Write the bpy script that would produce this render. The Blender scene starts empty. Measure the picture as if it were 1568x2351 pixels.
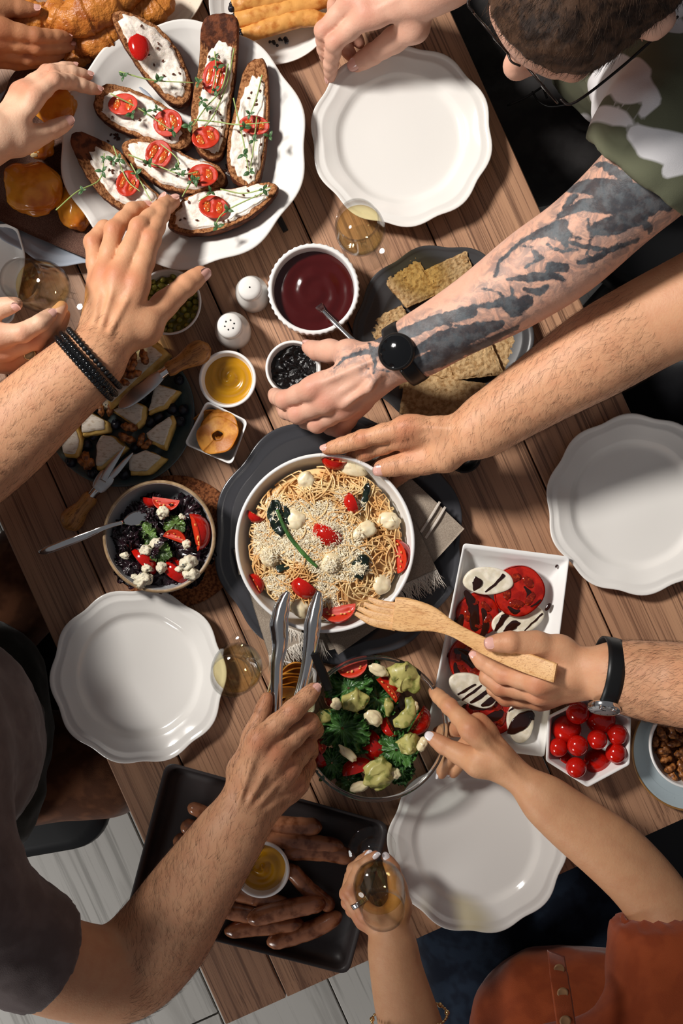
import bpy, math, random
import numpy as np
from mathutils import Vector, Matrix

# ------------------------------------------------------------------ camera, world, lights, exposure
S, H, T = 0.6e-3, 1.5, 0.75          # metres per photo pixel on the table top, camera height over it, table height
SC = bpy.context.scene
COL = SC.collection
_cd = bpy.data.cameras.new('camera'); CAM = bpy.data.objects.new('camera', _cd); COL.objects.link(CAM)
CAM.location = (0, 0, T + H); CAM.rotation_euler = (0, 0, 0)
_cd.sensor_fit = 'VERTICAL'; _cd.sensor_height = 36.0; _cd.lens = 36.0 * H / (2351 * S)
_cd.clip_start = 0.02; _cd.clip_end = 60
SC.camera = CAM
W = bpy.data.worlds.new('world'); SC.world = W; W.use_nodes = True
W.node_tree.nodes['Background'].inputs[0].default_value = (0.95, 0.95, 1.0, 1)
W.node_tree.nodes['Background'].inputs[1].default_value = 0.13


def area(name, loc, target, size, power, col):
    l = bpy.data.lights.new(name, 'AREA'); l.shape = 'DISK'; l.size = size; l.energy = power; l.color = col
    o = bpy.data.objects.new(name, l); COL.objects.link(o); o.location = loc
    o.rotation_euler = (Vector(target) - Vector(loc)).to_track_quat('-Z', 'Y').to_euler()
    return o


_kl = bpy.data.lights.new('key_spot', 'SPOT'); _kl.energy = 570; _kl.color = (1.0, 0.955, 0.90); _kl.shadow_soft_size = 0.26
_kl.spot_size = math.radians(33); _kl.spot_blend = 1.0
KEY = bpy.data.objects.new('key_spot', _kl); COL.objects.link(KEY); KEY.location = (-1.95, 1.20, T + 2.35)
KEY.rotation_euler = (Vector((0.07, 0.27, T)) - KEY.location).to_track_quat('-Z', 'Y').to_euler()
FILL = area('floor_fill', (-2.2, -2.3, 1.9), (-0.5, -0.9, 0.0), 0.9, 38, (1.0, 0.98, 0.95))  # added off-frame fill lamp, not a real window; brightens the lower-left floor
SC.view_settings.view_transform = 'Standard'; SC.view_settings.look = 'None'
SC.view_settings.exposure = 0.0; SC.view_settings.gamma = 1.0; SC.view_settings.use_curve_mapping = False
SC.cycles.max_bounces = 8; SC.cycles.diffuse_bounces = 3; SC.cycles.glossy_bounces = 3
SC.cycles.transmission_bounces = 8; SC.cycles.transparent_max_bounces = 16
SC.cycles.caustics_reflective = False; SC.cycles.caustics_refractive = False
SC.cycles.sample_clamp_indirect = 4.0

# ------------------------------------------------------------------ helpers: geometry
rnd = random.Random(7)


def P(px, py, h=0.0):
    k = S * (H - h) / H
    return Vector(((px - 784) * k, -(py - 1175.5) * k, T + h))


def PX(r, h=0.0):
    return r * S * (H - h) / H


def A(v):
    return np.asarray(v, float)


def c3(r, g, b):
    f = lambda u: (u / 255 / 12.92) if u / 255 <= 0.04045 else ((u / 255 + 0.055) / 1.055) ** 2.4
    return (f(r), f(g), f(b))


def mk(name, V, F, smooth=True, sharp=None):
    me = bpy.data.meshes.new(name)
    V = np.ascontiguousarray(V, np.float32); F = np.ascontiguousarray(F, np.int32)
    n = np.where(F[:, 3] < 0, 3, 4); flat = F.ravel(); flat = flat[flat >= 0]
    me.vertices.add(len(V)); me.vertices.foreach_set('co', V.ravel())
    me.loops.add(len(flat)); me.loops.foreach_set('vertex_index', flat)
    me.polygons.add(len(F)); st = np.concatenate([[0], np.cumsum(n)[:-1]]).astype(np.int32)
    me.polygons.foreach_set('loop_start', st)
    me.polygons.foreach_set('use_smooth', np.full(len(F), bool(smooth)))
    me.update(calc_edges=True); me.validate()
    if sharp: me.set_sharp_from_angle(angle=math.radians(sharp))
    return me


ORG = {}


def thing(name, label, cat, loc, group=None):
    o = bpy.data.objects.new(name, None); COL.objects.link(o); o.empty_display_size = 0.02
    o.location = loc; o['label'] = label; o['category'] = cat
    if group: o['group'] = group
    ORG[o.name] = Vector(loc)
    return o


def tag(o, label, cat, group=None, kind=None):
    o['label'] = label; o['category'] = cat
    if group: o['group'] = group
    if kind: o['kind'] = kind
    return o


def obj(name, VF, m, parent=None, origin=None, smooth=True, sharp=None, label=None, kind=None):
    V, F = VF; V = A(V)
    if parent is not None: org = ORG[parent.name]
    elif origin is not None: org = Vector(origin)
    else: org = Vector(((V[:, 0].min() + V[:, 0].max()) / 2, (V[:, 1].min() + V[:, 1].max()) / 2, V[:, 2].min()))
    me = mk(name, V - A(org), F, smooth, sharp)
    for mm in (m if isinstance(m, (list, tuple)) else [m]): me.materials.append(mm)
    o = bpy.data.objects.new(name, me); COL.objects.link(o)
    if parent is not None: o.parent = parent
    else: o.location = org
    ORG[o.name] = org
    if label: o['label'] = label
    if kind: o['kind'] = kind
    return o


def put(name, me, loc, rot=(0, 0, 0), scale=(1, 1, 1), parent=None):
    o = bpy.data.objects.new(name, me); COL.objects.link(o)
    if parent is not None: o.parent = parent; loc = Vector(loc) - ORG[parent.name]
    o.location = loc; o.rotation_euler = rot; o.scale = scale if isinstance(scale, (tuple, list)) else (scale,) * 3
    ORG[o.name] = Vector(loc)
    return o


def attr(o, name, arr):
    a = o.data.attributes.new(name, 'FLOAT', 'POINT'); a.data.foreach_set('value', np.ascontiguousarray(arr, np.float32))


def join(*parts):
    Vs, Fs, k = [], [], 0
    for V, F in parts:
        F = np.array(F, np.int64); Vs.append(A(V)); Fs.append(np.where(F < 0, -1, F + k)); k += len(V)
    return np.vstack(Vs), np.vstack(Fs)


def xf(VF, loc=(0, 0, 0), rz=0.0, M=None, s=1.0):
    V, F = VF; V = A(V) * s
    if M is not None: V = V @ A(M).T
    if rz:
        c, q = math.cos(rz), math.sin(rz); V = V @ np.array([[c, q, 0], [-q, c, 0], [0, 0, 1]])
    return V + A(loc), F


def rotm(ax, ay, az):
    return A((Matrix.Rotation(az, 3, 'Z') @ Matrix.Rotation(ay, 3, 'Y') @ Matrix.Rotation(ax, 3, 'X')))


def hsh(ix, iy, iz, seed):
    n = (ix * 374761393 + iy * 668265263 + iz * 2147483647 + seed * 1274126177) & 0xffffffff
    n = ((n ^ (n >> 13)) * 1274126177) & 0xffffffff
    return ((n ^ (n >> 16)) & 0xffff) / 65535.0


def vn(p, sc=1.0, seed=0):          # value noise in -1..1
    p = A(p) * sc; i = np.floor(p).astype(np.int64); f = p - i; f = f * f * (3 - 2 * f); r = 0
    for dx in (0, 1):
        for dy in (0, 1):
            for dz in (0, 1):
                w = (f[..., 0] if dx else 1 - f[..., 0]) * (f[..., 1] if dy else 1 - f[..., 1]) * (f[..., 2] if dz else 1 - f[..., 2])
                r = r + w * hsh(i[..., 0] + dx, i[..., 1] + dy, i[..., 2] + dz, seed)
    return r * 2 - 1


def fbm(p, sc=1.0, seed=0, o=3):
    return sum(vn(p, sc * 2 ** k, seed + k) / 2 ** k for k in range(o))


def rings(Rs, cap0=True, cap1=True):
    n = len(Rs[0]); m = len(Rs); V = np.vstack([A(r) for r in Rs]); i = np.arange(n); j = (i + 1) % n
    F = [np.stack([k * n + i, k * n + j, (k + 1) * n + j, (k + 1) * n + i], 1) for k in range(m - 1)]
    e = np.full(n, -1)
    if cap0: V = np.vstack([V, A(Rs[0]).mean(0)]); F.append(np.stack([j, i, np.full(n, len(V) - 1), e], 1))
    if cap1: V = np.vstack([V, A(Rs[-1]).mean(0)]); F.append(np.stack([(m - 1) * n + i, (m - 1) * n + j, np.full(n, len(V) - 1), e], 1))
    return V, np.vstack(F)


def circ(n=64, ph=0.0):
    t = np.arange(n) / n * 2 * np.pi + ph
    return np.stack([np.cos(t), np.sin(t)], 1)


def lathe(prof, n=72, scal=None, r0=0.6, c=(0, 0, 0)):
    """prof: (r, z) from bottom centre out, up, and back in. scal(theta): radial factor that fades in from r0 to the rim."""
    u = circ(n); th = np.arctan2(u[:, 1], u[:, 0]); R = max(p[0] for p in prof); out = []
    for r, z in prof:
        f = 1.0
        if scal is not None:
            w = min(1, max(0, (r / R - r0) / (1 - r0))); f = (1 + w * scal(th))[:, None]
        out.append(np.hstack([u * max(r, 1e-5) * f, np.full((n, 1), z)]) + A(c))
    return rings(out)


def loft(poly, prof, c=(0, 0, 0), cen=None):
    """poly: closed outline (n,2) CCW in metres; prof: (scale, z) or (scale, z, dx, dy) from bottom centre to top centre"""
    poly = A(poly); cen = poly.mean(0) if cen is None else A(cen); out = []
    for p in prof:
        q = cen + (poly - cen) * max(p[0], 1e-4)
        if len(p) > 2: q = q + A(p[2:4])
        out.append(np.hstack([q, np.full((len(q), 1), p[1])]) + A(c))
    return rings(out)


def ccw(p):
    p = A(p); x, y = p[:, 0], p[:, 1]
    return p if np.sum(x * np.roll(y, -1) - np.roll(x, -1) * y) > 0 else p[::-1]


def spl(pts, n=40, closed=False):
    """Catmull-Rom through pts"""
    p = A(pts); m = len(p)
    if closed: q = np.vstack([p[-1], p, p[0], p[1]]); seg = m
    else: q = np.vstack([2 * p[0] - p[1], p, 2 * p[-1] - p[-2]]); seg = m - 1
    t = np.linspace(0, seg, n, endpoint=not closed); i = np.minimum(t.astype(int), seg - 1); f = (t - i)[:, None]
    a, b, c, d = q[i], q[i + 1], q[i + 2], q[i + 3]
    return 0.5 * ((2 * b) + (c - a) * f + (2 * a - 5 * b + 4 * c - d) * f ** 2 + (3 * b - a - 3 * c + d) * f ** 3)


def poly_px(pts, h, n=48, smooth=True):
    """photo pixels -> world XY outline at height h"""
    w = A([P(x, y, h)[:2] for x, y in pts]); w = ccw(w)
    if smooth: return spl(w, n, True)
    return w


def rrect(w, d, r, n=6):
    """rounded rectangle outline centred on 0, CCW"""
    o = []
    for cx, cy, a0 in ((w / 2 - r, d / 2 - r, 0), (-w / 2 + r, d / 2 - r, 90), (-w / 2 + r, -d / 2 + r, 180), (w / 2 - r, -d / 2 + r, 270)):
        for k in range(n + 1):
            a = math.radians(a0 + 90 * k / n); o.append((cx + r * math.cos(a), cy + r * math.sin(a)))
    return A(o)


def rpoly(pts, r, n=5):
    """polygon with rounded corners (CCW)"""
    p = ccw(pts); o = []; m = len(p)
    for i in range(m):
        a, b, c = p[i - 1], p[i], p[(i + 1) % m]
        u = (a - b) / np.linalg.norm(a - b); v = (c - b) / np.linalg.norm(c - b)
        s = b + u * r; e = b + v * r
        for k in range(n + 1):
            t = k / n; o.append((1 - t) ** 2 * s + 2 * t * (1 - t) * b + t * t * e)
    return A(o)


def tube(pts, rad, n=10, res=None, flat=1.0, up=(0, 0, 1), cap=True, power=2.0):
    """swept section; rad: radius (or list) ; flat: thickness/width ratio (or list) measured along up"""
    p = A(pts); m = len(p); rad = np.broadcast_to(A(rad), (m,)); flat = np.broadcast_to(A(flat), (m,))
    if res:
        t = np.linspace(0, 1, m); tt = np.linspace(0, 1, res)
        q = spl(np.hstack([p, rad[:, None], flat[:, None]]), res); p, rad, flat = q[:, :3], np.maximum(q[:, 3], 1e-5), q[:, 4]; m = res
    d = np.gradient(p, axis=0); d /= np.linalg.norm(d, axis=1)[:, None] + 1e-12
    up = np.broadcast_to(A(up), (m, 3)).copy()
    par = np.abs((d * up).sum(1)) > 0.95; up[par] = (0.3, 1, 0.1)
    sd = np.cross(d, up); sd /= np.linalg.norm(sd, axis=1)[:, None]; nn = np.cross(sd, d)
    t = np.arange(n) / n * 2 * np.pi; ct, st_ = np.cos(t), np.sin(t)
    if power != 2.0: ct, st_ = np.sign(ct) * np.abs(ct) ** (2 / power), np.sign(st_) * np.abs(st_) ** (2 / power)
    Rs = [p[k] + rad[k] * (ct[:, None] * sd[k] + flat[k] * st_[:, None] * nn[k]) for k in range(m)]
    V, F = rings(Rs, cap, cap)
    return V, F


def ball(rx=1, ry=None, rz=None, nu=18, nv=12, amp=0.0, sc=2.0, seed=0):
    ry = rx if ry is None else ry; rz = rx if rz is None else rz
    u = circ(nu); out = []
    for k in range(1, nv):
        a = -np.pi / 2 + np.pi * k / nv; out.append(np.hstack([u * math.cos(a), np.full((nu, 1), math.sin(a))]))
    V, F = rings(out); V[-2] = (0, 0, -1); V[-1] = (0, 0, 1)
    if amp: V = V * (1 + amp * fbm(V + seed * 3.1, sc, seed))[:, None]
    return V * A((rx, ry, rz)), F


def grid(nu, nv):
    i, j = np.meshgrid(np.arange(nu - 1), np.arange(nv - 1), indexing='ij'); a = (i * nv + j).ravel()
    return np.stack([a, a + nv, a + nv + 1, a + 1], 1)


def sheet(X, Y, Z, th):
    """closed thin sheet from a top grid of points"""
    nu, nv = X.shape; top = np.stack([X, Y, Z], -1).reshape(-1, 3); bot = top - A((0, 0, th)); n = len(top)
    G = grid(nu, nv); F = [G, G[:, ::-1] + n]
    idx = np.arange(n).reshape(nu, nv)
    for e in (idx[:, 0], idx[-1, :], idx[::-1, -1], idx[0, ::-1]):
        F.append(np.stack([e[1:], e[:-1], e[:-1] + n, e[1:] + n], 1)[:, ::-1])
    return np.vstack([top, bot]), np.vstack(F)


def pool(c, R, hf, nr=14, nt=48, skirt=0.004):
    """liquid or soft filling: polar height field hf(x, y) round c (c.z is the level), with a skirt"""
    u = circ(nt); out = []
    for k in range(nr, 0, -1):
        q = u * R * k / nr; out.append(np.hstack([q, hf(q[:, 0], q[:, 1])[:, None]]) + A(c))
    b = out[0].copy(); b[:, 2] = c[2] - skirt
    V, F = rings([b * 1.0] + out); V[-1, :2] = A(c)[:2]; V[-1, 2] = c[2] + float(hf(A([0.0]), A([0.0]))[0])
    return V, F


# signed-distance modelling of soft shapes, meshed by surface nets
def smin(a, b, k):
    h = np.clip(0.5 + 0.5 * (b - a) / k, 0, 1)
    return b + (a - b) * h - k * h * (1 - h)


class Sdf:
    def __init__(s, lo, hi, vox):
        s.v = vox; s.lo = A(lo); s.n = np.ceil((A(hi) - s.lo) / vox).astype(int) + 1
        s.ax = [s.lo[i] + vox * np.arange(s.n[i]) for i in range(3)]
        s.f = np.full(s.n, 0.5, np.float32)

    def box(s, lo, hi):
        i0 = np.clip(np.floor((A(lo) - s.lo) / s.v).astype(int), 0, s.n - 1); i1 = np.clip(np.ceil((A(hi) - s.lo) / s.v).astype(int) + 1, 1, s.n)
        sl = tuple(slice(a, max(a + 1, b)) for a, b in zip(i0, i1))
        X, Y, Z = np.meshgrid(*[s.ax[i][sl[i]].astype(np.float32) for i in range(3)], indexing='ij', sparse=True)
        return sl, X, Y, Z

    def mesh(s):
        f = s.f; q = f < 0; cnt = np.zeros(tuple(d - 1 for d in f.shape), np.int8)
        cs = [(a, b, c) for a in (0, 1) for b in (0, 1) for c in (0, 1)]
        nx, ny, nz = f.shape
        for a, b, c in cs: cnt += q[a:nx - 1 + a, b:ny - 1 + b, c:nz - 1 + c]
        act = (cnt > 0) & (cnt < 8); I = np.argwhere(act); idx = np.full(cnt.shape, -1, np.int64); idx[act] = np.arange(len(I))
        acc = np.zeros((len(I), 3)); k = np.zeros(len(I))
        for a in cs:
            for d in range(3):
                if a[d]: continue
                b = list(a); b[d] = 1
                fa = f[I[:, 0] + a[0], I[:, 1] + a[1], I[:, 2] + a[2]]; fb = f[I[:, 0] + b[0], I[:, 1] + b[1], I[:, 2] + b[2]]
                m = (fa < 0) != (fb < 0); t = np.where(m, fa / np.where(m, fa - fb, 1), 0)
                pt = np.tile(A(a), (len(I), 1)); pt[:, d] += t; acc += pt * m[:, None]; k += m
        V = s.lo + s.v * (I + acc / k[:, None]); Fs = []
        for d in range(3):
            e = [(1, 2), (2, 0), (0, 1)][d]
            sl0 = [slice(None)] * 3; sl1 = [slice(None)] * 3; sl0[d] = slice(0, -1); sl1[d] = slice(1, None)
            ch = np.argwhere(q[tuple(sl0)] != q[tuple(sl1)])
            ok = (ch[:, e[0]] > 0) & (ch[:, e[1]] > 0) & (ch[:, e[0]] < f.shape[e[0]] - 1) & (ch[:, e[1]] < f.shape[e[1]] - 1); ch = ch[ok]
            ins = q[ch[:, 0], ch[:, 1], ch[:, 2]]

            def cell(o0, o1):
                w = ch.copy(); w[:, e[0]] -= o0; w[:, e[1]] -= o1
                return idx[w[:, 0], w[:, 1], w[:, 2]]
            quad = np.stack([cell(1, 1), cell(0, 1), cell(0, 0), cell(1, 0)], 1)
            Fs.append(np.where(ins[:, None], quad, quad[:, ::-1]))
        return V, np.vstack(Fs)


def cone_d(X, Y, Z, a, b, ra, rb, flat=1.0, nrm=(0, 0, 1)):
    """distance to a tapered capsule, optionally flattened along nrm"""
    a, b = A(a), A(b); ab = b - a; L2 = max(1e-9, ab @ ab)
    t = np.clip(((X - a[0]) * ab[0] + (Y - a[1]) * ab[1] + (Z - a[2]) * ab[2]) / L2, 0, 1)
    dx, dy, dz = X - a[0] - t * ab[0], Y - a[1] - t * ab[1], Z - a[2] - t * ab[2]
    if flat != 1.0:
        w = dx * nrm[0] + dy * nrm[1] + dz * nrm[2]; g = (1 / flat - 1) * w
        dx, dy, dz = dx + g * nrm[0], dy + g * nrm[1], dz + g * nrm[2]
        return (np.sqrt(dx * dx + dy * dy + dz * dz) - (ra + (rb - ra) * t)) * (0.5 + 0.5 * flat)
    return np.sqrt(dx * dx + dy * dy + dz * dz) - (ra + (rb - ra) * t)


def sdf_blob(caps, k, vox, ntrunc=None):
    """smooth union of capsules [(a, b, ra, rb, flat)] -> mesh; ntrunc: list of (point, normal) half-spaces that cut"""
    lo = np.min([np.minimum(A(c[0]) - c[2], A(c[1]) - c[3]) for c in caps], 0) - k - 2 * vox
    hi = np.max([np.maximum(A(c[0]) + c[2], A(c[1]) + c[3]) for c in caps], 0) + k + 2 * vox
    g = Sdf(lo, hi, vox)
    for c in caps:
        r = max(c[2], c[3]) + k + 2 * vox
        sl, X, Y, Z = g.box(np.minimum(A(c[0]), A(c[1])) - r, np.maximum(A(c[0]), A(c[1])) + r)
        g.f[sl] = smin(g.f[sl], cone_d(X, Y, Z, c[0], c[1], c[2], c[3], c[4] if len(c) > 4 else 1.0), k)
    for pt, nr in (ntrunc or []):
        sl, X, Y, Z = g.box(g.lo, hi)
        g.f[sl] = np.maximum(g.f[sl], (X - pt[0]) * nr[0] + (Y - pt[1]) * nr[1] + (Z - pt[2]) * nr[2])
    return g.mesh()


# ------------------------------------------------------------------ helpers: materials
class NT:
    def __init__(s, name):
        s.m = bpy.data.materials.new(name); s.m.use_nodes = True; s.t = s.m.node_tree
        s.b = s.t.nodes['Principled BSDF']; s.out = s.t.nodes['Material Output']

    def n(s, typ, **kw):
        x = s.t.nodes.new(typ)
        for k, v in kw.items():
            if k.startswith('i_'):
                key = k[2:]; key = int(key) if key.isdigit() else key.replace('_', ' ')
                if hasattr(v, 'bl_rna') and hasattr(v, 'is_output'): s.t.links.new(v, x.inputs[key])
                else: x.inputs[key].default_value = v
            else: setattr(x, k, v)
        return x

    def set(s, **kw):
        for k, v in kw.items():
            key = k.replace('_', ' ')
            if hasattr(v, 'is_output'): s.t.links.new(v, s.b.inputs[key])
            else: s.b.inputs[key].default_value = v

    def coord(s, sc=(1, 1, 1), rot=(0, 0, 0), kind='Object'):
        tc = s.n('ShaderNodeTexCoord'); mp = s.n('ShaderNodeMapping')
        mp.inputs['Scale'].default_value = sc; mp.inputs['Rotation'].default_value = rot
        s.t.links.new(tc.outputs[kind], mp.inputs['Vector']); return mp.outputs[0]

    def noise(s, vec, scale, detail=4.0, rough=0.55, dist=0.0):
        x = s.n('ShaderNodeTexNoise'); s.t.links.new(vec, x.inputs['Vector'])
        x.inputs['Scale'].default_value = scale; x.inputs['Detail'].default_value = detail
        x.inputs['Roughness'].default_value = rough; x.inputs['Distortion'].default_value = dist
        return x.outputs['Fac']

    def ramp(s, fac, lo, hi):
        x = s.n('ShaderNodeMapRange'); s.t.links.new(fac, x.inputs['Value']); x.clamp = True
        x.interpolation_type = 'SMOOTHSTEP'
        x.inputs['From Min'].default_value = lo; x.inputs['From Max'].default_value = hi; return x.outputs['Result']

    def mix(s, fac, a, b, blend='MIX'):
        x = s.n('ShaderNodeMix', data_type='RGBA', blend_type=blend)
        for sock, v in ((x.inputs[0], fac), (x.inputs[6], a), (x.inputs[7], b)):
            if hasattr(v, 'is_output'): s.t.links.new(v, sock)
            elif sock == x.inputs[0]: sock.default_value = v
            else: sock.default_value = (*v[:3], 1)
        return x.outputs[2]

    def bump(s, hgt, strength, dist=0.001, normal=None):
        x = s.n('ShaderNodeBump'); s.t.links.new(hgt, x.inputs['Height'])
        x.inputs['Strength'].default_value = strength; x.inputs['Distance'].default_value = dist
        if normal is not None: s.t.links.new(normal, x.inputs['Normal'])
        return x.outputs[0]

    def attr(s, name):
        return s.n('ShaderNodeAttribute', attribute_name=name).outputs['Fac']


def mat(name, col, rough=0.5, spec=0.5, metal=0.0, col2=None, ns=60.0, lo=0.4, hi=0.6, bump=0.0, bs=200.0, bd=0.001, coat=0.0,
        sss=0.0, sheen=0.0, det=4.0, st=(1, 1, 1), trans=0.0, ior=1.45, rough2=None):
    t = NT(name); t.set(Roughness=rough, Metallic=metal, Specular_IOR_Level=spec, IOR=ior)
    t.b.inputs['Base Color'].default_value = (*col, 1)
    v = t.coord(st) if (col2 is not None or bump) else None
    if col2 is not None:
        f = t.ramp(t.noise(v, ns, det), lo, hi); t.set(Base_Color=t.mix(f, col, col2))
        if rough2 is not None:
            x = t.n('ShaderNodeMapRange'); t.t.links.new(f, x.inputs['Value']); x.inputs['To Min'].default_value = rough; x.inputs['To Max'].default_value = rough2
            t.set(Roughness=x.outputs[0])
    if bump: t.set(Normal=t.bump(t.noise(v, bs, det), bump, bd))
    if coat: t.set(Coat_Weight=coat, Coat_Roughness=0.06)
    if sss:
        t.set(Subsurface_Weight=sss, Subsurface_Scale=0.004); t.b.inputs['Subsurface Radius'].default_value = (1.0, 0.4, 0.2)
    if sheen: t.set(Sheen_Weight=sheen, Sheen_Roughness=0.4)
    if trans: t.set(Transmission_Weight=trans)
    return t.m


def mat_glass(name, tint, edge=0.75, rough=0.0):
    """thin clear glass: mostly see-through, mirror-like at grazing angles, darker where one looks along the wall"""
    t = NT(name); n = t.t.nodes; l = t.t.links
    lw = t.n('ShaderNodeLayerWeight'); lw.inputs['Blend'].default_value = 0.5
    pw = t.n('ShaderNodeMath', operation='POWER'); l.new(lw.outputs['Facing'], pw.inputs[0]); pw.inputs[1].default_value = 4.5
    fr = t.n('ShaderNodeMapRange'); l.new(pw.outputs[0], fr.inputs['Value']); fr.inputs['To Min'].default_value = 0.035; fr.inputs['To Max'].default_value = 0.42
    tc = t.mix(pw.outputs[0], tint, tuple(x * edge for x in tint))
    tr = t.n('ShaderNodeBsdfTransparent'); l.new(tc, tr.inputs[0])
    gl = t.n('ShaderNodeBsdfGlossy'); gl.inputs['Roughness'].default_value = 0.03
    mx = t.n('ShaderNodeMixShader'); l.new(fr.outputs[0], mx.inputs[0]); l.new(tr.outputs[0], mx.inputs[1]); l.new(gl.outputs[0], mx.inputs[2])
    l.new(mx.outputs[0], t.out.inputs[0])
    return t.m


def mat_wood(name, a, b, d, sx=90, sy=2.2, rough=0.5, bump=0.35, axis='y'):
    """straight-grained wood, grain along local y (or x)"""
    t = NT(name); f = (lambda x, y: (x, y, x)) if axis == 'y' else (lambda x, y: (y, x, x))
    oi = t.n('ShaderNodeObjectInfo'); v0 = t.coord()
    off = t.n('ShaderNodeVectorMath', operation='ADD'); t.t.links.new(v0, off.inputs[0])
    sc = t.n('ShaderNodeVectorMath', operation='SCALE'); sc.inputs[0].default_value = (3.1, 7.7, 1.3); t.t.links.new(oi.outputs['Random'], sc.inputs['Scale'])
    t.t.links.new(sc.outputs[0], off.inputs[1])

    def mp(q):
        x = t.n('ShaderNodeMapping'); x.inputs['Scale'].default_value = q; t.t.links.new(off.outputs[0], x.inputs['Vector']); return x.outputs[0]
    n1 = t.noise(mp(f(sx * 0.22, sy * 0.45)), 1.0, 3, 0.5, 0.8); n2 = t.noise(mp(f(sx, sy)), 1.0, 5, 0.65, 0.3)
    n3 = t.noise(mp(f(sx * 4.2, sy * 1.5)), 1.0, 4, 0.65, .2)
    c = t.mix(t.ramp(n1, 0.3, 0.7), a, b); c = t.mix(t.ramp(n2, 0.52, 0.68), c, d)
    hs = t.n('ShaderNodeHueSaturation'); t.t.links.new(c, hs.inputs['Color'])
    mr = t.n('ShaderNodeMapRange'); t.t.links.new(oi.outputs['Random'], mr.inputs['Value']); mr.inputs['To Min'].default_value = 0.9; mr.inputs['To Max'].default_value = 1.08
    t.t.links.new(mr.outputs[0], hs.inputs['Value'])
    c2 = t.mix(t.ramp(n3, 0.50, 0.66), hs.outputs[0], tuple(x * 0.80 for x in d)); t.set(Base_Color=c2, Roughness=rough)
    t.set(Normal=t.bump(n3, bump, 0.0006, t.bump(n2, bump, 0.0006))); return t.m
# ------------------------------------------------------------------ shared materials
M = {}
M['porcelain'] = mat('white_porcelain', c3(236, 233, 228), 0.12, 0.5, coat=0.3)
M['white_bowl'] = mat('white_glaze', c3(240, 239, 237), 0.16, 0.5, coat=0.2)
M['slate'] = mat('dark_grey_glaze', c3(62, 62, 66), 0.22, 0.5, coat=0.25)
M['char'] = mat('charcoal_glaze', c3(66, 65, 66), 0.35, 0.5)
M['teal'] = mat('grey_teal_glaze', c3(84, 98, 98), 0.25, 0.5, coat=0.2, col2=c3(72, 86, 88), ns=30)
M['bluegrey'] = mat('blue_grey_glaze', c3(158, 166, 178), 0.25, 0.5, coat=0.2)
M['skyplate'] = mat('speckled_pale_blue_glaze', c3(176, 190, 196), 0.3, 0.5, col2=c3(92, 96, 96), ns=420, lo=0.70, hi=0.74)
M['brownrim'] = mat('brown_rim_glaze', c3(150, 108, 60), 0.35)
M['cream'] = mat('cream_stoneware', c3(232, 216, 196), 0.35, col2=c3(208, 188, 164), ns=300, lo=0.62, hi=0.7)
M['tan'] = mat('tan_stoneware', c3(176, 148, 112), 0.4, col2=c3(150, 122, 90), ns=90)
M['greybowl'] = mat('grey_white_glaze', c3(176, 178, 180), 0.2, coat=0.2)
M['black'] = mat('black_plastic', c3(20, 20, 21), 0.4)
M['blackgloss'] = mat('black_gloss', c3(14, 15, 17), 0.08, coat=0.3)
M['tray'] = mat('dark_tray_metal', c3(46, 40, 40), 0.42, 0.5, bump=0.05, bs=900)
M['chrome'] = mat('polished_steel', (0.78, 0.77, 0.76), 0.12, metal=1.0)
M['steel'] = mat('brushed_steel', (0.62, 0.62, 0.62), 0.25, metal=1.0, bump=0.05, bs=300, st=(1, 30, 30))
M['gold'] = mat('gold_metal', (0.8, 0.6, 0.3), 0.25, metal=1.0)
M['tabletop'] = mat_wood('oak_table_wood', c3(186, 142, 110), c3(166, 124, 96), c3(128, 92, 70), 95, 2.0, 0.46, 0.4)
M['handlewood'] = mat_wood('olive_wood', c3(198, 142, 78), c3(178, 120, 60), c3(134, 84, 40), 160, 8, 0.35, 0.1, 'x')
M['bamboo'] = mat_wood('bamboo', c3(226, 180, 124), c3(214, 164, 106), c3(192, 136, 80), 220, 7, 0.5, 0.12, 'x')
M['floor'] = mat_wood('whitewashed_floor_wood', c3(214, 210, 202), c3(204, 200, 192), c3(190, 186, 178), 14, 1.0, 0.5, 0.1)
M['dark'] = mat('dark_gap', c3(22, 17, 14), 0.9)
M['cork'] = mat('cork', c3(150, 92, 56), 0.9, 0.2, col2=c3(88, 48, 28), ns=260, lo=0.4, hi=0.62, bump=0.5, bs=330)
M['ketchup'] = mat('ketchup', c3(66, 10, 10), 0.16, 0.6, coat=0.4, sss=0.1)
M['mustard'] = mat('mustard', c3(196, 140, 16), 0.2, 0.5, coat=0.3, sss=0.1)
M['jam'] = mat('dark_jam', c3(13, 11, 12), 0.2, 0.5, coat=0.1, bump=0.6, bs=300, bd=0.002)
M['pea'] = mat('pea_skin', c3(152, 150, 62), 0.25, 0.5, col2=c3(120, 116, 40), ns=120, coat=0.2)
M['tomato'] = mat('tomato_skin', c3(196, 26, 14), 0.12, 0.5, coat=0.4, sss=0.1, col2=c3(168, 16, 10), ns=40)
M['tomflesh'] = mat('tomato_flesh', c3(226, 74, 40), 0.2, 0.5, coat=0.4, sss=0.15, col2=c3(190, 24, 14), ns=160, bump=0.3, bs=300)
M['tomjelly'] = mat('tomato_seed_jelly', c3(226, 110, 44), 0.12, 0.5, coat=0.5, sss=0.1, col2=c3(176, 38, 16), ns=260)
M['tomseed'] = mat('tomato_seed', c3(232, 176, 96), 0.3)
M['mozz'] = mat('mozzarella', c3(240, 226, 192), 0.32, 0.5, sss=0.15, col2=c3(230, 212, 172), ns=60, bump=0.15, bs=120)
M['mozz_w'] = mat('white_mozzarella', c3(238, 230, 212), 0.3, 0.5, sss=0.1, col2=c3(222, 212, 188), ns=80, bump=0.2, bs=160)
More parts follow.
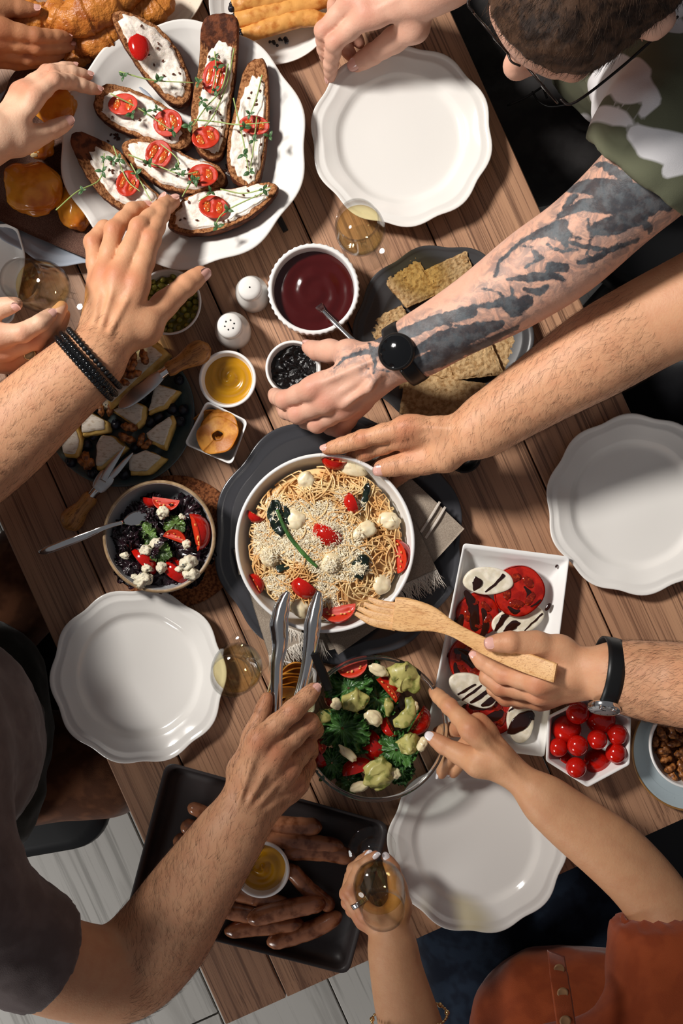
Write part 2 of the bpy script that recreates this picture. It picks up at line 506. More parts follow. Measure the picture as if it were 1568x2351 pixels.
M['cream_cheese'] = mat('curd_cheese', c3(244, 234, 222), 0.6, 0.4, sss=0.1, bump=0.5, bs=260, bd=0.002, col2=c3(226, 210, 194), ns=120, lo=0.5, hi=0.7)
M['breadcrust'] = mat('dark_bread_crust', c3(112, 60, 34), 0.75, 0.3, col2=c3(66, 32, 18), ns=90, bump=0.7, bs=260, bd=0.002)
M['crumb'] = mat('rye_crumb', c3(176, 122, 80), 0.85, 0.2, col2=c3(112, 66, 36), ns=240, lo=0.42, hi=0.62, bump=0.9, bs=380, bd=0.003)
M['flax'] = mat('flax_seed', c3(84, 44, 26), 0.3)
M['stem'] = mat('sprout_stem', c3(156, 178, 104), 0.4)
M['leaf'] = mat('sprout_leaf', c3(58, 92, 52), 0.45, col2=c3(84, 116, 72), ns=90)
M['croissant'] = mat('croissant_crust', c3(206, 130, 56), 0.36, 0.5, col2=c3(158, 82, 28), ns=40, lo=0.4, hi=0.7, bump=0.9, bs=110, bd=0.004)
M['bun'] = mat('glazed_bun', c3(228, 152, 46), 0.22, 0.5, coat=0.4, col2=c3(190, 100, 22), ns=22, lo=0.4, hi=0.68, bump=0.25, bs=90)
M['bunpale'] = mat('bun_crumb', c3(238, 214, 160), 0.8, bump=0.8, bs=200)
M['pancake'] = mat('fried_pancake', c3(226, 164, 88), 0.4, 0.4, col2=c3(186, 108, 42), ns=70, lo=0.40, hi=0.72, bump=0.4, bs=160)
M['berry'] = mat('blueberry', c3(24, 24, 34), 0.35, 0.5, col2=c3(48, 52, 72), ns=90, lo=0.5, hi=0.8)
M['rind'] = mat('brie_rind', c3(226, 216, 200), 0.7, 0.3, col2=c3(196, 178, 154), ns=160, lo=0.48, hi=0.7, bump=0.35, bs=220, st=(1, 2.5, 1))
M['paste'] = mat('brie_paste', c3(226, 190, 110), 0.3, 0.5, sss=0.1, col2=c3(208, 164, 80), ns=70)
M['blue'] = mat('blue_cheese', c3(232, 222, 196), 0.5, sss=0.1, col2=c3(84, 100, 104), ns=330, lo=0.6, hi=0.66, bump=0.5, bs=260, bd=0.002)
M['walnut'] = mat('walnut_kernel', c3(176, 112, 56), 0.42, 0.5, col2=c3(104, 56, 24), ns=160, bump=0.6, bs=300, coat=0.15)
M['pasta'] = mat('spaghetti', c3(240, 206, 150), 0.32, 0.5, coat=0.2, col2=c3(230, 178, 114), ns=50, sss=0.1)
M['parm'] = mat('grated_cheese', c3(250, 240, 214), 0.6, col2=c3(240, 222, 184), ns=200)
M['spinach'] = mat('wilted_spinach', c3(28, 42, 30), 0.25, coat=0.3, col2=c3(16, 26, 20), ns=120, bump=0.5, bs=200)
M['linen'] = mat('natural_linen', c3(176, 162, 146), 0.9, 0.1, bump=0.6, bs=1400, det=1, col2=c3(150, 136, 122), ns=900, lo=0.3, hi=0.7, sheen=0.2)
M['fringe'] = mat('linen_fringe', c3(226, 218, 206), 0.9, 0.1)
M['brownlinen'] = mat('brown_linen', c3(112, 84, 72), 0.9, 0.1, bump=0.6, bs=1300, det=1, col2=c3(84, 60, 52), ns=800, lo=0.3, hi=0.7)
M['cracker'] = mat('crispbread', c3(196, 164, 120), 0.85, 0.2, col2=c3(158, 122, 80), ns=170, lo=0.4, hi=0.65, bump=0.6, bs=420, bd=0.002)
M['apple'] = mat('dried_apple', c3(214, 148, 62), 0.45, 0.4, col2=c3(180, 108, 34), ns=50, bump=0.4, bs=160, sss=0.1)
M['sausage'] = mat('grilled_sausage', c3(158, 104, 74), 0.22, 0.5, coat=0.3, col2=c3(98, 52, 28), ns=42, lo=0.42, hi=0.64, bump=0.3, bs=130)
M['kale'] = mat('kale_leaf', c3(44, 84, 36), 0.4, 0.5, col2=c3(74, 118, 54), ns=70, bump=0.3, bs=160, coat=0.1)
M['redlettuce'] = mat('red_leaf_lettuce', c3(44, 22, 30), 0.32, 0.5, col2=c3(24, 12, 18), ns=60, bump=0.3, bs=160, coat=0.2)
M['greenlettuce'] = mat('green_lettuce', c3(98, 128, 60), 0.35, 0.5, col2=c3(60, 80, 40), ns=60, coat=0.1)
M['avocado'] = mat('avocado_flesh', c3(184, 176, 104), 0.4, 0.5, col2=c3(124, 128, 60), ns=70, lo=0.45, hi=0.62, bump=0.3, bs=120, coat=0.2)
M['sauce'] = mat('creamy_dressing', c3(236, 220, 178), 0.2, coat=0.3, sss=0.15)
M['balsamic'] = mat('balsamic_glaze', c3(40, 16, 12), 0.1, coat=0.5)
M['tomslice'] = mat('wet_tomato_slice', c3(188, 36, 20), 0.14, 0.5, coat=0.5, sss=0.1, col2=c3(150, 20, 12), ns=60, bump=0.4, bs=140, bd=0.002)
M['rimglass'] = mat('solid_glass', (0.93, 0.95, 0.94), 0.0, 0.5, trans=1.0, ior=1.5)
M['glass'] = mat_glass('clear_glass', (0.985, 0.99, 0.985), 0.7)
M['bowlglass'] = mat_glass('bowl_glass', (0.93, 0.955, 0.945), 0.22)
M['wine'] = mat_glass('white_wine', (0.985, 0.925, 0.70), 0.92)
M['skirt'] = M['dark']

# ------------------------------------------------------------------ the setting: floor and table
TH = math.atan2(0.41, 0.912)


def frame(x, y, z):                      # table-aligned coordinates -> world
    return Vector((x * math.cos(TH) - y * math.sin(TH), x * math.sin(TH) + y * math.cos(TH), z))


def plank_mesh(w, l, t, b=0.0015):
    o = rrect(w, l, b, 2)
    return loft(o, [(1.0, 0), (1.0, t - b), (1 - 2 * b / w, t)], cen=(0, 0))


fl = obj('floor', loft(rrect(6, 6, 0.01, 1), [(1, -0.05), (1, -0.012)], cen=(0, 0)), M['dark'], origin=(0, 0, 0), smooth=False); fl['kind'] = 'structure'
fl.rotation_euler = (0, 0, TH)
FW = 0.234
for k in range(-9, 9):
    for q in range(3):
        me = None
        x = -0.422 + FW * (k + 0.5); y = -2.5 + 2.0 * q + (0.66 * (k % 3))
        p_ = bpy.data.objects.new('floorboard', mk('floorboard', *plank_mesh(FW - 0.003, 1.996, 0.012), True, 30)); COL.objects.link(p_)
        p_.data.materials.append(M['floor']); p_.parent = fl; p_.location = (x, y, -0.012)

wl = obj('wall_back', xf(loft(rrect(7, 0.1, 0.005, 1), [(1, 0), (1, 2.7)], cen=(0, 0)), (0, 3.6, 0)), mat('wall_paint', c3(120, 112, 104), 0.8), smooth=False); wl['kind'] = 'structure'

table = thing('dining_table', 'long wooden dining table with dark plank joints under all the dishes', 'table', (0, 0, 0)); table.rotation_euler = (0, 0, TH)
seams = [-0.436, -0.343, -0.193, -0.039, 0.115, 0.270, 0.421]
Y0, Y1 = -0.579, 1.5
for a_, b_ in zip(seams[:-1], seams[1:]):
    o = bpy.data.objects.new('tabletop_plank', mk('tabletop_plank', *plank_mesh(b_ - a_ - 0.0022, Y1 - Y0, 0.028), True, 30)); COL.objects.link(o)
    o.data.materials.append(M['tabletop']); o.parent = table; o.location = ((a_ + b_) / 2, (Y0 + Y1) / 2, T - 0.028)
fr = []
for x in (-0.36, 0.345): fr.append(xf(loft(rrect(0.025, 1.55, 0.003, 1), [(1, 0), (1, 0.075)], cen=(0, 0)), (x, (Y0 + Y1) / 2, T - 0.104)))
for y in (Y0 + 0.09, Y1 - 0.09): fr.append(xf(loft(rrect(0.7, 0.025, 0.003, 1), [(1, 0), (1, 0.075)], cen=(0, 0)), (-0.0075, y, T - 0.104)))
fr.append(xf(loft(rrect(0.80, 1.69, 0.003, 1), [(1, 0), (1, 0.002)], cen=(0, 0)), (-0.0075, (Y0 + Y1) / 2, T - 0.0305)))
obj('apron', join(*fr), M['dark'], table, smooth=False)
for x in (-0.37, 0.355):
    for y in (Y0 + 0.1, Y1 - 0.1):
        obj('leg', xf(loft(rrect(0.06, 0.06, 0.006, 3), [(0.75, 0), (1, T - 0.104)], cen=(0, 0)), (x, y, 0)), M['tabletop'], table, sharp=40)
# ------------------------------------------------------------------ plates, bowls and cups
def at(px, py, h, z):                    # table-plane XY of something whose rim (height h) is seen at a pixel; z = its base height
    p = P(px, py, h); return Vector((p.x, p.y, T + z))


def scal(n=5, a=0.016, b=0.010, ph=0.0):
    return lambda t: a * np.cos(2 * n * (t - ph)) - b * np.abs(np.sin(n * (t - ph) / 1.0)) ** 6


def dinner(R, hh=0.022, t=0.003):
    return [(0, 0.003), (0.60 * R, 0.002), (0.62 * R, 0), (0.66 * R, 0), (0.68 * R, 0.004), (0.76 * R, 0.40 * hh), (0.9 * R, 0.66 * hh), (0.985 * R, hh - t), (R, hh - 0.0008), (0.997 * R, hh), (0.985 * R, hh + 0.0002),
            (0.955 * R, hh - 0.0012), (0.94 * R, hh - 0.0024), (0.925 * R, hh - 0.0020), (0.905 * R, hh - 0.0032), (0.895 * R, hh - 0.0028), (0.87 * R, hh - 0.0042), (0.78 * R, 0.62 * hh), (0.735 * R, 0.55 * hh), (0.725 * R, 0.52 * hh), (0.70 * R, 0.42 * hh), (0.672 * R, 0.30 * hh),
            (0.64 * R, 0.245 * hh), (0.61 * R, 0.225 * hh), (0.3 * R, 0.21 * hh), (0, 0.21 * hh)]


def bowlp(R, hh, t=0.004, foot=0.55, zin=None, belly=0.9):
    zin = t + 0.003 if zin is None else zin; f = foot * R
    return [(0, 0.002), (f * 0.92, 0.002), (f * 0.94, 0), (f, 0), (f * 1.04, 0.004), (f + (belly * R - f) * 0.55, 0.16 * hh + 0.004), (belly * R, 0.5 * hh), (R * 0.985, 0.85 * hh), (R, hh - t * 0.4), (R - t * 0.12, hh - t * 0.1), (R - t * 0.5, hh), (R - t * 0.88, hh - t * 0.1),
            (R - t, hh - t * 0.4), (R * 0.985 - t, 0.85 * hh), (belly * R - t, 0.52 * hh), (f + (belly * R - f) * 0.6 - t * 0.6, 0.2 * hh + zin), (f, zin + 0.002), (f * 0.8, zin), (0, zin)]


DISH = {}


def dish(key, name, label, cat, px, py, rpx, h, prof, m, z=0.0, n=120, sc=None, r0=0.6, group=None, part=None):
    c = at(px, py, z + h, z); R = PX(rpx, z + h)
    o = obj(name, lathe(prof(R), n, sc, r0, c), m, origin=c)
    tag(o, label, cat, group); DISH[key] = (c, R); return o


plain = lambda hh, t=0.003: (lambda R: [(0, 0.003), (0.60 * R, 0.002), (0.62 * R, 0), (0.68 * R, 0), (0.72 * R, 0.004), (0.93 * R, hh * 0.6), (R, hh - t * 0.5), (R * 0.997, hh), (R * 0.985, hh), (0.93 * R, hh * 0.78), (0.80 * R, t + 0.003), (0.7 * R, t + 0.002), (0, t + 0.002)])
def ringlathe(prof, n=100, c=(0, 0, 0)):
    u = circ(n); Rs = [np.hstack([u * r, np.full((n, 1), z)]) + A(c) for r, z in prof]; return rings(Rs + [Rs[0]], False, False)


PG = 'empty white scalloped dinner plates'
dish('p1', 'dinner_plate', 'empty white scalloped plate by the tattooed man, fingers on its upper rim', 'plate', 922, 311, 208, 0.022, dinner, M['porcelain'], sc=scal(ph=0.42), group=PG, z=0.012)
dish('p2', 'dinner_plate', 'empty white scalloped plate cut off by the right edge of the picture', 'plate', 1462, 1158, 207, 0.022, dinner, M['porcelain'], sc=scal(ph=2.3), group=PG)
dish('p3', 'dinner_plate', 'empty white scalloped plate at the left table edge below the dark lettuce salad', 'plate', 317, 1553, 201, 0.022, dinner, M['porcelain'], sc=scal(ph=2.57), group=PG)
dish('p4', 'dinner_plate', 'empty white scalloped plate in shade in front of the rust-bloused woman', 'plate', 1096, 1938, 205, 0.022, dinner, M['porcelain'], sc=scal(ph=3.07), group=PG)


def platter(R, hh=0.040):
    return [(0, 0.004), (0.58 * R, 0.003), (0.60 * R, 0), (0.64 * R, 0), (0.66 * R, 0.005), (0.80 * R, 0.42 * hh), (0.95 * R, 0.84 * hh), (0.992 * R, hh - 0.003), (R, hh - 0.001), (0.996 * R, hh), (0.98 * R, hh), (0.965 * R, hh - 0.0018),
            (0.945 * R, hh - 0.002), (0.93 * R, hh - 0.0045), (0.86 * R, 0.74 * hh), (0.80 * R, 0.56 * hh), (0.74 * R, 0.36 * hh), (0.70 * R, 0.25 * hh), (0.66 * R, 0.2 * hh), (0.6 * R, 0.18 * hh), (0.3 * R, 0.17 * hh), (0, 0.17 * hh)]


dish('platter', 'serving_platter', 'large deep white scalloped platter carrying the tomato bruschetta', 'platter', 420, 331, 284, 0.040, platter, M['porcelain'], sc=scal(5, 0.016, 0.006, 0.3), n=160, z=0.014)
dish('blue', 'serving_plate', 'blue-grey scalloped plate under the brown napkin and glazed buns', 'plate', 165, 375, 236, 0.024, dinner, M['bluegrey'], sc=scal(ph=0.1))
dish('cream', 'side_plate', 'speckled cream plate under the croissants at the top edge', 'plate', 318, -62, 160, 0.018, plain(0.018), M['cream'])
dish('blintz', 'side_plate', 'plain white round plate with rolled filled pancakes', 'plate', 625, 2, 146, 0.018, plain(0.018), M['porcelain'])
dish('crackerp', 'serving_plate', 'dark grey scalloped plate spread with crispbread under the tattooed arm', 'plate', 1018, 768, 206, 0.02, lambda R: dinner(R, 0.02), M['char'], sc=scal(ph=1.2))
dish('cheesep', 'serving_plate', 'dark grey-green plate of cheese wedges, berries and walnuts', 'plate', 275, 946, 172, 0.02, plain(0.02), M['teal'])
dish('charger', 'charger_plate', 'big dark slate scalloped charger under the pasta bowl and linen', 'plate', 777, 1236, 286, 0.02, lambda R: dinner(R, 0.02), M['slate'], sc=scal(ph=0.9), n=160)
dish('sky', 'serving_plate', 'pale blue speckled plate under the walnut bowl at the right edge', 'plate', 1592, 1722, 141, 0.016, plain(0.016), M['skyplate'])
c, R = DISH['sky']; o = obj('rim_band', ringlathe([(R * 0.975, 0.0145), (R * 1.004, 0.0150), (R * 1.006, 0.0165), (R * 0.998, 0.0172), (R * 0.975, 0.0164)], 120, c), M['brownrim'], bpy.data.objects['serving_plate.003'], label='brown glazed rim')
dish('walnutb', 'nut_bowl', 'white bowl of walnut kernels at the right edge', 'bowl', 1591, 1712, 100, 0.05, lambda R: bowlp(R, 0.05, 0.0035), M['white_bowl'], z=0.0055)
cork = obj('cork_trivet', loft(circ(80) * PX(152, 0.007), [(0.98, 0), (1, 0.001), (1, 0.006), (0.985, 0.007)], at(402, 1243, 0.007, 0), cen=(0, 0)), M['cork'], sharp=40); tag(cork, 'round brown cork trivet under the dark lettuce salad bowl', 'trivet')
dish('salad', 'salad_bowl', 'grey bowl with tan rim holding dark red lettuce salad', 'bowl', 365, 1232, 129, 0.06, lambda R: bowlp(R, 0.06, 0.0045, 0.5), M['greybowl'], z=0.007)
c, R = DISH['salad']; obj('rim', ringlathe([(R - 0.0044, 0.0568), (R + 0.0003, 0.0568), (R + 0.0006, 0.0585), (R - 0.0012, 0.0604), (R - 0.003, 0.0604), (R - 0.0046, 0.0585)], 100, c), M['tan'], bpy.data.objects['salad_bowl'], label='tan unglazed rim')
dish('pasta', 'pasta_bowl', 'large white round bowl heaped with spaghetti, on the dark charger', 'bowl', 746, 1247, 207, 0.07, lambda R: bowlp(R, 0.07, 0.005, 0.62, 0.01, 0.93), M['white_bowl'], z=0.0075, n=140)
# glass bowl
c = at(860, 1673, 0.078, 0); R = PX(166, 0.078)
gb = obj('glass_bowl', lathe([(0, 0.004), (0.46 * R, 0.004), (0.50 * R, 0), (0.56 * R, 0.003), (0.76 * R, 0.022), (0.90 * R, 0.048), (0.965 * R, 0.070), (0.975 * R, 0.0735), (0.985 * R, 0.0745), (0.975 * R, 0.0755), (0.955 * R, 0.0745),
                             (0.925 * R, 0.068), (0.87 * R, 0.049), (0.735 * R, 0.026), (0.54 * R, 0.0075), (0, 0.007)], 120, c=c), M['bowlglass'], origin=c)
obj('rim', ringlathe([(R * .987 + .0030 * math.cos(a), .0772 + .0030 * math.sin(a)) for a in np.arange(14) / 14 * 6.283], 120, c), M['rimglass'], gb, label='thick rolled glass rim')
tag(gb, 'clear glass bowl of kale and avocado salad held by the woman', 'bowl'); DISH['glassb'] = (c, R)


def fluted(R, hh):
    return bowlp(R, hh, 0.006, 0.86, 0.008, 0.97)


flute = lambda t: 0.018 * np.cos(44 * t)
c = at(720, 663, 0.052, 0); R = PX(105, 0.052); pr = fluted(R, 0.052); u = circ(264); th = np.arctan2(u[:, 1], u[:, 0])
Rs = [np.hstack([u * max(r, 1e-5) * (1 + (0.013 * np.cos(44 * th) if 4 <= k <= 8 else 0 * th))[:, None], np.full((264, 1), z)]) + A(c) for k, (r, z) in enumerate(pr)]
o = obj('ramekin', rings(Rs), M['white_bowl'], origin=c); tag(o, 'white fluted ramekin of dark red ketchup with a spoon in it', 'bowl'); DISH['ketch'] = (c, R)
dish('must', 'sauce_bowl', 'small white round bowl of mustard beside the cheese plate', 'bowl', 522, 870, 66, 0.036, lambda R: bowlp(R, 0.036, 0.004, 0.62), M['white_bowl'])
dish('jam', 'sauce_bowl', 'small white bowl of black jam held by the tattooed hand', 'bowl', 673, 845, 64, 0.038, lambda R: bowlp(R, 0.038, 0.004, 0.64), M['white_bowl'])
dish('mustard2', 'sauce_cup', 'white straight cup of mustard standing in the sausage tray', 'cup', 600, 1998, 65, 0.04, lambda R: bowlp(R, 0.04, 0.0045, 0.72), M['white_bowl'], z=0.004)
dish('peas', 'pea_bowl', 'white bowl of green peas under the hand with bracelets', 'bowl', 386, 693, 76, 0.038, lambda R: bowlp(R, 0.038, 0.003, 0.55), M['white_bowl'])
dish('blackb', 'sauce_bowl', 'small black bowl mostly hidden beneath the wrist above the pasta', 'bowl', 1066, 1046, 40, 0.03, lambda R: bowlp(R, 0.03, 0.003), M['black'])

# square and hexagonal dishes
def pdish(name, label, cat, poly, hh, m, wall=0.9, foot=0.62, z=0.0, t=0.004, cen=None):
    """poly: outline at rim height (world XY, CCW)"""
    cen = A(poly).mean(0) if cen is None else cen; c = Vector((cen[0], cen[1], T + z))
    pr = [(0, 0.001), (foot * 0.97, 0.001), (foot, 0), (foot * 1.03, 0.002), (foot + (1 - foot) * 0.6, hh * 0.5), (0.99, hh - 0.002), (1.0, hh - 0.0006), (0.992, hh), (wall + (1 - wall) * 0.5, hh), (wall, hh - 0.0006), (wall * 0.985, hh - 0.002),
          (foot + (wall - foot) * 0.55, hh * 0.5), (foot * 0.98, t + 0.001), (foot * 0.9, t), (0, t)]
    o = obj(name, loft(A(poly) - cen, pr, c, cen=(0, 0)), m, origin=c, sharp=60); tag(o, label, cat); return o, c


def sq(pts, h, r):
    return rpoly(A([P(x, y, h)[:2] for x, y in pts]), r, 6)


pdish('snack_dish', 'small white square dish of dried apple rings next to the mustard bowl', 'dish', sq([(474, 919), (570, 966), (532, 1068), (422, 1020)], 0.034, 0.008), 0.034, M['white_bowl'], 0.93, 0.7)
pdish('snack_dish', 'small white square dish of dried orange crisps under the steel tongs', 'dish', sq([(634, 1512), (728, 1535), (722, 1640), (604, 1622)], 0.034, 0.008), 0.034, M['white_bowl'], 0.93, 0.7)
hexo, hexc = pdish('hexagonal_bowl', 'white hexagonal bowl of cherry tomatoes under the wristwatch', 'bowl', sq([(1257, 1644), (1347, 1600), (1449, 1646), (1446, 1756), (1349, 1808), (1253, 1747)], 0.05, 0.004), 0.05, M['white_bowl'], 0.93, 0.62)
pdish('serving_dish', 'long white rectangular dish of tomato and mozzarella slices', 'dish', sq([(1064, 1247), (1308, 1278), (1250, 1738), (974, 1702)], 0.030, 0.005), 0.030, M['white_bowl'], 0.965, 0.80)
pdish('serving_dish', 'blank white dish cut off at the left edge behind the tilted wine glass', 'dish', sq([(-190, 520), (38, 512), (60, 590), (30, 742), (-190, 760)], 0.024, 0.012), 0.024, M['porcelain'], 0.97, 0.82)
pdish('baking_tray', 'dark brown baking tray of sausages on the lower table corner', 'tray', sq([(381, 1748), (894, 1890), (800, 2240), (286, 2108)], 0.022, 0.016), 0.022, M['tray'], 0.972, 0.90, t=0.002)

# shakers
def shaker(label, px, py, rpx, holes):
    c = at(px, py, 0.02, 0); R = PX(rpx, 0.02)
    r = thing('shaker', label, 'shaker', c)
    obj('body', lathe([(0, 0.001), (0.9 * R, 0.001), (0.96 * R, 0), (R, 0.003), (R, 0.020), (0.93 * R, 0.034), (0.74 * R, 0.044), (0.68 * R, 0.048), (0.70 * R, 0.051), (0.70 * R, 0.056), (0.62 * R, 0.0595), (0.4 * R, 0.0612), (0, 0.062)], 48, c=c), M['porcelain'], r)
    for x, y in holes:
        obj('hole', lathe([(0, 0.0600), (0.0012, 0.0600), (0.0012, 0.0620 - 0.004 * (x * x + y * y) / 1e-4 * 0.35), (0, 0.0620 - 0.004 * (x * x + y * y) / 1e-4 * 0.35)], 10, c=c + Vector((x, y, 0.0002))), M['black'], r)


shaker('white porcelain shaker with a single hole, beside the ketchup ramekin', 579, 674, 39, [(0, 0)])
shaker('white porcelain shaker with a ring of holes, nearer the mustard bowl', 534, 758, 41, [(0.0064 * math.cos(a), 0.0064 * math.sin(a)) for a in np.arange(6) / 6 * 6.283 + 0.3])

# black clip under the platter edge
o = obj('knife_handle', tube([P(640, 500, 0.006), P(656, 531, 0.006)], [0.0045, 0.004], 12, flat=0.7, power=3), M['black'], sharp=40); tag(o, 'short black knife handle end poking out under the bruschetta platter', 'knife')

# ------------------------------------------------------------------ sauces
def sauce(name, label, key, lvl, m, hf, k=0.9):
    c, R = DISH[key]; q = Vector((c.x, c.y, c.z + lvl)); o = obj(name, pool(q, R * k, hf, 22, 72), m, origin=q); tag(o, label, 'sauce'); return o


def swirl(a, n, tw, R):
    return lambda x, y: a * np.sin(n * np.arctan2(y, x) + tw * np.hypot(x, y) / R * 6) * np.clip(np.hypot(x, y) / R * 3, 0, 1) * np.clip((R - np.hypot(x, y)) / R * 4, 0, 1) + 0.6 * a * vn(np.stack([x, y, 0 * x], -1), 90, 4)


sauce('ketchup', 'smooth dark red ketchup swirled in the fluted ramekin', 'ketch', 0.036, M['ketchup'], swirl(0.0010, 1, 2.6, 0.055), 0.92)
sauce('mustard', 'yellow mustard swirl in the round bowl beside the cheese plate', 'must', 0.023, M['mustard'],
      lambda x, y: 0.004 * np.exp(-((x - 0.006) ** 2 + (y - 0.006) ** 2) / 0.00018) + 0.0016 * np.sin(np.arctan2(y, x) + np.hypot(x - .004, y - .004) * 420) * np.clip((0.034 - np.hypot(x, y)) / 0.01, 0, 1), 0.86)
sauce('mustard', 'yellow mustard in the white cup among the sausages', 'mustard2', 0.028, M['mustard'],
      lambda x, y: 0.004 * np.exp(-((x - 0.002) ** 2 + (y + 0.004) ** 2) / 0.0001) + 0.0014 * np.sin(1 + np.arctan2(y, x) + np.hypot(x, y) * 380) * np.clip((0.032 - np.hypot(x, y)) / 0.01, 0, 1), 0.88)
sauce('jam', 'glossy black berry jam in the small bowl', 'jam', 0.025, M['jam'], lambda x, y: 0.0035 * vn(np.stack([x, y, 0 * x], -1), 140, 3) + 0.002 * vn(np.stack([x, y, 0 * x], -1), 330, 5), 0.87)

# ------------------------------------------------------------------ peas, cherry tomatoes, walnuts
pm = mk('pea', *ball(0.0044, amp=0.05, sc=1.4, nu=14, nv=9)); pm.materials.append(M['pea'])
c, R = DISH['peas']; k = 0
def pack(c, R, r, zf, n, seed, tries=4000, gap=1.85, ok=None):
    g = random.Random(seed); out = []
    for _ in range(tries):
        a = g.uniform(0, 6.283); d = R * math.sqrt(g.random()); x, y = d * math.cos(a), d * math.sin(a)
        if ok and not ok(c.x + x, c.y + y): continue
        if all((x - u) ** 2 + (y - v) ** 2 > (gap * r) ** 2 for u, v in out): out.append((x, y))
        if len(out) >= n: break
    return [(c.x + x, c.y + y, zf(math.hypot(x, y))) for x, y in out]


for x, y, z in pack(c, R * 0.86, 0.0044, lambda d: c.z + 0.024 + 0.006 * (1 - d / R) + rnd.uniform(-.0012, .0012), 110, 3):
    o = put('pea', pm, (x, y, z), (rnd.uniform(0, 6), rnd.uniform(0, 6), 0), rnd.uniform(0.86, 1.08)); tag(o, 'olive-green cooked pea among the others in the white bowl', 'pea', 'green peas in the white bowl')
o = obj('peas_below', pool(Vector((c.x, c.y, c.z + 0.021)), R * 0.84, lambda x, y: 0.002 * vn(np.stack([x, y, 0 * x], -1), 220, 3), 14, 60), M['pea']); tag(o, 'packed lower layer of green peas showing between the top ones', 'peas', kind='stuff')

tmesh = mk('cherry_tomato', *ball(1, 1, 0.95, 28, 18)); tmesh.materials.append(M['tomato'])
for px, py, r, h, lab in [(1371, 1748, 31, .024, 'large cherry tomato low in the hexagonal bowl under the bottom small ones'), (1293, 1745, 21, .020, 'shaded cherry tomato deep in the lower left of the hexagonal bowl'), (1379, 1652, 34, .036, 'large cherry tomato by the wristwatch face'),
                      (1301, 1675, 34, .034, 'large cherry tomato in the upper left of the hexagonal bowl'), (1326, 1636, 27, .046, 'cherry tomato at the top of the hexagonal bowl under the hand'), (1417, 1687, 24, .047, 'small cherry tomato at the right wall of the hexagonal bowl'),
                      (1371, 1698, 23, .054, 'small dimpled cherry tomato in the middle of the hexagonal bowl'), (1326, 1712, 24, .056, 'bright cherry tomato left of the middle of the hexagonal bowl'), (1282, 1716, 22, .044, 'small cherry tomato at the left wall of the hexagonal bowl'),
                      (1414, 1729, 24, .047, 'cherry tomato at the lower right wall of the hexagonal bowl'), (1323, 1762, 24, .050, 'small cherry tomato lowest in the hexagonal bowl')]:
    r_ = PX(r, h); p = P(px, py, h)
    o = put('cherry_tomato', tmesh, p, (rnd.uniform(-.4, .4), rnd.uniform(-.4, .4), rnd.uniform(0, 6)), r_); tag(o, lab, 'tomato', 'cherry tomatoes in the hexagonal bowl')


def walnut(seed, r=0.012):
    parts = []; g = random.Random(seed)
    for s in (-1, 1):
        pts = [(s * r * (0.42 + 0.2 * math.sin(t * 2.2 + seed)), (t - 0.5) * 1.7 * r, r * 0.32 * math.sin(t * 3.14)) for t in np.linspace(0, 1, 7)]
        V, F = tube(pts, [r * .12, r * .34, r * .42, r * .36, r * .44, r * .34, r * .1], 14, 18)
        V = V + vn(V, 380, seed + s)[:, None] * A((0.0012, 0.0012, 0.0016)) + vn(V, 800, seed + s + 9)[:, None] * 0.0006; parts.append((V, F))
    return join(*parts)


wm = [mk('walnut', *walnut(k)) for k in range(4)]
for w_ in wm: w_.materials.append(M['walnut'])
c, R = DISH['walnutb']
for i, (x, y, z) in enumerate(pack(c, R * 0.8, 0.010, lambda d: c.z + 0.03 + 0.008 * (1 - d / R) + rnd.uniform(-.002, .003), 40, 5, gap=1.35, ok=lambda x, y: x < P(1600, 0, 0.04).x)):
    o = put('walnut', wm[i % 4], (x, y, z), (rnd.uniform(-.7, .7), rnd.uniform(-.7, .7), rnd.uniform(0, 6)), rnd.uniform(.8, 1.05)); tag(o, 'walnut kernel piece among others in the white nut bowl', 'walnut', 'walnut kernels in the nut bowl')
o = obj('walnuts_below', pool(Vector((c.x, c.y, c.z + 0.022)), R * 0.8, lambda x, y: 0.006 * vn(np.stack([x, y, 0 * x], -1), 150, 3), 16, 60), M['walnut']); tag(o, 'lower layer of broken walnut kernels in the nut bowl', 'walnuts', kind='stuff')

# ------------------------------------------------------------------ crispbread
def cracker(label, pts, h, tilt=0.0):
    poly = A([P(x, y, h)[:2] for x, y in pts]); poly = ccw(poly)
    a, b, d, e = poly; n = 34; s, q = np.meshgrid(np.linspace(0, 1, n), np.linspace(0, 1, n), indexing='ij')
    X = (1 - s) * (1 - q) * a[0] + s * (1 - q) * b[0] + s * q * d[0] + (1 - s) * q * e[0]; Y = (1 - s) * (1 - q) * a[1] + s * (1 - q) * b[1] + s * q * d[1] + (1 - s) * q * e[1]
    sd = int(abs(pts[0][0])); pp = np.stack([X, Y, 0 * X + sd], -1)
    ed = np.minimum(np.minimum(s, 1 - s), np.minimum(q, 1 - q)) * n / 2; X = X + (ed < 1) * vn(pp, 300, 2) * 0.0008; Y = Y + (ed < 1) * vn(pp, 300, 3) * 0.0008
    Z = T + h + 0.0011 * vn(pp * A((1, 1, 1)), 420, 1) + 0.0008 * vn(pp, 900, 5) - 0.0012 * (ed < 0.6) + tilt * (s - 0.5)
    o = obj('crispbread', sheet(X, Y, Z, 0.006), M['cracker'], sharp=50); tag(o, label, 'crispbread', 'crispbread slices on the dark plate')


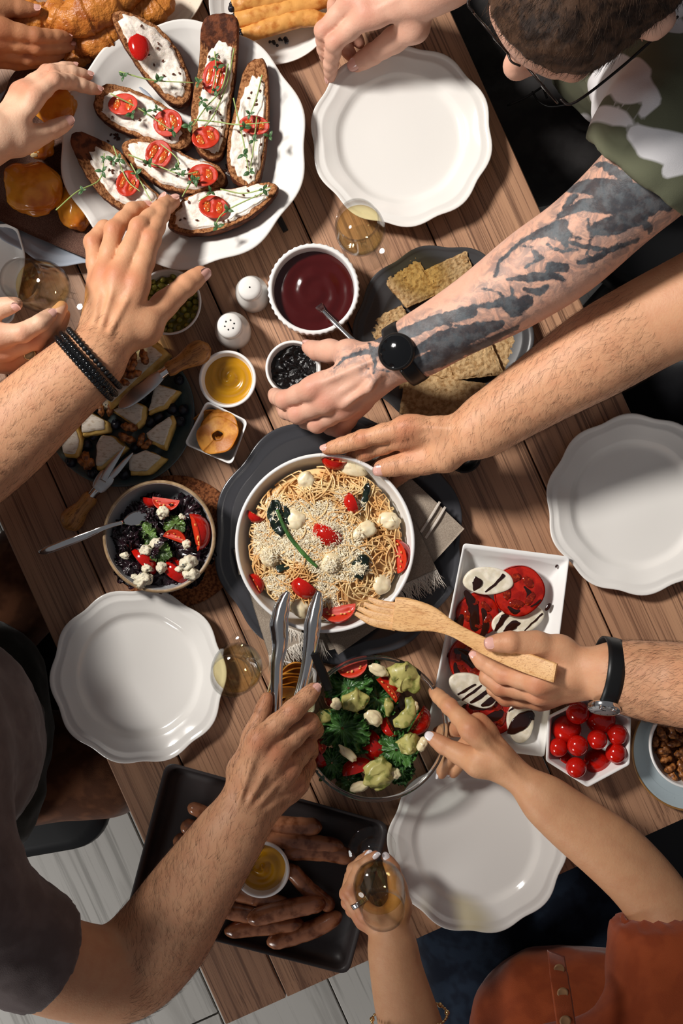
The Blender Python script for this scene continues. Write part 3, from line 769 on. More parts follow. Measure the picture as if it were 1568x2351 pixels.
for lab, pts, h, tl in [('crispbread slice just under the smartwatch, half hidden', [(905, 855), (950, 840), (975, 900), (890, 905)], .012, 0),
                        ('crispbread slice at the far right tip of the dark plate', [(1240, 701), (1158, 858), (1096, 768), (1150, 690)], .012, .004),
                        ('crispbread slice above the smartwatch on the left side of the dark plate', [(922, 700), (962, 762), (866, 800), (835, 741)], .012, 0),
                        ('topmost left crispbread slice, nearest the wine glass', [(951, 574), (1006, 676), (934, 706), (873, 638)], .017, .003),
                        ('crispbread slice at the top right overlapping its neighbour', [(1071, 575), (1088, 622), (1002, 682), (976, 619)], .021, .002),
                        ('crispbread slice below the tattooed forearm between two others', [(1029, 806), (1047, 873), (950, 858), (940, 815)], .017, .003),
                        ('crispbread slice right of centre below the tattooed forearm', [(1118, 762), (1158, 859), (1047, 873), (1020, 800)], .022, .003),
                        ('large front crispbread slice nearest the pasta bowl', [(931, 855), (1116, 880), (1094, 960), (917, 949)], .024, .003)]:
    cracker(lab, pts, h, tl)

# ------------------------------------------------------------------ dried apple rings
def apple_ring(label, px, py, h, r, tilt, rz, group, hole=0.26):
    c = P(px, py, h); R = PX(r, h); n = 48; t = np.linspace(0, 2 * np.pi, n + 1); k = np.linspace(hole, 1, 9); TT, K = np.meshgrid(t, k, indexing='ij')
    rr = K * R * (1 + 0.06 * np.sin(2 * TT + px) + 0.04 * np.sin(5 * TT + py)); X = rr * np.cos(TT); Y = rr * np.sin(TT); Z = 0.0018 * np.sin(3 * TT + px) * K ** 2 + 0.0015 * K ** 3
    V, F = sheet(X, Y, Z, 0.0022); V = V @ rotm(tilt[0], tilt[1], rz).T + A(c)
    o = obj('apple_ring', (V, F), M['apple'], origin=c); tag(o, label, 'dried fruit', group)


for i, (px, py, h, r, tl) in enumerate([(478, 965, .014, 34, (.9, .2)), (512, 985, .024, 46, (.25, .3)), (505, 990, .030, 47, (.2, .1)), (502, 992, .035, 47, (.1, .15)), (499, 1000, .041, 46, (.2, -.12))]):
    apple_ring(['dried apple ring standing on edge at the back of the square dish', 'lowest flat dried apple ring by the mustard bowl', 'second dried apple ring from the bottom of the stack', 'dried apple ring just below the top one', 'topmost dried apple ring with a dark core hole'][i], px, py, h, r, tl, i, 'dried apple rings in the square dish')
for i in range(6):
    apple_ring(['dried orange crisp at the back of the dish under the tongs', 'second dried orange crisp from the back under the tongs', 'third dried orange crisp from the back under the tongs', 'fourth dried orange crisp from the back under the tongs', 'fifth dried orange crisp from the back under the tongs', 'front dried orange crisp nearest the tong-holding hand'][i],
               672 - 4 * i, 1546 + 12 * i, .026 + .002 * i, 42, (0.95 - .05 * i, 0.2), 0.25, 'dried orange crisps under the tongs', 0.12)
# ------------------------------------------------------------------ tomatoes: prototypes
def face_mesh(seed):
    """cut face of a small tomato: firm wall, cross, two jelly chambers with seeds (unit radius)"""
    def hf(x, y):
        r = np.hypot(x, y); ch = np.exp(-(((np.abs(x) - 0.42) / 0.26) ** 4 + (y / 0.55) ** 4)); return -0.10 * ch + 0.03 * vn(np.stack([x, y, 0 * x], -1), 4, seed) * (r < 0.95)
    return pool(Vector((0, 0, 0.02)), 0.985, hf, 12, 40, 0.06)


def half_parts(seed):
    skin = loft(circ(40), [(0, -0.72), (0.4, -0.66), (0.72, -0.5), (0.92, -0.26), (1.0, -0.02), (0.985, 0.03)], cen=(0, 0)); skin = (skin[0], skin[1][:-40]); g = random.Random(seed)
    jel, sd = [], []
    for s in (-1, 1):
        V, F = ball(0.24, 0.5, 0.06, 16, 8, 0.1, 2, seed); jel.append((V + A((s * 0.42, 0, -0.03)), F))
        for k in range(7):
            V, F = ball(0.045, 0.085, 0.035, 8, 5); sd.append(xf((V, F), (s * 0.42 + g.uniform(-.15, .15), g.uniform(-.4, .4), 0.03), g.uniform(-.8, .8)))
    return mk('tomato_half', *skin), mk('flesh', *face_mesh(seed)), mk('seed_jelly', *join(*jel)), mk('seeds', *join(*sd))


HALF = [half_parts(k) for k in range(3)]
for hp in HALF:
    for me, m in zip(hp, ('tomato', 'tomflesh', 'tomjelly', 'tomseed')): me.materials.append(M[m])


def tomato_half(parent, px, py, rx, ry, ang, h, tilt=(0, 0), skin_up=False, label=None, cat='tomato', group=None, name='tomato_half'):
    p = P(px, py, h); hp = HALF[int(px) % 3]
    if name == 'tomato_half' and parent is not None: p.z += float(rise(p.x, p.y))
    rot = Matrix.Rotation(math.radians(-ang), 3, 'Z') @ Matrix.Rotation(tilt[1], 3, 'Y') @ Matrix.Rotation(tilt[0] + (math.pi if skin_up else 0), 3, 'X')
    rx_, ry_ = PX(rx, h), PX(ry, h); o = put(name, hp[0], p, rot.to_euler(), (rx_, ry_, min(rx_, ry_) * 0.8), parent)
    if parent is None: tag(o, label, cat, group)
    if not skin_up:
        lst = [('flesh', hp[1], o)]
        f = bpy.data.objects.new('flesh', hp[1]); COL.objects.link(f); f.parent = o
        if parent is None:
            for nm, me in (('seed_jelly', hp[2]), ('seeds', hp[3])): q = bpy.data.objects.new(nm, me); COL.objects.link(q); q.parent = f
        else:
            j = bpy.data.objects.new('seed_jelly', hp[2]); COL.objects.link(j); j.parent = o
            j = bpy.data.objects.new('seeds', hp[3]); COL.objects.link(j); j.parent = o; j['kind'] = 'stuff'
    return o


def wedge_parts(seed, half=0.62):
    lat = np.linspace(-1.5, 1.5, 15); lon = np.linspace(-half, half, 11); LA, LO = np.meshgrid(lat, lon, indexing='ij')
    w = 1 + 0.04 * np.cos(5 * LO); V = np.stack([np.cos(LA) * np.sin(LO) * w, np.sin(LA) * 1.05, np.cos(LA) * np.cos(LO) * w], -1).reshape(-1, 3); F = grid(15, 11)
    fv, ff, sv = [], [], []; g = random.Random(seed)
    for s in (-1, 1):
        rr = np.linspace(0, 1, 9); LA2, RR = np.meshgrid(lat, rr, indexing='ij'); a = s * half
        dep = 0.13 * np.exp(-((RR - 0.52) / 0.2) ** 4) * (np.abs(LA2) < 1.0); rad = np.cos(LA2) * RR * 0.995
        nx, nz = -s * math.cos(a), s * math.sin(a) * s
        X = rad * math.sin(a) - s * dep * math.cos(a); Z = rad * math.cos(a) + dep * abs(math.sin(a)); Y = np.sin(LA2) * 1.05
        fv.append((np.stack([X, Y, Z], -1).reshape(-1, 3), grid(15, 9) if s < 0 else grid(15, 9)[:, ::-1]))
        for k in range(6):
            r_, l_ = g.uniform(.4, .65), g.uniform(-.8, .8); q = A((math.cos(l_) * r_ * math.sin(a), math.sin(l_), math.cos(l_) * r_ * math.cos(a)))
            V2, F2 = ball(0.05, 0.09, 0.05, 7, 5); sv.append((V2 + q - A((s * 0.05 * math.cos(a), 0, 0)), F2))
    return mk('tomato_wedge', V, F), mk('flesh', *join(*fv)), mk('seeds', *join(*sv))


WEDGE = [wedge_parts(k, 0.55 + 0.1 * k) for k in range(3)]
for hp in WEDGE:
    for me, m in zip(hp, ('tomato', 'tomflesh', 'tomseed')): me.materials.append(M[m])


def tomato_wedge(label, group, px, py, r, ang, roll, h, pitch=0.0, yscale=1.0, name='tomato_wedge'):
    """ang: direction of the wedge's length in the photo (degrees, clockwise from right); roll 0 = skin up, pi = skin down, +-1.6 = on its side"""
    hp = WEDGE[int(px + py) % 3]; R = PX(r, h); p = P(px, py, h)
    rot = Matrix.Rotation(math.radians(-ang - 90), 3, 'Z') @ Matrix.Rotation(pitch, 3, 'X') @ Matrix.Rotation(roll, 3, 'Y')
    o = bpy.data.objects.new(name, hp[0]); COL.objects.link(o); o.rotation_euler = rot.to_euler(); o.scale = (R, R * yscale, R)
    o.location = p - rot @ Vector((0, 0, 0.55 * R)); tag(o, label, 'tomato', group)
    f = bpy.data.objects.new('flesh', hp[1]); COL.objects.link(f); f.parent = o
    s = bpy.data.objects.new('seeds', hp[2]); COL.objects.link(s); s.parent = f; s['kind'] = 'stuff'
    return o


# ------------------------------------------------------------------ bruschetta
def leaf_mesh(w=0.0045, l=0.008):
    t = np.linspace(0, 1, 7); s = np.linspace(-1, 1, 5); TT, SS = np.meshgrid(t, s, indexing='ij'); wd = np.sin(np.pi * TT ** 0.8) * w / 2 + 1e-5
    return sheet(SS * wd, TT * l, 0.0008 * (1 - SS ** 2) + 0.0018 * np.sin(TT * 2.4), 0.0003)


LEAFM = mk('leaf', *leaf_mesh()); LEAFM.materials.append(M['leaf'])


def sprout(parent, pts, h, leaves, seed):
    g = random.Random(seed); w = [P(x, y, h + 0.004 * math.sin(i * 1.7 + seed)) for i, (x, y) in enumerate(pts)]
    w = [q + Vector((0, 0, float(rise(q.x, q.y)))) for q in w]; o = obj('sprout', tube(w, [0.0009] * (len(w) - 1) + [0.0006], 7, 16), M['stem'], parent)
    for x, y in leaves:
        a0 = g.uniform(0, 6.28)
        for k in range(3):
            pq = P(x, y, h + 0.004); pq.z += float(rise(pq.x, pq.y)); q = put('leaf', LEAFM, pq, (g.uniform(-.5, .5), g.uniform(-.5, .5), a0 + k * 2.0 + g.uniform(-.4, .4)), g.uniform(.8, 1.35)); q.parent = o; q.location = q.location - ORG[o.name]
    return o


def curd(poly, h, seed, parent):
    """lumpy spread: outline already in world XY"""
    n = len(poly); cen = poly.mean(0); prof = []
    jit = 1 + 0.07 * vn(np.hstack([poly * 1, np.zeros((n, 1))]), 160, seed) + 0.05 * vn(np.hstack([poly, np.zeros((n, 1))]), 420, seed + 5)
    pl = cen + (poly - cen) * jit[:, None]; Rs = []
    for s, z in [(1.0, -0.003), (1.0, 0.0005), (0.97, 0.002), (0.92, 0.003)] + [(k / 12, 0.0034) for k in range(11, 0, -1)]:
        q = cen + (pl - cen) * s; p3 = np.hstack([q, np.zeros((n, 1))])
        zz = T + h + z + (0.0016 * vn(p3, 210, seed) + 0.0009 * vn(p3, 560, seed + 1)) * (z > 0.001); Rs.append(np.hstack([q, zz[:, None]]))
    return obj('cheese_spread', lifted(rings(Rs)), M['cream_cheese'], parent)


BR = [
    ('topmost bruschetta slice with one whole-skinned tomato half', [(268, 66), (285, 50), (330, 62), (375, 85), (412, 122), (437, 175), (441, 215), (425, 242), (395, 240), (365, 215), (322, 165), (287, 115)], (0, -3, .82), [(325, 118, 24, 37, -8, True)],
     [([(277, 170), (350, 184), (445, 190)], [(285, 178), (362, 186), (455, 190)])]),
    ('upright bruschetta slice with a bare dark crust end at its top', [(470, 75), (500, 55), (545, 60), (553, 88), (546, 150), (532, 230), (526, 300), (510, 358), (485, 370), (455, 350), (438, 300), (440, 230), (456, 150)], (0, 24, .72), [(491, 176, 27, 38, 15, False), (472, 315, 33, 28, -25, False)],
     [([(495, 125), (496, 165), (486, 215)], [(495, 138), (500, 158)]), ([(525, 150), (508, 205), (470, 250), (436, 300)], [(495, 206), (465, 230)]), ([(541, 125), (522, 190), (492, 262), (470, 292)], [(475, 247)]), ([(445, 275), (500, 280), (545, 286), (620, 285)], [(434, 288), (560, 291)])]),
    ('narrow bruschetta slice at the right of the platter', [(558, 172), (592, 150), (616, 168), (619, 260), (607, 370), (590, 427), (555, 428), (526, 400), (520, 330), (540, 240)], (0, 10, .80), [(584, 287, 35, 22, 5, False)],
     [([(604, 185), (590, 225), (574, 262)], [(574, 262)]), ([(536, 225), (551, 290), (562, 340), (572, 402)], [(560, 355), (574, 395)]), ([(590, 268), (583, 330), (575, 388)], [(582, 322), (620, 316)])]),
    ('bruschetta slice at the upper left of the platter with two tomato pieces', [(219, 240), (240, 204), (275, 198), (320, 210), (370, 235), (402, 260), (432, 290), (441, 328), (410, 346), (340, 326), (270, 296), (228, 271)], (0, 0, .82), [(282, 239, 36, 27, 5, False), (385, 282, 34, 31, -15, False)],
     [([(255, 217), (320, 250), (396, 301)], [(336, 256), (361, 250), (397, 300), (303, 262)])]),
    ('bruschetta slice at the lower left with a bare crust end', [(171, 333), (186, 312), (230, 320), (275, 345), (302, 380), (342, 425), (371, 452), (366, 470), (330, 481), (285, 486), (240, 460), (205, 415), (180, 366)], (14, 10, .74), [(293, 421, 26, 32, 20, False)],
     [([(145, 500), (190, 455), (232, 415), (240, 352)], [(200, 450), (236, 395), (241, 365)]), ([(260, 335), (290, 410), (322, 440)], [(260, 368), (275, 365)]), ([(300, 375), (330, 430), (352, 472)], [(312, 400)])]),
    ('middle bruschetta slice between the two lower ones with two tomato pieces', [(277, 332), (300, 317), (340, 320), (400, 340), (450, 365), (497, 376), (520, 402), (516, 426), (480, 440), (430, 446), (370, 430), (320, 395), (288, 362)], (0, 0, .84), [(364, 354, 30, 33, 30, False), (466, 402, 35, 28, -8, False)],
     [([(295, 355), (360, 380), (415, 400), (455, 394)], [(342, 376), (416, 401), (450, 412)]), ([(365, 327), (405, 362), (411, 388)], [(405, 388)]), ([(445, 408), (425, 440), (418, 452)], [(440, 415)])]),
    ('lowest bruschetta slice, pointing right above the reaching fingers', [(385, 510), (396, 480), (430, 450), (480, 435), (540, 431), (600, 420), (635, 430), (641, 450), (620, 476), (570, 511), (500, 536), (430, 541), (391, 527)], (0, -2, .84), [(490, 475, 34, 28, 5, False)],
     [([(506, 434), (560, 445), (626, 440)], [(606, 442)]), ([(622, 446), (525, 482), (500, 510), (502, 528)], [(523, 485), (502, 528)]), ([(490, 440), (455, 462)], [(484, 440)])])]
PZ = 0.014 + 0.0085
_pc, _pR = DISH['platter']
def rise(x, y):                          # how far the platter climbs above its flat well at a point
    d = np.hypot(np.asarray(x, float) - _pc.x, np.asarray(y, float) - _pc.y) / _pR
    return np.interp(d, [0, .60, .70, .74, .80, .86, .93, 1.0, 1.1], [0, 0, .004, .009, .017, .024, .031, .034, .036])


def lifted(VF):
    V, F = VF; V = V.copy(); V[:, 2] += rise(V[:, 0], V[:, 1]); return V, F
for i, (lab, pl, (dx, dy, sc_), toms, sps) in enumerate(BR):
    h = 0.050; poly = poly_px(pl, h - 0.004, 64); cen = poly.mean(0); r = thing('bruschetta', lab, 'bruschetta', (cen[0], cen[1], T + PZ))
    Rs = []
    for s, z, b in [(0.5, PZ, 0), (0.86, PZ, 0), (0.96, PZ + .004, 1), (1.0, PZ + .014, 1), (0.99, 0.043, 1), (0.965, 0.0465, 1), (0.93, 0.0475, 1)] + [(k / 8 * 0.9, 0.0478, 1) for k in range(8, 0, -1)]:
        q = cen + (poly - cen) * s; p3 = np.hstack([q, np.full((len(q), 1), z)]); q = q + (b * 0.0011 * vn(p3, 260, i))[:, None] * (q - cen) / np.linalg.norm(q - cen, axis=1)[:, None]
        Rs.append(np.hstack([q, (T + z + b * 0.0007 * vn(p3, 420, i + 3) * (z > .04))[:, None]]))
    V, F = rings(Rs); o = obj('bread', lifted((V, F)), [M['breadcrust'], M['crumb']], r)
    zf = V[np.maximum(F, 0)].mean(1)[:, 2]; mi = (zf > T + 0.0462).astype(np.int32)
    if i in (1, 4):
        ax = A(P(*( (505, 80) if i == 1 else (195, 335)), h)[:2]); fc = V[np.maximum(F, 0)].mean(1)[:, :2]; mi[np.linalg.norm(fc - ax, axis=1) < PX(52 if i == 1 else 42, h)] = 0
    o.data.polygons.foreach_set('material_index', mi)
    off = A(P(784 + dx, 1175.5 + dy, 0)[:2]); curd(cen + off + (poly - cen) * sc_, 0.0475, i, r)
    for (x, y, rx, ry, an, su) in toms:
        t_ = tomato_half(r, x, y, rx, ry, an, 0.060 if not su else 0.052, (rnd.uniform(-.2, .2), rnd.uniform(-.2, .2)), su)
    for k, (pts, lv) in enumerate(sps): sprout(r, pts, 0.064, lv, i * 7 + k)
    sd = []; g = random.Random(i)
    for k in range(16):
        q = cen + off + (poly[g.randrange(64)] - cen) * sc_ * g.uniform(.2, .95); sd.append(xf(ball(0.0014, 0.0024, 0.0007, 8, 5), (q[0], q[1], T + 0.0525 + float(rise(q[0], q[1]))), g.uniform(0, 6)))
    obj('flax_seeds', join(*sd), M['flax'], r, kind='stuff')
sd = []
for k in range(20):
    x, y = rnd.choice([(258, 318), (522, 388), (268, 325)]); q = P(x + rnd.uniform(-12, 12), y + rnd.uniform(-9, 9), 0.023); sd.append(xf(ball(0.0014, 0.0024, 0.0007, 8, 5), q, rnd.uniform(0, 6)))
tag(obj('loose_flax_seeds', join(*sd), M['flax']), 'loose brown seeds scattered on the white bruschetta platter', 'seeds', kind='stuff')


# ------------------------------------------------------------------ pastries at the top left
def cloth_px(name, corners, h, m, nu=40, nv=40, th=0.0016, amp=0.0015, seed=0, zf=None, parent=None):
    a, b, d, e = [A(P(x, y, h)[:2]) for x, y in corners]; s, q = np.meshgrid(np.linspace(0, 1, nu), np.linspace(0, 1, nv), indexing='ij')
    xy = [((1 - s) * (1 - q))[..., None] * a + (s * (1 - q))[..., None] * b + (s * q)[..., None] * d + ((1 - s) * q)[..., None] * e][0]
    p3 = np.concatenate([xy, 0 * s[..., None]], -1); Z = T + h + amp * vn(p3, 26, seed) + amp * 0.4 * vn(p3, 70, seed + 1)
    if zf is not None: Z = Z + zf(xy[..., 0], xy[..., 1])
    return obj(name, sheet(xy[..., 0], xy[..., 1], Z, th), m, parent)


bc, bR = DISH['blue']
def over_plate(x, y):
    d = np.hypot(x - bc.x, y - bc.y) / bR; return np.where(d < 1.0, -0.006 * np.clip(1 - d / 0.9, 0, 1) ** .5, -0.02 * np.clip((d - 1.0) / 0.22, 0, 1))
nap = cloth_px('napkin', [(30, 158), (230, 100), (222, 604), (-90, 468)], 0.029, M['brownlinen'], amp=0.004, seed=3, zf=over_plate); tag(nap, 'dark brown linen napkin lying under the glazed buns', 'napkin')


def croissant(label, pts, h, flaky=0.0, seed=0):
    n = 90; p = spl(A([[*P(x, y, h + dz)] + [PX(r, h)] for x, y, r, dz in pts]), n); t = np.linspace(0, 1, n)
    seg = (t * 3.6 + .3) % 1.0; rad = p[:, 3] * (0.95 + 0.10 * np.sqrt(seg))
    V, F = tube(p[:, :3], rad, 40, flat=0.85); q = V - V.mean(0)
    d = 0.0022 * vn(V + seed, 70, seed) + 0.0012 * vn(V + seed, 190, seed + 1) + 0.0006 * vn(V + seed, 420, seed + 2) + flaky * np.maximum(0, vn(V, 160, seed + 4)) * 0.004
    V = V + d[:, None] * q / np.linalg.norm(q, axis=1)[:, None]
    o = obj('croissant', (V, F), M['croissant']); tag(o, label, 'croissant'); return o


croissant('flaky torn croissant touched by the hand at the top left corner', [(-30, 10, 30, -.01), (20, 40, 42, 0), (80, 52, 44, 0), (120, 60, 30, -.006), (140, 72, 12, -.02)], 0.062, 1.0, 1)
croissant('largest golden croissant at the top edge, left of the platter', [(112, 10, 24, 0), (150, 42, 40, 0), (205, 28, 48, 0), (262, -4, 46, 0), (320, -50, 34, 0)], 0.066, 0.2, 2)
croissant('golden croissant tucked between the large one and the platter rim', [(165, 96, 18, -.01), (205, 96, 36, 0), (250, 74, 44, 0), (300, 40, 38, 0), (335, 0, 20, 0)], 0.042, 0.2, 3)
croissant('croissant at the top edge right above the topmost bruschetta', [(272, 10, 28, 0), (315, 22, 36, 0), (352, 18, 38, 0), (385, -14, 28, 0)], 0.040, 0.1, 4)
croissant('small dark croissant in shadow between hand and platter', [(140, 128, 16, 0), (180, 135, 25, 0), (222, 112, 20, 0)], 0.022, 0.1, 5)


def bun(label, px, py, rx, ry, ang, h, seed, crack=None):
    p = P(px, py, h); V, F = ball(PX(rx, h), PX(ry, h), PX(min(rx, ry), h) * 0.62, 44, 26, 0.16, 1.5, seed)
    r = obj('bun', xf((V, F), p, math.radians(-ang)), M['bun'], origin=p); tag(r, label, 'bun', 'glazed buns on the brown napkin')
    if crack:
        q = P(*crack, h); V, F = ball(PX(16, h), PX(13, h), PX(12, h), 24, 16, 0.25, 3, seed + 3); obj('crumb', (V + A(q), F), M['bunpale'], r, label='pale torn crumb')
    return r


bun('large shiny bun at the left edge below the reaching hand', 76, 434, 68, 62, 20, 0.052, 1)
bun('orange glazed bun framed between thumb and fingers', 128, 246, 48, 42, -30, 0.050, 2)
bun('dark glazed bun partly under the platter rim', 170, 478, 40, 54, -20, 0.036, 3)
bun('torn bun with pale crumb just under the thumb', 92, 332, 32, 34, 10, 0.050, 4, (86, 352))

# ------------------------------------------------------------------ rolled pancakes
def roll(label, pts, r, h, seed, berry=None):
    w = [P(x, y, h) for x, y in pts]; V, F = tube(w, [PX(r * .80, h)] + [PX(r, h)] * (len(w) - 2) + [PX(r * .72, h)], 28, 40, flat=0.8)
    d = V - V.mean(0); V = V + (0.0012 * vn(V, 120, seed) + .0006 * vn(V, 300, seed))[:, None] * A((0, 0, 1)) + 0.0008 * vn(V, 200, seed + 2)[:, None] * A((1, 1, 0))
    o = obj('rolled_pancake', (V, F), M['pancake']); tag(o, label, 'pancake')
    d0 = A(w[1]) - A(w[0]); d0 /= np.linalg.norm(d0); fl_ = []
    for k in range(7): fl_.append(xf(ball(0.0042, amp=.15, seed=k), A(w[0]) - d0 * 0.002 + A((rnd.uniform(-.004, .004), rnd.uniform(-.006, .006), rnd.uniform(-.003, .004)))))
    obj('berry_filling', join(*fl_), M['berry'], o, label='dark berry filling at the open end')


roll('top rolled pancake cut off by the upper picture edge', [(533, 14), (580, 2), (640, -8), (700, -22)], 22, .034, 1)
roll('middle rolled pancake with dark filling at its left end', [(541, 46), (600, 34), (680, 16), (768, -6)], 23, .030, 2)
roll('lower rolled pancake with a crumbled middle, nearest the platter', [(557, 82), (620, 62), (690, 42), (752, 46)], 21, .030, 3)
cr = []
for k in range(12): cr.append(xf(ball(rnd.uniform(.0012, .003), amp=.2, seed=k), P(640 + rnd.uniform(-24, 18), 96 + rnd.uniform(-8, 9), .010)))
tag(obj('berry_crumbs', join(*cr), M['berry']), 'dark berry crumbs spilled on the pancake plate', 'crumbs', kind='stuff')

# ------------------------------------------------------------------ cheese plate
def cheese(label, pts, h, th, seed, body='paste', rind=True, smooth=3):
    """wedge: soft paste body with a white rind lid"""
    poly = rpoly(A([P(x, y, h)[:2] for x, y in pts]), 0.0028, 3); poly = np.vstack([np.linspace(poly[i], poly[(i + 1) % len(poly)], 4, endpoint=False) for i in range(len(poly))]); n = len(poly)
    cen = poly.mean(0); z0 = h - th
    g_ = random.Random(seed); ro = A((-.0022 + g_.uniform(-.0012, .0012), .0024 + g_.uniform(-.0012, .0012))) if rind else A((0, 0))
    def mkr(prof, amp, off=0.0):
        Rs = []
        for s, z in prof:
            q = cen + (poly - cen) * s + ro * off; p3 = np.hstack([q, np.full((n, 1), z)]); q = q + amp * 0.0010 * np.stack([vn(p3, 170, seed), vn(p3, 170, seed + 1)], 1)
            Rs.append(np.hstack([q, (T + z + amp * 0.0009 * vn(p3, 190, seed + 2) * (z > z0 + .004))[:, None]]))
        return rings(Rs)
    o = obj('cheese_wedge', mkr([(0.4, z0), (1.0, z0), (1.06, z0 + 0.3 * th), (1.05, z0 + 0.7 * th), (0.99, h - 0.0022), (0.88, h - 0.0012), (0.5, h - 0.001)], 1.3), M[body]); tag(o, label, 'cheese')
    if rind: obj('rind', mkr([(0.86, h - 0.0035), (0.885, h - 0.0005), (0.86, h + 0.0008), (0.66, h + 0.0010), (0.35, h + 0.0009)], 1.1, 1.0), M['rind'], o, label='white mould rind')
    return o


for lab, pts, h, th in [('large white brie wedge topped with walnuts, knife lying along it', [(349, 780), (386, 815), (252, 939), (240, 884)], .042, .034),
                        ('brie wedge below the knife ferrule at the right', [(356, 880), (413, 899), (380, 936), (340, 952)], .032, .024), ('brie wedge in the middle of the plate under the knife tip', [(259, 944), (316, 924), (337, 936), (332, 968), (316, 984)], .032, .024),
                        ('brie wedge at the right side above the plate rim', [(333, 1000), (395, 954), (402, 971), (380, 1033), (344, 1015)], .032, .024), ('small brie wedge left of the middle, beside the blue cheese', [(190, 961), (206, 946), (249, 970), (250, 992), (190, 1002)], .032, .024),
                        ('upright brie piece at the far left showing its yellow side', [(141, 980), (174, 968), (189, 1014), (178, 1051), (146, 1046)], .034, .026), ('brie wedge pierced by the cheese fork tines', [(233, 999), (262, 1003), (293, 1030), (233, 1081), (219, 1078), (223, 1022)], .030, .022),
                        ('lowest brie wedge at the bottom right of the plate', [(296, 1050), (344, 1037), (382, 1054), (344, 1091), (299, 1091)], .030, .022)]:
    cheese(lab, pts, h, th, int(pts[0][0]))
cheese('blue cheese block under the bracelet wrist', [(200, 910), (237, 884), (252, 896), (249, 937), (213, 932)], .036, .028, 3, 'blue', False)
cheese('blue cheese piece nearest the forearm', [(168, 949), (198, 920), (215, 935), (182, 967)], .034, .026, 4, 'blue', False)
for i, (x, y, h, s, lab) in enumerate([(243, 940, .030, .9, 'walnut half between blue cheese and the knife tip'), (295, 993, .030, 1.1, 'round walnut half in the middle of the cheese plate'), (332, 1014, .026, .95, 'walnut beside the blueberry right of the middle'), (200, 1058, .027, 1.15, 'walnut half near the fork tines'),
                                       (304, 852, .052, 1.0, 'lower walnut on top of the big brie wedge'), (318, 822, .052, 1.05, 'upper walnut on top of the big brie wedge'), (283, 870, .052, .95, 'walnut on the big brie wedge next to the bracelet'), (300, 838, .058, .9, 'uppermost walnut piece in the pile on the brie')]):
    o = put('walnut', wm[i % 4], P(x, y, h), (rnd.uniform(-.4, .4), rnd.uniform(-.4, .4), i * 1.3), s); tag(o, lab, 'walnut')
bm = mk('blueberry', *join(ball(0.0078, 0.0078, 0.0072, 22, 14), lathe([(0.0018, 0.0068), (0.0030, 0.0070), (0.0034, 0.0078), (0.0026, 0.0074), (0.0016, 0.0069)], 12))); bm.materials.append(M['berry'])
BB = [(267, 975, 'left of the middle brie wedge'), (344, 968, 'lower one of the pair right of the middle wedge'), (364, 957, 'upper one of the pair right of the middle wedge'), (217, 999, 'under the small left brie wedge'), (198, 1022, 'between the two left brie pieces'), (312, 1028, 'beside the right fork tine tip'),
      (395, 939, 'left one of the trio at the right rim'), (421, 941, 'at the right rim, outermost of the trio'), (413, 967, 'lowest of the trio at the right rim'), (164, 1060, 'at the lower left rim alone'), (213, 1086, 'by the fork shank at the bottom'), (287, 1088, 'left of the lowest brie wedge'),
      (411, 872, 'near the knife handle ferrule'), (330, 913, 'tucked under the knife blade'), (240, 1016, 'hidden beside the pierced wedge'), (181, 1030, 'behind the upright left brie piece')]
for x, y, lab in BB:
    o = put('blueberry', bm, P(x, y, .018), (rnd.uniform(-.9, .9), rnd.uniform(-.9, .9), 0), rnd.uniform(.9, 1.1)); tag(o, 'dark blueberry on the cheese plate ' + lab, 'blueberry', 'blueberries on the cheese plate')


def bar(pts, wid, th, n=16, res=24, power=3.0):
    """flat swept strip: pts [(px, py, h)], half-widths in px, thickness ratio"""
    w = [P(*p) for p in pts]; return tube(w, [PX(r, p[2]) for r, p in zip(wid, pts)], n, res, flat=th, power=power)


def handle_set(name, label, cat, hpts, hw, fer):
    c = P(*hpts[0]); r = thing(name, label, cat, (c.x, c.y, T + .001))
    # wooden handle with its own axis along local x
    a, b = P(*hpts[0]), P(*hpts[-1]); L = (b - a).length; ang = math.atan2(b.y - a.y, b.x - a.x); rr = [PX(x, .03) for x in hw]
    V, F = tube([(L * t, 0, 0) for t in np.linspace(0, 1, len(rr))], rr, 24, 30, flat=0.8)
    hm = mk('handle', V, F); hm.materials.append(M['handlewood']); o = bpy.data.objects.new('handle', hm); COL.objects.link(o); o.parent = r
    o.matrix_parent_inverse = Matrix.Identity(4); d = (b - a).normalized(); o.location = a - r.location
    o.rotation_euler = (0, -math.asin(d.z), ang)
    obj('ferrule', tube([P(*p) for p in fer], [PX(12, .03), PX(11, .03), PX(12.5, .03)], 20), M['chrome'], r, sharp=40); return r


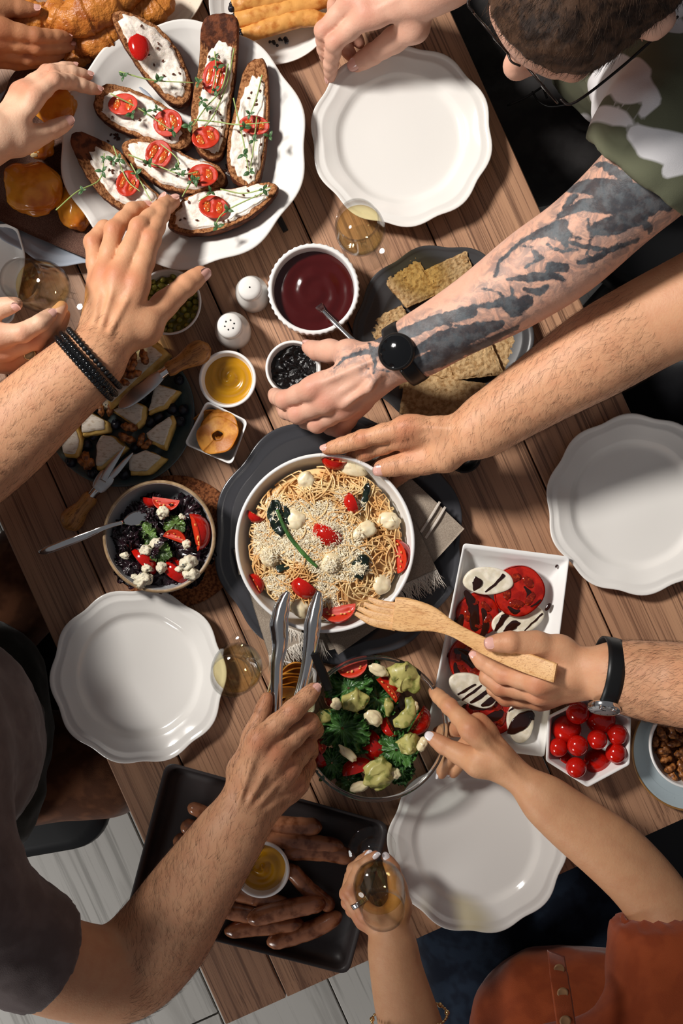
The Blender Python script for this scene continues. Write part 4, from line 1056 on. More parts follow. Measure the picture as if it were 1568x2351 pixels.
r = handle_set('cheese_knife', 'cheese knife with bulbous wooden handle lying along the brie', 'knife', [(481, 795, .036), (383, 851, .046)], [8, 23, 28, 28, 25, 21, 18, 17, 18, 15], [(386, 848, .046), (378, 854, .046), (369, 860, .046)])
obj('blade', bar([(373, 857, .046), (350, 876, .046), (310, 908, .045), (283, 928, .044), (272, 935, .044)], [11, 16, 17, 12, 1], 0.09), M['steel'], r)
r = handle_set('cheese_fork', 'two-tined cheese fork with wooden handle resting on the plate rim', 'fork', [(150, 1212, .014), (212, 1137, .024)], [8, 24, 28, 27, 24, 20, 18, 18, 19, 15], [(209, 1141, .024), (216, 1132, .025), (224, 1123, .026)])
obj('shank', bar([(221, 1127, .026), (229, 1116, .027), (243, 1098, .030), (250, 1090, .031)], [11, 18, 21, 17], 0.12), M['steel'], r)
obj('tine', bar([(236, 1104, .029), (249, 1080, .033), (268, 1052, .036), (287, 1024, .038)], [10, 9, 6, 1.5], 0.3), M['steel'], r); obj('tine', bar([(252, 1097, .030), (268, 1082, .033), (287, 1060, .036), (305, 1040, .038)], [9, 8, 6, 1.5], 0.3), M['steel'], r)
# ------------------------------------------------------------------ leaves, salads
def frill(px, py, r, h, seed, m, name, label, cat, group=None, ruff=1.0, tilt=None, fr=11, parent=None):
    g = random.Random(seed); R = PX(r, h); nt, nr = 110, 12; t = np.linspace(0, 2 * np.pi, nt); k = np.linspace(0.06, 1, nr); TT, K = np.meshgrid(t, k, indexing='ij')
    ph = [g.uniform(0, 6) for _ in range(6)]; e = np.stack([np.cos(TT), np.sin(TT), 0 * TT + seed * 3.7], -1); ek = np.stack([np.cos(TT) * (1 + K), np.sin(TT) * (1 + K), K + seed], -1)
    rad = R * K * (1 + 0.24 * vn(e, 1.3, seed) + 0.13 * K * vn(e, fr * .45, seed + 1) + 0.10 * K ** 2 * vn(e, fr * 1.3, seed + 2))
    Z = ruff * R * (0.42 * K ** 1.5 * vn(ek, fr * .30, seed + 3) + 0.34 * K ** 2 * vn(ek, fr * .75, seed + 4) + 0.20 * K ** 2.5 * vn(ek, fr * 1.7, seed + 5)) + 0.28 * R * K ** 1.5 * np.sin(TT + ph[5])
    X, Y = rad * np.cos(TT), rad * np.sin(TT)
    V, F = sheet(X, Y, Z, 0.0005); rx, ry = tilt or (g.uniform(-.35, .35), g.uniform(-.35, .35)); c = P(px, py, h); V = V @ rotm(rx, ry, g.uniform(0, 6)).T + A(c)
    o = obj(name, (V, F), m, parent, origin=c)
    if parent is None: tag(o, label, cat, group)
    return o


def lump(name, label, cat, m, px, py, rx, ry, rz, h, ang=0, amp=0.12, sc=1.6, seed=0, group=None, nu=26, nv=16, ridge=0.0, parent=None, origin=None, plabel=None):
    V, F = ball(PX(rx, h), PX(ry, h), PX(rz, h), nu, nv, amp, sc, seed)
    if ridge: V = V + ridge * vn(V, 240, seed)[:, None] * V / (np.linalg.norm(V, axis=1)[:, None] + 1e-9)
    c = P(px, py, h); o = obj(name, xf((V, F), c, math.radians(-ang)), m, parent, origin=None if parent else c, label=plabel if parent else None)
    if parent is None: tag(o, label, cat, group)
    return o


def arc_piece(name, label, cat, m, pts, rad, h, flat, seed=0, group=None, amp=0.0012, n=18, up=(0, 0, 1)):
    w = [P(p[0], p[1], h + (p[2] if len(p) > 2 else 0)) for p in pts]; V, F = tube(w, [PX(r, h) for r in rad], n, 26, flat=flat, up=up); V = V + amp * np.stack([vn(V, 150, seed), vn(V, 150, seed + 1), vn(V, 150, seed + 2)], 1)
    o = obj(name, (V, F), m); tag(o, label, cat, group); return o


# dark lettuce salad
G = 'dark red lettuce leaves in the tan-rimmed bowl'
for i, (x, y, r, h, lab) in enumerate([(365, 1190, 52, .048, 'at the back middle'), (310, 1200, 50, .046, 'by the spoon handle'), (420, 1180, 46, .050, 'at the upper right'), (285, 1255, 46, .050, 'at the far left wall'), (455, 1275, 40, .050, 'at the right wall below the big tomato wedge'),
                                       (330, 1250, 52, .052, 'left of the middle'), (400, 1262, 52, .052, 'right of the middle'), (300, 1300, 44, .056, 'at the lower left rim'), (375, 1318, 46, .054, 'at the bottom rim'), (430, 1318, 36, .050, 'under the blue cheese at the lower right'), (350, 1160, 34, .050, 'behind the top tomato wedge'), (440, 1230, 40, .046, 'behind the big tomato wedge')]):
    frill(x, y, r, h, 20 + i, M['redlettuce'], 'lettuce_leaf', 'frilly dark red lettuce leaf ' + lab, 'lettuce', G, 1.0, fr=9)
for i, (x, y, r, h, lab) in enumerate([(402, 1204, 24, .062, 'small green frilly leaf tip near the upper crumb'), (368, 1264, 25, .066, 'bright green leaf piece in the middle of the dark salad'), (340, 1228, 26, .058, 'dull green leaf left of the middle of the dark salad')]):
    frill(x, y, r, h, 50 + i, M['greenlettuce'], 'lettuce_leaf', lab, 'lettuce', None, 0.8, fr=7)
for x, y, r, an, ro, h, lab in [(380, 1160, 30, 8, 1.9, .058, 'tomato wedge at the top of the dark salad with cut side up'), (346, 1153, 20, 12, 0.6, .054, 'small tomato wedge tip at the upper left of the dark salad'), (405, 1228, 26, 20, -1.9, .064, 'short tomato wedge right of the middle of the dark salad'),
                                (461, 1219, 42, 78, -1.0, .066, 'largest tomato wedge standing at the right of the dark salad'), (333, 1284, 38, 48, -0.5, .060, 'curved tomato wedge left of the middle in the dark salad'), (404, 1308, 36, 38, -0.4, .058, 'curved tomato wedge at the bottom of the dark salad')]:
    tomato_wedge(lab, 'tomato wedges in the dark lettuce salad', x, y, r, an, ro, h)
for i, (x, y, r, lab) in enumerate([(374, 1175, 15, 'on the top tomato wedge'), (417, 1185, 8, 'small, beside the green leaf tip'), (359, 1249, 15, 'above the bright green leaf'), (334, 1263, 15, 'left of the bright green leaf'), (428, 1249, 11, 'below the short tomato wedge'), (337, 1303, 12, 'left of the bottom tomato wedge'),
                                    (371, 1303, 15, 'two-lobed, in the lower middle'), (329, 1331, 20, 'large and veined, at the lower left'), (432, 1292, 20, 'large, at the lower right'), (411, 1306, 9, 'beside the large right crumb'), (438, 1318, 18, 'long, near the right rim'), (309, 1325, 8, 'smallest at the lower left'), (286, 1276, 10, 'in the shaded left part')]):
    lump('cheese_crumb', 'blue cheese crumb ' + lab + ' of the dark salad', 'cheese', M['blue'], x, y, r, r * .8, r * .7, .068, x * 7, .35, 2.4, i, None, 22, 14, .0012)
r = thing('serving_spoon', 'steel spoon handle sticking out left from the dark lettuce salad', 'spoon', P(92, 1266, .05))
obj('handle', bar([(89, 1268, .066), (105, 1264, .068), (150, 1247, .070), (200, 1228, .072), (240, 1211, .074), (285, 1198, .062)], [3, 8.5, 9.5, 8, 5.5, 4.5], 0.3, 14, 30, 2.4), M['chrome'], r)
obj('spoon_bowl', bar([(283, 1199, .062), (300, 1194, .056), (322, 1188, .050), (340, 1182, .048)], [4, 15, 18, 6], 0.3, 16, 16, 2.2), M['chrome'], r)

# kale and avocado salad
for i, (x, y, r, h, lab) in enumerate([(800, 1580, 48, .062, 'curly kale leaf at the upper left of the glass bowl'), (786, 1672, 58, .070, 'largest curly kale leaf left of the middle in the glass bowl'), (762, 1752, 40, .056, 'curly kale leaf at the lower left of the glass bowl'), (910, 1722, 50, .064, 'curly kale leaf at the lower right of the glass bowl'),
                                       (868, 1602, 42, .058, 'flat kale leaf in the upper middle of the glass bowl'), (856, 1552, 32, .054, 'kale tip behind the upper dressing blob'), (948, 1652, 34, .052, 'kale leaf beside the right tomato wedge'), (800, 1790, 34, .046, 'kale tip at the very bottom of the glass bowl'), (850, 1680, 52, .044, 'kale leaf deep in the centre of the glass bowl'), (925, 1770, 32, .046, 'kale tip near the hand in the glass bowl')]):
    frill(x, y, r, h, 70 + i, M['kale'], 'kale_leaf', lab, 'kale', 'kale leaves in the glass bowl', 1.15, fr=12)
for x, y, r, an, ro, h, lab in [(812, 1541, 35, -15, 1.7, .064, 'upper tomato wedge in the glass bowl'), (899, 1577, 33, 50, -1.2, .066, 'tomato wedge under the large upper avocado slice'), (757, 1612, 17, 60, .6, .056, 'small tomato piece left of the pale dressing'), (731, 1700, 28, 60, -2.6, .060, 'cut tomato piece by the fingers'), (731, 1738, 30, 65, .3, .056, 'tomato wedge at the far left of the glass bowl'),
                                (889, 1672, 26, 60, 1.0, .066, 'tomato wedge left of the curved avocado slice'), (968, 1662, 36, -60, .9, .062, 'orange-red tomato wedge at the right of the glass bowl'), (818, 1762, 36, -18, -.6, .062, 'tomato wedge at the bottom of the glass bowl'), (858, 1715, 36, 70, .2, .052, 'dark tomato wedge deep in the middle of the glass bowl')]:
    tomato_wedge(lab, 'tomato wedges in the kale salad', x, y, r, an, ro, h)
AV = 'avocado slices in the kale salad'
arc_piece('avocado_slice', 'large folded avocado slice at the upper right of the glass bowl', 'avocado', M['avocado'], [(892, 1560), (925, 1554, .006), (955, 1578)], [14, 36, 14], .074, .34, 1, AV, .0045)
arc_piece('avocado_slice', 'avocado slice in the upper left with a concave side', 'avocado', M['avocado'], [(786, 1624), (815, 1608, .005), (840, 1616)], [10, 25, 14], .076, .45, 2, AV, .0045)
arc_piece('avocado_slice', 'thin curved avocado slice right of the middle', 'avocado', M['avocado'], [(938, 1600), (942, 1630, .006), (928, 1652, .004), (905, 1662)], [7, 15, 19, 8], .078, .5, 3, AV, .0016)
arc_piece('avocado_slice', 'green avocado piece next to the fingers with tongs', 'avocado', M['avocado'], [(724, 1658), (744, 1644, .003), (762, 1634)], [8, 16, 8], .066, .5, 4, AV, .0015)
arc_piece('avocado_slice', 'round avocado piece by the white-nailed thumb', 'avocado', M['avocado'], [(915, 1712), (942, 1708, .005), (968, 1706)], [14, 28, 12], .070, .45, 5, AV, .0045)
arc_piece('avocado_slice', 'biggest mashed avocado piece at the bottom of the glass bowl', 'avocado', M['avocado'], [(848, 1752), (868, 1774, .006), (882, 1806)], [26, 36, 16], .068, .4, 6, AV, .0045)
arc_piece('avocado_slice', 'small avocado strip above the curved slice', 'avocado', M['avocado'], [(888, 1602), (893, 1622, .003), (890, 1644)], [5, 11, 5], .068, .6, 7, AV, .0012)
for i, (x, y, rx, ry, an, lab) in enumerate([(868, 1538, 24, 13, 25, 'by the upper tomato wedge'), (772, 1616, 12, 14, 0, 'left of the upper avocado slice'), (857, 1648, 22, 17, 45, 'in the middle of the salad'), (798, 1730, 25, 10, 42, 'long, on the kale at the lower left'), (906, 1776, 14, 12, 0, 'beside the biggest avocado piece'),
                                             (826, 1806, 24, 12, -10, 'at the very bottom of the bowl'), (951, 1626, 9, 16, 15, 'at the right of the curved avocado slice'), (970, 1708, 11, 18, 30, 'under the thumb nail')]):
    lump('dressing', 'creamy dressing blob ' + lab, 'dressing', M['sauce'], x, y, rx, ry, 9, .080 if i not in (4, 5) else .068, an, .22, 1.8, i, 'dressing blobs in the kale salad')
r = thing('salad_server', 'salad server with black handle dipping into the glass bowl', 'spoon', P(728, 1510, .06))
obj('handle', bar([(722, 1500, .100), (738, 1540, .088), (755, 1582, .074)], [10, 11, 11], 0.35, 14, 12, 3), M['black'], r, sharp=50)
obj('spoon_bowl', bar([(754, 1580, .074), (750, 1602, .064), (740, 1628, .056), (730, 1648, .056)], [9, 20, 22, 8], 0.2, 16, 16), M['bowlglass'], r, label='clear scoop')

# ------------------------------------------------------------------ spaghetti bowl
c, R = DISH['pasta']
def dome(x, y): d = np.hypot(x, y) / R; return 0.051 + 0.020 * np.clip(1 - d ** 2 / 0.85, -0.4, 1) + 0.004 * vn(np.stack([x, y, 0 * x], -1), 34, 8)
q = Vector((c.x, c.y, c.z)); inside = lambda x, y: np.hypot(x, y) < R * 0.84
o = obj('spaghetti_mound', pool(q, R * 0.84, lambda x, y: dome(x, y) - 0.004, 24, 80, -0.038), M['pasta'], origin=q); tag(o, 'golden mound of spaghetti filling the large white bowl', 'spaghetti', kind='stuff')
st_, g = [], np.random.RandomState(4)
for k in range(520):
    a, d = g.uniform(0, 6.283), R * 0.82 * math.sqrt(g.uniform(0, 1)); cx, cy = d * math.cos(a), d * math.sin(a); rr = g.uniform(.010, .045); a0 = g.uniform(0, 6.28); sp = g.uniform(.9, 2.6) * min(1, .03 / rr + .3)
    t = np.linspace(a0, a0 + sp, 13); x = cx + rr * (np.cos(t) - math.cos(a0 + sp / 2)); y = cy + rr * (np.sin(t) - math.sin(a0 + sp / 2))
    dd = np.hypot(x, y); f = np.minimum(1, R * 0.855 / np.maximum(dd, 1e-6)); x, y = x * f, y * f
    z = dome(x, y) + g.uniform(-.001, .003) + .0025 * np.sin(np.linspace(0, 3.14, 13)) - .003 * (np.linspace(-1, 1, 13) ** 4)
    st_.append(tube(np.stack([x, y, z], 1) + A(c), 0.00105, 6))
tag(obj('spaghetti', join(*st_), M['pasta'], origin=c), 'tangled spaghetti strands on top of the white pasta bowl', 'spaghetti', kind='stuff')
dz = lambda px, py: float(dome(A([P(px, py, .065).x - c.x]), A([P(px, py, .065).y - c.y]))[0]) + c.z - T
for i, (x, y, rx, ry, lab) in enumerate([(703, 1103, 19, 18, 'glossy mozzarella ball at the upper left of the pasta'), (809, 1076, 32, 18, 'large melted mozzarella piece at the top rim of the pasta'), (680, 1194, 21, 22, 'mozzarella ball left of the middle of the pasta'), (832, 1222, 19, 30, 'long mozzarella piece right of the middle of the pasta'),
                                         (893, 1196, 19, 24, 'mozzarella piece at the right rim of the pasta'), (761, 1294, 21, 23, 'cheese-dusted mozzarella piece below the middle of the pasta'), (877, 1342, 20, 20, 'mozzarella slice at the lower right above the wooden fork'), (687, 1397, 18, 22, 'mozzarella piece between the tong tips'), (618, 1278, 20, 22, 'mozzarella under grated cheese at the left of the pasta')]):
    lump('mozzarella', lab, 'cheese', M['mozz'], x, y, rx * 1.12, ry * 1.12, 14, dz(x, y) + .003, 20 * i, .2, 1.5, i, 'mozzarella pieces on the spaghetti')
for x, y, r, an, ro, lab in [(765, 1063, 28, 15, 1.1, 'tomato piece at the top rim of the pasta'), (806, 1157, 22, 70, .3, 'tomato piece right of centre half covered with cheese'), (584, 1188, 18, 30, .8, 'small tomato piece at the left rim of the pasta'), (752, 1228, 36, 28, .2, 'large tomato piece in the middle dusted with grated cheese'),
                             (592, 1337, 22, 60, -.9, 'tomato piece at the lower left rim of the pasta'), (697, 1350, 30, 35, .3, 'tomato piece above the tong tips'), (926, 1274, 34, 80, -1.4, 'tomato wedge at the right rim showing its seeds'), (777, 1412, 36, -8, 1.8, 'tomato wedge at the bottom rim beside the tongs')]:
    tomato_wedge(lab, 'tomato pieces on the spaghetti', x, y, r * 1.12, an, ro, dz(x, y) + .006)
for i, (pts, rad, lab) in enumerate([([(632, 1150), (632, 1180), (645, 1212), (650, 1235)], [8, 19, 16, 5], 'long wilted spinach leaf at the left of the pasta'), ([(655, 1165), (662, 1190), (658, 1210)], [5, 11, 4], 'narrow spinach leaf beside the long one'),
                                     ([(845, 1106), (843, 1126), (838, 1142), (836, 1175)], [6, 8, 6, 3], 'spinach strip at the upper right of the pasta'), ([(828, 1275), (830, 1300), (824, 1330)], [10, 20, 8], 'crumpled spinach leaf right below the long mozzarella piece'), ([(636, 1308), (650, 1305), (664, 1300)], [4, 8, 4], 'small spinach bit at the lower left of the pasta')]):
    arc_piece('spinach_leaf', lab, 'spinach', M['spinach'], pts, rad, dz(*pts[1][:2]) + .006, .3, i, 'spinach on the spaghetti', .003)
arc_piece('spinach_sprig', 'green spinach stem running down across the pasta', 'spinach', M['kale'], [(636, 1170), (660, 1225, .002), (700, 1275, .003), (728, 1302, .002)], [4, 4.5, 5, 3], dz(680, 1250) + .004, .7, 2, 'spinach on the spaghetti', .0004)
g = np.random.RandomState(9); sh = []
n = 20000; a = g.uniform(0, 6.283, n); d = R * .80 * np.sqrt(g.uniform(0, 1, n)); x, y = d * np.cos(a), d * np.sin(a)
cl = fbm(np.stack([x, y, 0 * x], -1), 30, 11, 2) + .55 * np.exp(-((x + .035) ** 2 + (y + .02) ** 2) / .0006) + .5 * np.exp(-((x - .012) ** 2 + (y - .05) ** 2) / .0012) + .3 * np.exp(-((x - .03) ** 2 + (y) ** 2) / .0012); keep = cl > .06 + g.uniform(-.15, .25, n); x, y = x[keep], y[keep]; n = len(x)
z = dome(x, y) + g.uniform(.001, .005, n)
for (mx, my, rad_, hh_) in [(752, 1228, 30, .011), (761, 1294, 18, .012), (832, 1222, 16, .010), (826, 1304, 17, .009), (697, 1350, 22, .010), (618, 1278, 20, .013), (893, 1196, 17, .011), (632, 1188, 14, .008)]:
    p = P(mx, my, .07); dd = np.hypot(x + c.x - p.x, y + c.y - p.y) / PX(rad_, .07); z = np.maximum(z, np.where(dd < 1, dome(x, y) + hh_ * np.sqrt(np.clip(1 - dd * dd, 0, 1)) + .003, 0))
yaw = g.uniform(0, 6.283, n); L = g.uniform(.0010, .0046, n); wd = g.uniform(.0002, .00052, n); pit = g.uniform(-.7, .7, n)
dx, dy, dzv = np.cos(yaw) * np.cos(pit), np.sin(yaw) * np.cos(pit), np.sin(pit); sx, sy = -np.sin(yaw), np.cos(yaw)
pc = np.stack([x, y, z], 1) + A(c); D = np.stack([dx, dy, dzv], 1) * L[:, None]; Sv = np.stack([sx, sy, 0 * sx], 1) * wd[:, None]; up_ = np.zeros((n, 3)); up_[:, 2] = L * .25
V = np.stack([pc - D - Sv, pc - D + Sv, pc - Sv + up_, pc + Sv + up_, pc + D - Sv, pc + D + Sv], 1).reshape(-1, 3); b_ = np.arange(n)[:, None] * 6
F = np.vstack([b_ + A([[0, 1, 3, 2]]).astype(int), b_ + A([[2, 3, 5, 4]]).astype(int)])
tag(obj('grated_cheese', (V, F), M['parm'], origin=c, smooth=False), 'fine pale grated cheese strewn over the spaghetti', 'cheese', kind='stuff')

# linen napkin under the pasta bowl, one thing with folded panels
r = thing('linen_napkin', 'striped natural linen napkin with white fringe under the pasta bowl', 'napkin', P(900, 1300, .02))
_hug = lambda h: (lambda x, y: -(h - .0125) * np.clip((1.10 - np.hypot(x - c.x, y - c.y) / R) / .32, 0, 1))
_cp = cloth_px
def cloth_px(name, cor, h, *a, **k): return _cp(name, cor, h, *a, zf=_hug(h), **k)
cloth_px('folded_panel', [(800, 1080), (930, 1085), (1066, 1214), (986, 1302)], .036, M['linen'], 40, 40, .0016, .0016, 1, parent=r); cloth_px('folded_panel', [(880, 1150), (955, 1200), (1002, 1306), (905, 1352)], .040, M['linen'], 36, 36, .0016, .0016, 2, parent=r)
cloth_px('folded_panel', [(572, 1362), (700, 1350), (690, 1475), (617, 1505)], .034, M['linen'], 36, 36, .0016, .0016, 3, parent=r); cloth_px('folded_panel', [(735, 1430), (880, 1390), (868, 1440), (776, 1503)], .033, M['linen'], 36, 36, .0016, .0018, 4, parent=r)
cloth_px('folded_panel', [(536, 1262), (600, 1240), (620, 1300), (548, 1320)], .030, M['linen'], 16, 16, .0016, .001, 6, parent=r); cloth_px('folded_panel', [(690, 1440), (780, 1430), (770, 1490), (720, 1500)], .028, M['linen'], 20, 20, .0016, .001, 7, parent=r); cloth_px('folded_panel', [(800, 1062), (850, 1028), (885, 1060), (850, 1110)], .038, M['linen'], 20, 20, .0016, .001, 7, parent=r)
stp = NT('linen_stripe'); stp.set(Base_Color=(*c3(212, 202, 190), 1), Roughness=.9)
for k in (0, 9): obj('stripe', tube([P(1010 + k * 1.4, 1152 + k * 1.3, .0395), P(990 + k * 1.4, 1185 + k * 1.3, .0402), P(966 + k * 1.2, 1222 + k * 1.5, .0400)], PX(3, .04), 8, 10, flat=.12), stp.m, r, label='white woven stripe')
def fringe(p0, p1, out, n, ln, h, seed):
    g = np.random.RandomState(seed); fs = []
    for k in range(n):
        s = (k + g.uniform(-.5, .5)) / n; x, y = p0[0] + (p1[0] - p0[0]) * s, p0[1] + (p1[1] - p0[1]) * s; l = ln * g.uniform(.6, 1.15); a = g.uniform(-.45, .45)
        ox, oy = out[0] * math.cos(a) - out[1] * math.sin(a), out[0] * math.sin(a) + out[1] * math.cos(a)
        fs.append(tube([P(x, y, h), P(x + ox * l * .5 + g.uniform(-3, 3), y + oy * l * .5, h - .001 + g.uniform(-.002, .003)), P(x + ox * l + g.uniform(-4, 4), y + oy * l, h - .004 + g.uniform(-.002, .004))], [.0006, .0005, .0002], 5, 6))
    obj('fringe', join(*fs), M['fringe'], r, kind='stuff', label='white frayed fringe')
fringe((905, 1352), (1002, 1306), (.42, .9), 150, 44, .038, 1); fringe((617, 1503), (692, 1472), (.35, .94), 130, 42, .034, 2); fringe((660, 1440), (742, 1470), (.2, .98), 130, 46, .034, 3)

# ------------------------------------------------------------------ tomato and mozzarella dish
def slab(name, label, cat, m, px, py, rx, ry, ang, h, th, seed, group, splash=(), rim=None, lob=0.03):
    p = P(px, py, h); u = circ(64); t = np.arctan2(u[:, 1], u[:, 0]); f = 1 + lob * np.sin(2 * t + seed) + lob * .7 * np.sin(3 * t + seed * 2) + lob * .4 * np.sin(5 * t + seed * 3); pl = u * A((PX(rx, h), PX(ry, h))) * f[:, None]; Rs = []
    for s, z in [(.5, -th), (.95, -th), (1.0, -th * .6), (1.0, -th * .3), (.97, -.0006)] + [(k / 9 * .94, 0) for k in range(9, 0, -1)]:
        q = pl * s; p3 = np.hstack([q, np.zeros((64, 1))]); Rs.append(np.hstack([q, (z + .0008 * vn(p3 + seed, 150, seed) * (z > -.001))[:, None]]))
    rz = math.radians(-ang); o = obj(name, xf(rings(Rs), p, rz), m, origin=p); tag(o, label, cat, group)
    if rim:
        for k in range(5):
            a_ = k * 1.2566 + seed; V_, F_ = ball(PX(rx, h) * .30, PX(rx, h) * .17, .0012, 16, 8, .2, 2, seed + k); obj('seed_chamber', xf(xf((V_, F_), (math.cos(a_) * PX(rx, h) * .52, math.sin(a_) * PX(ry, h) * .52, .0002), a_ + 1.57), p, rz), M['tomjelly_dark'], o)
        obj('skin', xf(rings([np.hstack([pl * s, np.full((64, 1), z)]) for s, z in [(.985, -th), (1.012, -th * .8), (1.018, -th * .4), (.99, .0006)]], False, False), p, rz), rim, o, label='red tomato skin edge')
    for k, sp in enumerate(splash):
        w = [P(x, y, h + .0006) for x, y, _ in sp]
        if len(w) == 1: w = [w[0] - Vector((.001, 0, 0)), w[0], w[0] + Vector((.001, .0005, 0))]; rd = [PX(sp[0][2] * .8, h), PX(sp[0][2], h), PX(sp[0][2] * .7, h)]
        else: rd = [PX(x[2], h) for x in sp]
        w = [w[0] + (w[0] - w[1]).normalized() * rd[0]] + list(w) + [w[-1] + (w[-1] - w[-2]).normalized() * rd[-1]]; rd = [rd[0] * .1] + rd + [rd[-1] * .1]; V, F = tube(w, rd, 14, 26, flat=.12); V = V + .0009 * np.stack([vn(V, 170, k), vn(V, 170, k + 4), 0 * V[:, 0]], 1); obj('balsamic_streak', (V, F), M['balsamic'], o, label='dark balsamic glaze streak')
    return o


M['tomjelly_dark'] = mat('wet_seed_chamber', c3(120, 22, 10), .08, coat=.5, col2=c3(186, 66, 26), ns=330, lo=.5, hi=.7)
MZ, TS = 'mozzarella slices on the rectangular dish', 'tomato slices on the rectangular dish'
slab('tomato_slice', 'dark wet tomato slice under the top mozzarella and tomato', 'tomato', M['tomslice'], 1097, 1410, 48, 50, 0, .016, .006, 2, TS, [[(1070, 1360, 6), (1085, 1390, 12), (1090, 1440, 10)], [(1110, 1400, 5), (1115, 1440, 8), (1100, 1470, 4)], [(1060, 1415, 6), (1052, 1440, 8)]], M['tomato'])
slab('tomato_slice', 'tomato slice just left of the hand with the wooden fork', 'tomato', M['tomslice'], 1078, 1516, 50, 52, 0, .016, .006, 4, TS, [[(1050, 1495, 8), (1075, 1510, 14), (1090, 1530, 8)], [(1045, 1525, 4), (1050, 1545, 7)], [(1080, 1480, 6), (1100, 1490, 9)]], M['tomato'])
slab('tomato_slice', 'lowest dark tomato slice between two mozzarella slices', 'tomato', M['tomslice'], 1124, 1640, 58, 46, 20, .016, .006, 5, TS, [[(1085, 1620, 10), (1110, 1612, 18), (1140, 1600, 12)], [(1120, 1650, 8), (1150, 1640, 12)]], M['tomato'])
slab('mozzarella_slice', 'mozzarella slice under the bright tomato, mid dish', 'cheese', M['mozz_w'], 1190, 1424, 62, 33, -18, .019, .008, 3, MZ, [[(1138, 1448, 3), (1155, 1420, 7), (1166, 1412, 3)], [(1160, 1449, 5), (1180, 1434, 10), (1190, 1432, 5)], [(1206, 1446, 1.5), (1225, 1428, 2.5), (1244, 1410, 2)]])
slab('tomato_slice', 'bright red round tomato slice at the top of the rectangular dish', 'tomato', M['tomslice'], 1192, 1357, 57, 60, 0, .026, .007, 7, TS, [[(1168, 1395, 3), (1180, 1404, 6), (1192, 1402, 3)], [(1205, 1348, 3), (1215, 1362, 6), (1210, 1375, 3)], [(1220, 1392, 2), (1240, 1378, 2)]], M['tomato'])
slab('mozzarella_slice', 'top left mozzarella slice with two balsamic marks', 'cheese', M['mozz_w'], 1121, 1334, 57, 33, 3, .028, .009, 1, MZ, [[(1094, 1328, 6), (1096, 1338, 12), (1090, 1352, 5)], [(1116, 1358, 2), (1135, 1342, 3), (1155, 1322, 4)]])
slab('mozzarella_slice', 'mozzarella slice striped with four balsamic lines, below the hand', 'cheese', M['mozz_w'], 1087, 1585, 58, 35, 28, .023, .008, 8, MZ, [[(1052, 1594, 2), (1072, 1583, 3), (1090, 1572, 2)], [(1062, 1606, 2), (1085, 1590, 3), (1105, 1575, 2)], [(1082, 1612, 3), (1105, 1598, 5), (1125, 1582, 3)], [(1108, 1620, 4), (1125, 1610, 8), (1138, 1598, 5)]])
slab('mozzarella_slice', 'oval mozzarella slice half coated with dark balsamic at the bottom', 'cheese', M['mozz_w'], 1196, 1656, 32, 50, 0, .026, .010, 6, MZ, [[(1172, 1680, 8), (1194, 1660, 19), (1215, 1642, 12), (1222, 1650, 6)], [(1168, 1632, 2), (1185, 1618, 3.5)]])
slab('mozzarella_slice', 'small shaded mozzarella slice at the left beneath the woman finger', 'cheese', M['mozz_w'], 1060, 1634, 26, 26, 0, .014, .006, 9, MZ, [[(1056, 1628, 3), (1068, 1620, 5)]])
for x, y, r_, lab in [(1259, 1393, 8, 'dark balsamic drop at the right wall of the rectangular dish'), (1278, 1299, 4, 'tiny balsamic dot in the top right corner of the rectangular dish'), (1046, 1425, 8, 'balsamic puddle left of the dark wet tomato slice'), (1024, 1505, 7, 'balsamic puddle left of the second tomato slice')]:
    lump('balsamic_drop', lab, 'sauce', M['balsamic'], x, y, r_ * .7, r_ * 1.3, 2.5, .017 if x > 1200 else .012, 40, .12, 1.5, int(x))

# ------------------------------------------------------------------ sausages
def sausage(label, a, b, r, h, seed, bend=0.0, r0=None):
    w0, w1 = P(*a, h), P(*b, h); d = w1 - w0; s = Vector((-d.y, d.x, 0)).normalized() * d.length * bend; k = PX(r, h); L = d.length
    pts = [w0 + d * t + s * 4 * t * (1 - t) for t in (0, .04, .12, .3, .5, .7, .88, .96, 1)]; rad = [k * .25, k * .62, k * .92, k, k * 1.02, k, k * .93, k * .62, k * .22]
    V, F = tube(pts, rad, 22, 34); V = V + .0007 * np.stack([vn(V, 130, seed), vn(V, 130, seed + 1), vn(V, 130, seed + 2)], 1); o = obj('sausage', (V, F), M['sausage']); tag(o, label, 'sausage'); return o


